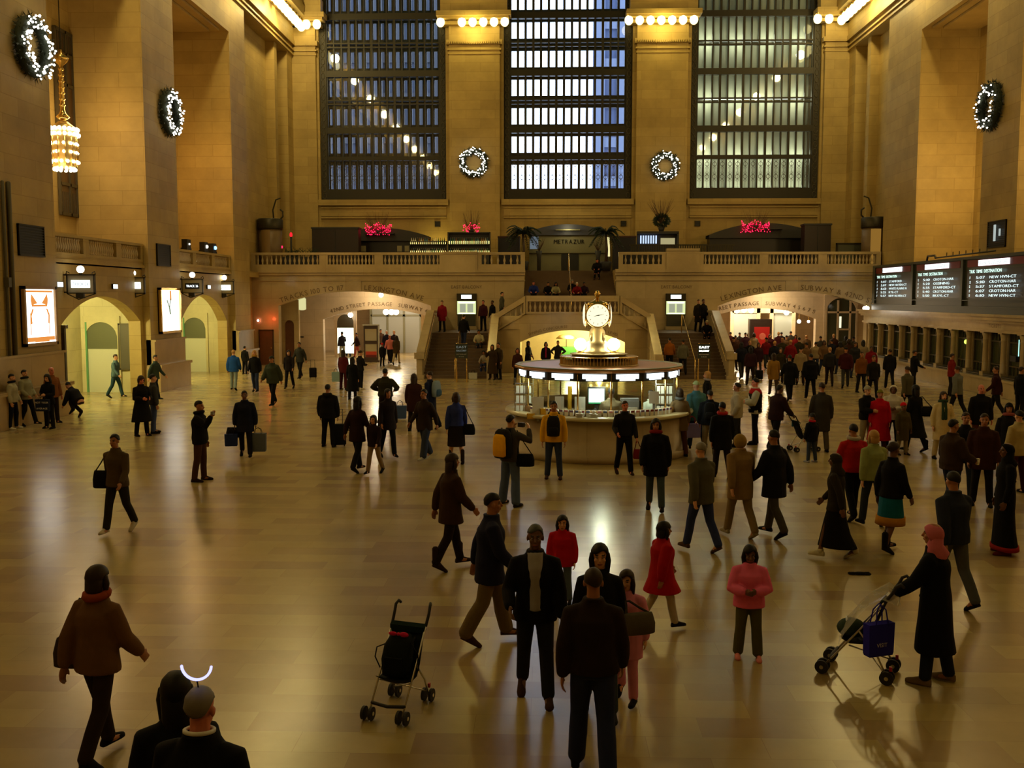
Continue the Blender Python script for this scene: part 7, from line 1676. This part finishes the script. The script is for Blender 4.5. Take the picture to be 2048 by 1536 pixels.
# ---------------------------------------------------------------- strollers
def stroller(label, loc, rot, seat=(24, 30, 26), sc=.86):
    t = thing('stroller', label, 'stroller', loc, rot); t.scale = (sc, sc, sc)       # +Y is the direction of travel
    tube = CHROME
    for sx in (-1, 1):
        mb = MB(); mb.tube([(sx * .20, .36, .09), (sx * .205, -.06, .62), (sx * .21, -.27, .92)], .0115, 8); obj('frame_tube', mb, tube, t)
        mb = MB(); mb.tube([(sx * .21, -.26, .90), (sx * .215, -.34, 1.02), (sx * .215, -.37, 1.09), (sx * .2, -.42, 1.12), (sx * .19, -.45, 1.09)], .018, 8); obj('handle_grip', mb, RUBBER, t)
        mb = MB(); mb.tube([(sx * .205, .0, .54), (sx * .215, -.20, .30), (sx * .22, -.30, .09)], .0115, 8); obj('rear_tube', mb, tube, t)
        for y, nm in ((.38, 'front_wheel'), (-.31, 'rear_wheel')):
            for q in (-1, 1):
                mb = MB(); mb.disc((sx * .21 + q * .045, y, .078), (1, 0, 0), .075, 18, .03); w_ = obj(nm, mb, RUBBER, t)
                mb = MB(); mb.disc((sx * .21 + q * .062, y, .078), (1, 0, 0), .022, 10, .012); obj('hub', mb, CHROME, w_)
        mb = MB(); mb.box((sx * .21 - .012, -.36, .15), (sx * .21 + .012, -.33, .20)); obj('brake_lever', mb, REDP, t)
    mb = MB(); mb.tube([(-.2, .30, .17), (0, .32, .155), (.2, .30, .17)], .02, 8); obj('footrest', mb, RUBBER, t)
    mb = MB(); mb.tube([(-.21, -.26, .14), (.2, .1, .36)], .008, 6); mb.tube([(.21, -.26, .14), (-.2, .1, .36)], .008, 6); obj('cross_brace', mb, tube, t)
    mb = MB(); mb.smooth = True
    prof = [(.20, .44, -.02), (.12, .40, -.05), (-.02, .41, -.04), (-.10, .52, -.03), (-.18, .72, -.02), (-.245, .88, 0)]
    rings = []
    for y, z, sag in prof:
        rings.append([V((x, y + (0 if z < .45 else -.02 * (1 - (x / .2) ** 2)), z + sag * (1 - (x / .2) ** 2))) for x in (-.2, -.12, 0, .12, .2)] + [V((x, y - .012, z + sag * (1 - (x / .2) ** 2) - .015)) for x in (.2, .12, 0, -.12, -.2)])
    mb.loft(rings); obj('seat', mb, cloth(seat), t)
    mb = MB(); mb.loft([[V((x, -.26, z)) for x, z in ((-.215, .86), (.215, .86), (.215, .93), (-.215, .93))], [V((x, -.21, z - .03)) for x, z in ((-.215, .86), (.215, .86), (.215, .93), (-.215, .93))]]); obj('backrest_band', mb, cloth((22, 40, 34)), t)
    for sx in (-1, 1):
        mb = MB(); mb.tube([(sx * .1, -.2, .78), (sx * .08, -.08, .66), (sx * .03, .02, .5)], .012, 6, flat=.4); obj('harness_strap', mb, RUBBER, t)
    return t
p_ = ground(800, 1418)
st = stroller('empty umbrella stroller standing alone on the floor, lower centre', (p_.x, p_.y, 0), math.radians(163))
def stw(o, q): return Matrix.Translation(o.location) @ (Matrix.Rotation(o.rotation_euler.z, 4, 'Z') @ (V(q) * o.scale.x))
t = thing('backpack', 'dark green backpack lying on the seat of the empty stroller', 'backpack', stw(st, (.02, -.01, .64)), math.radians(163)); t.scale = st.scale
mb = MB(); mb.smooth = True; rings = []
for z, w_, d_, yo in ((-.23, .08, .05, .08), (-.21, .15, .10, .07), (-.05, .175, .12, .03), (.1, .165, .11, -.03), (.19, .12, .08, -.08), (.21, .05, .03, -.1)):
    rings.append([V((w_ * math.copysign(abs(math.cos(q)) ** .65, math.cos(q)), yo + d_ * math.copysign(abs(math.sin(q)) ** .65, math.sin(q)), z)) for q in [2 * PI * j / 20 for j in range(20)]])
mb.loft(rings); obj('bag_body', mb, cloth((20, 26, 20)), t)
mb = MB(); mb.tube([(.16, .02, .1), (.25, .03, .06), (.27, .04, -.05), (.2, .06, -.16)], .015, 6, flat=.5); obj('strap', mb, cloth(K), t); mb = MB(); mb.tube([(-.16, .02, .15), (-.24, .0, .02), (-.25, 0, -.16)], .015, 6, flat=.5); obj('strap', mb, cloth(K), t)
mb = MB(); mb.box((-.11, .13, -.14), (.10, .16, .0)); obj('pocket', mb, cloth((15, 18, 15)), t)
t = thing('ribbon_bow', 'pink bow lying on top of the green backpack', 'bow', stw(st, (.02, -.02, .862)), math.radians(163)); mb = MB(); mb.ell((-.06, 0, 0), (.05, .02, .025), n=10); mb.ell((.06, 0, .0), (.045, .02, .02), n=10); obj('loops', mb, cloth((205, 30, 80)), t); mb = MB(); mb.ell((0, 0, 0), (.018, .018, .016), n=8); obj('knot', mb, cloth((205, 30, 80)), t)
# the stroller held by the person with the pink headscarf
pa = BOOTHCOAT.location; p2 = ground(1722, 1345)
s2 = stroller('laden stroller with a plastic cover held by the pink headscarf', (p2.x, p2.y, 0), math.radians(62), (36, 30, 24), .95)
t = thing('plastic_cover', 'crumpled clear plastic rain cover over the laden stroller', 'cover', stw(s2, (0, -.1, .0)), math.radians(62)); t.scale = s2.scale; mb = MB(); rnd = random.Random(2)
rings = []
for y, z in ((-.30, .98), (-.16, 1.05), (.0, .93), (.12, .80), (.24, .62), (.30, .50)):
    rings.append([V((x, y + rnd.uniform(-.025, .025), z - .10 * (x / .24) ** 2 + rnd.uniform(-.03, .03))) for x in (-.25, -.18, -.1, -.03, .04, .11, .18, .25)])
mb.loft(rings, caps=False, closed=False)
pm = bpy.data.materials.new('clear_plastic'); pm.use_nodes = True; nt = pm.node_tree; nt.nodes.clear(); o_ = nt.nodes.new('ShaderNodeOutputMaterial'); mx = nt.nodes.new('ShaderNodeMixShader'); tr = nt.nodes.new('ShaderNodeBsdfTransparent'); gl = nt.nodes.new('ShaderNodeBsdfPrincipled'); gl.inputs['Base Color'].default_value = (.75, .74, .7, 1); gl.inputs['Roughness'].default_value = .15; mx.inputs[0].default_value = .35
nt.links.new(tr.outputs[0], mx.inputs[1]); nt.links.new(gl.outputs[0], mx.inputs[2]); nt.links.new(mx.outputs[0], o_.inputs[0]); obj('sheet', mb, pm, t)
mb = MB(); mb.tube([(-.25, -.30, .9), (0, -.3, .99), (.25, -.30, .9)], .006, 5); obj('edge_cord', mb, WHITEP, t)
shopping_bag('bright blue carrier bag hanging on the laden stroller', stw(s2, (-.27, -.22, .90)), (40, 36, 168), .30, .34, .10, math.radians(20), handle=(40, 36, 168), drop=.2, letters=(('VISIT', .06, .10, (200, 200, 230)),))
t = thing('bundle', 'dark green bundle on the foot of the laden stroller', 'bundle', stw(s2, (0, .12, .50)), math.radians(62)); mb = MB(); mb.ell((0, 0, 0), (.17, .15, .10), n=14); obj('wrap', mb, cloth((48, 62, 50)), t); mb = MB(); mb.tube([(-.15, .02, .03), (0, .05, .11), (.15, .02, .03)], .012, 6); obj('tie', mb, WHITEP, t)
s3 = stroller('folding stroller pushed by the dark maroon jacket', STR3.location + V((.75, .12, 0)), math.radians(-75), (30, 30, 32))
t = thing('blue_cup', 'blue bottle clipped to the folding stroller', 'bottle', stw(s3, (-.25, -.2, .72))); mb = MB(); mb.lathe([(.035, 0), (.035, .14), (.015, .18)], n=10); obj('bottle_wall', mb, cloth((60, 130, 190)), t); mb = MB(); mb.lathe([(.018, .17), (.018, .2)], n=10); obj('cap', mb, WHITEP, t)
t = thing('glove', 'dark dropped glove lying on the floor at the right', 'glove', ground(1720, 1149)); mb = MB(); mb.ell((0, 0, .02), (.10, .05, .02), n=10)
for i in range(4): mb.tube([(.06, -.035 + i * .022, .02), (.14, -.045 + i * .03, .018)], .011, 6)
obj('palm', mb, cloth(K), t); mb = MB(); mb.tube([(-.08, 0, .02), (-.15, 0, .02)], .04, 8, flat=.45); obj('cuff', mb, cloth(K2), t)
flush_people()
# ---------------------------------------------------------------- light of the hall
WARM = (1.0, .72, .34)
w = bpy.data.worlds.new('sky'); SC.world = w; w.use_nodes = True
bg = w.node_tree.nodes['Background']; bg.inputs[0].default_value = (.70, .80, 1.0, 1); bg.inputs[1].default_value = 5.4
# chandeliers of the side aisles
for x, y, z, e, c in ((-19.4, 38.8, 11.0, 180, (1, .64, .26)), (-19.5, 36.2, 8.2, 160, (1, .66, .28)), (19.5, 37.6, 10, 420, (1, .68, .27)), (-19.5, 48.6, 10.5, 330, (1, .58, .19)), (19.6, 48.6, 10.5, 620, (1, .68, .26)), (-19.5, 20, 10, 400, (1, .64, .26)), (19.5, 20, 10, 400, (1, .64, .26))):
    lamp('chandelier_light', (x, y, z), e, c, .7)
# rows of bulbs along both cornices
for i in range(10):
    y = -6 + 7.4 * i
    for x in (-16.7, 16.7): lamp('cornice_light', (x, y, 21.2), (640 if x < 0 else 520) if y > 22 else (360 if x < 0 else 250), (1.0, .76, .30), .3)
for x in (-6.1, 6.0): lamp('cornice_light', (x, 65.0, 21.2), 170, (1.0, .78, .22), .3)
# passages and vestibules
for x, y, p in ((-11.8, 60.8, 190), (-11.5, 67, 800), (12.2, 60.8, 210), (11.5, 67, 900), (14.8, 68.5, 450)): lamp('passage_light', (x, y, 4.0), p, (1.0, .80, .52), .3)
lamp('tunnel_light', (0, 54.6, 1.9), 420, (1.0, .86, .42), .3); lamp('tunnel_light', (1.2, 56.6, 1.9), 330, (1.0, .86, .42), .3)
for y, p in ((36.6, 640), (47.6, 560)): lamp('vestibule_light', (-19.9, y, 4.3), p, (1.0, .93, .42), .25)
lamp('booth_light', (BX, BY - 1.96, 1.93), 40, (.95, 1, .75), .15); lamp('booth_light', (BX + 1.35, BY - 1.4, 1.93), 28, (.95, 1, .75), .15); lamp('booth_light', (BX - 1.35, BY - 1.4, 1.93), 28, (.95, 1, .75), .15)
lamp('clock_light', (BX - .45, BY - .4, 3.1), 16, (1, .85, .45), .1); lamp('clock_light', (BX + .4, BY - .4, 3.1), 16, (1, .85, .45), .1)
lamp('red_light', (-17.6, YB - .5, 2.7), 10, (1, .10, .03), .1)
lamp('booth_light', (BX, BY - .9, 2.0), 40, (1, .95, .6), .15); lamp('portal_light', (0, 64.4, 8.4), 26, (1, .85, .45), .2); lamp('bar_light', (-8.6, 65.6, 7.0), 60, (1, .8, .2), .2)  # light at the portal is added to lift its dark screen, no fixture
for z in (11.0, 13.3, 17.05, 20.8): 
    for x in (9.2, 11.2, 13.2, 15.2): lamp('tube_light', (x, YE + 1.2, z), 85, (.98, 1, .72), .4)  # lights of the invented window tubes, added to brighten the frosted panes
# ---------------------------------------------------------------- render look
SC.view_settings.view_transform = 'Standard'; SC.view_settings.look = 'None'; SC.view_settings.gamma = 1.0
SC.view_settings.use_curve_mapping = False
SC.view_settings.exposure = 0.0
cy = SC.cycles
cy.max_bounces = 5; cy.diffuse_bounces = 3; cy.glossy_bounces = 3; cy.transmission_bounces = 3; cy.transparent_max_bounces = 8
cy.caustics_reflective = False; cy.caustics_refractive = False; cy.sample_clamp_indirect = 4.0; cy.use_denoising = True
cy.use_light_tree = True
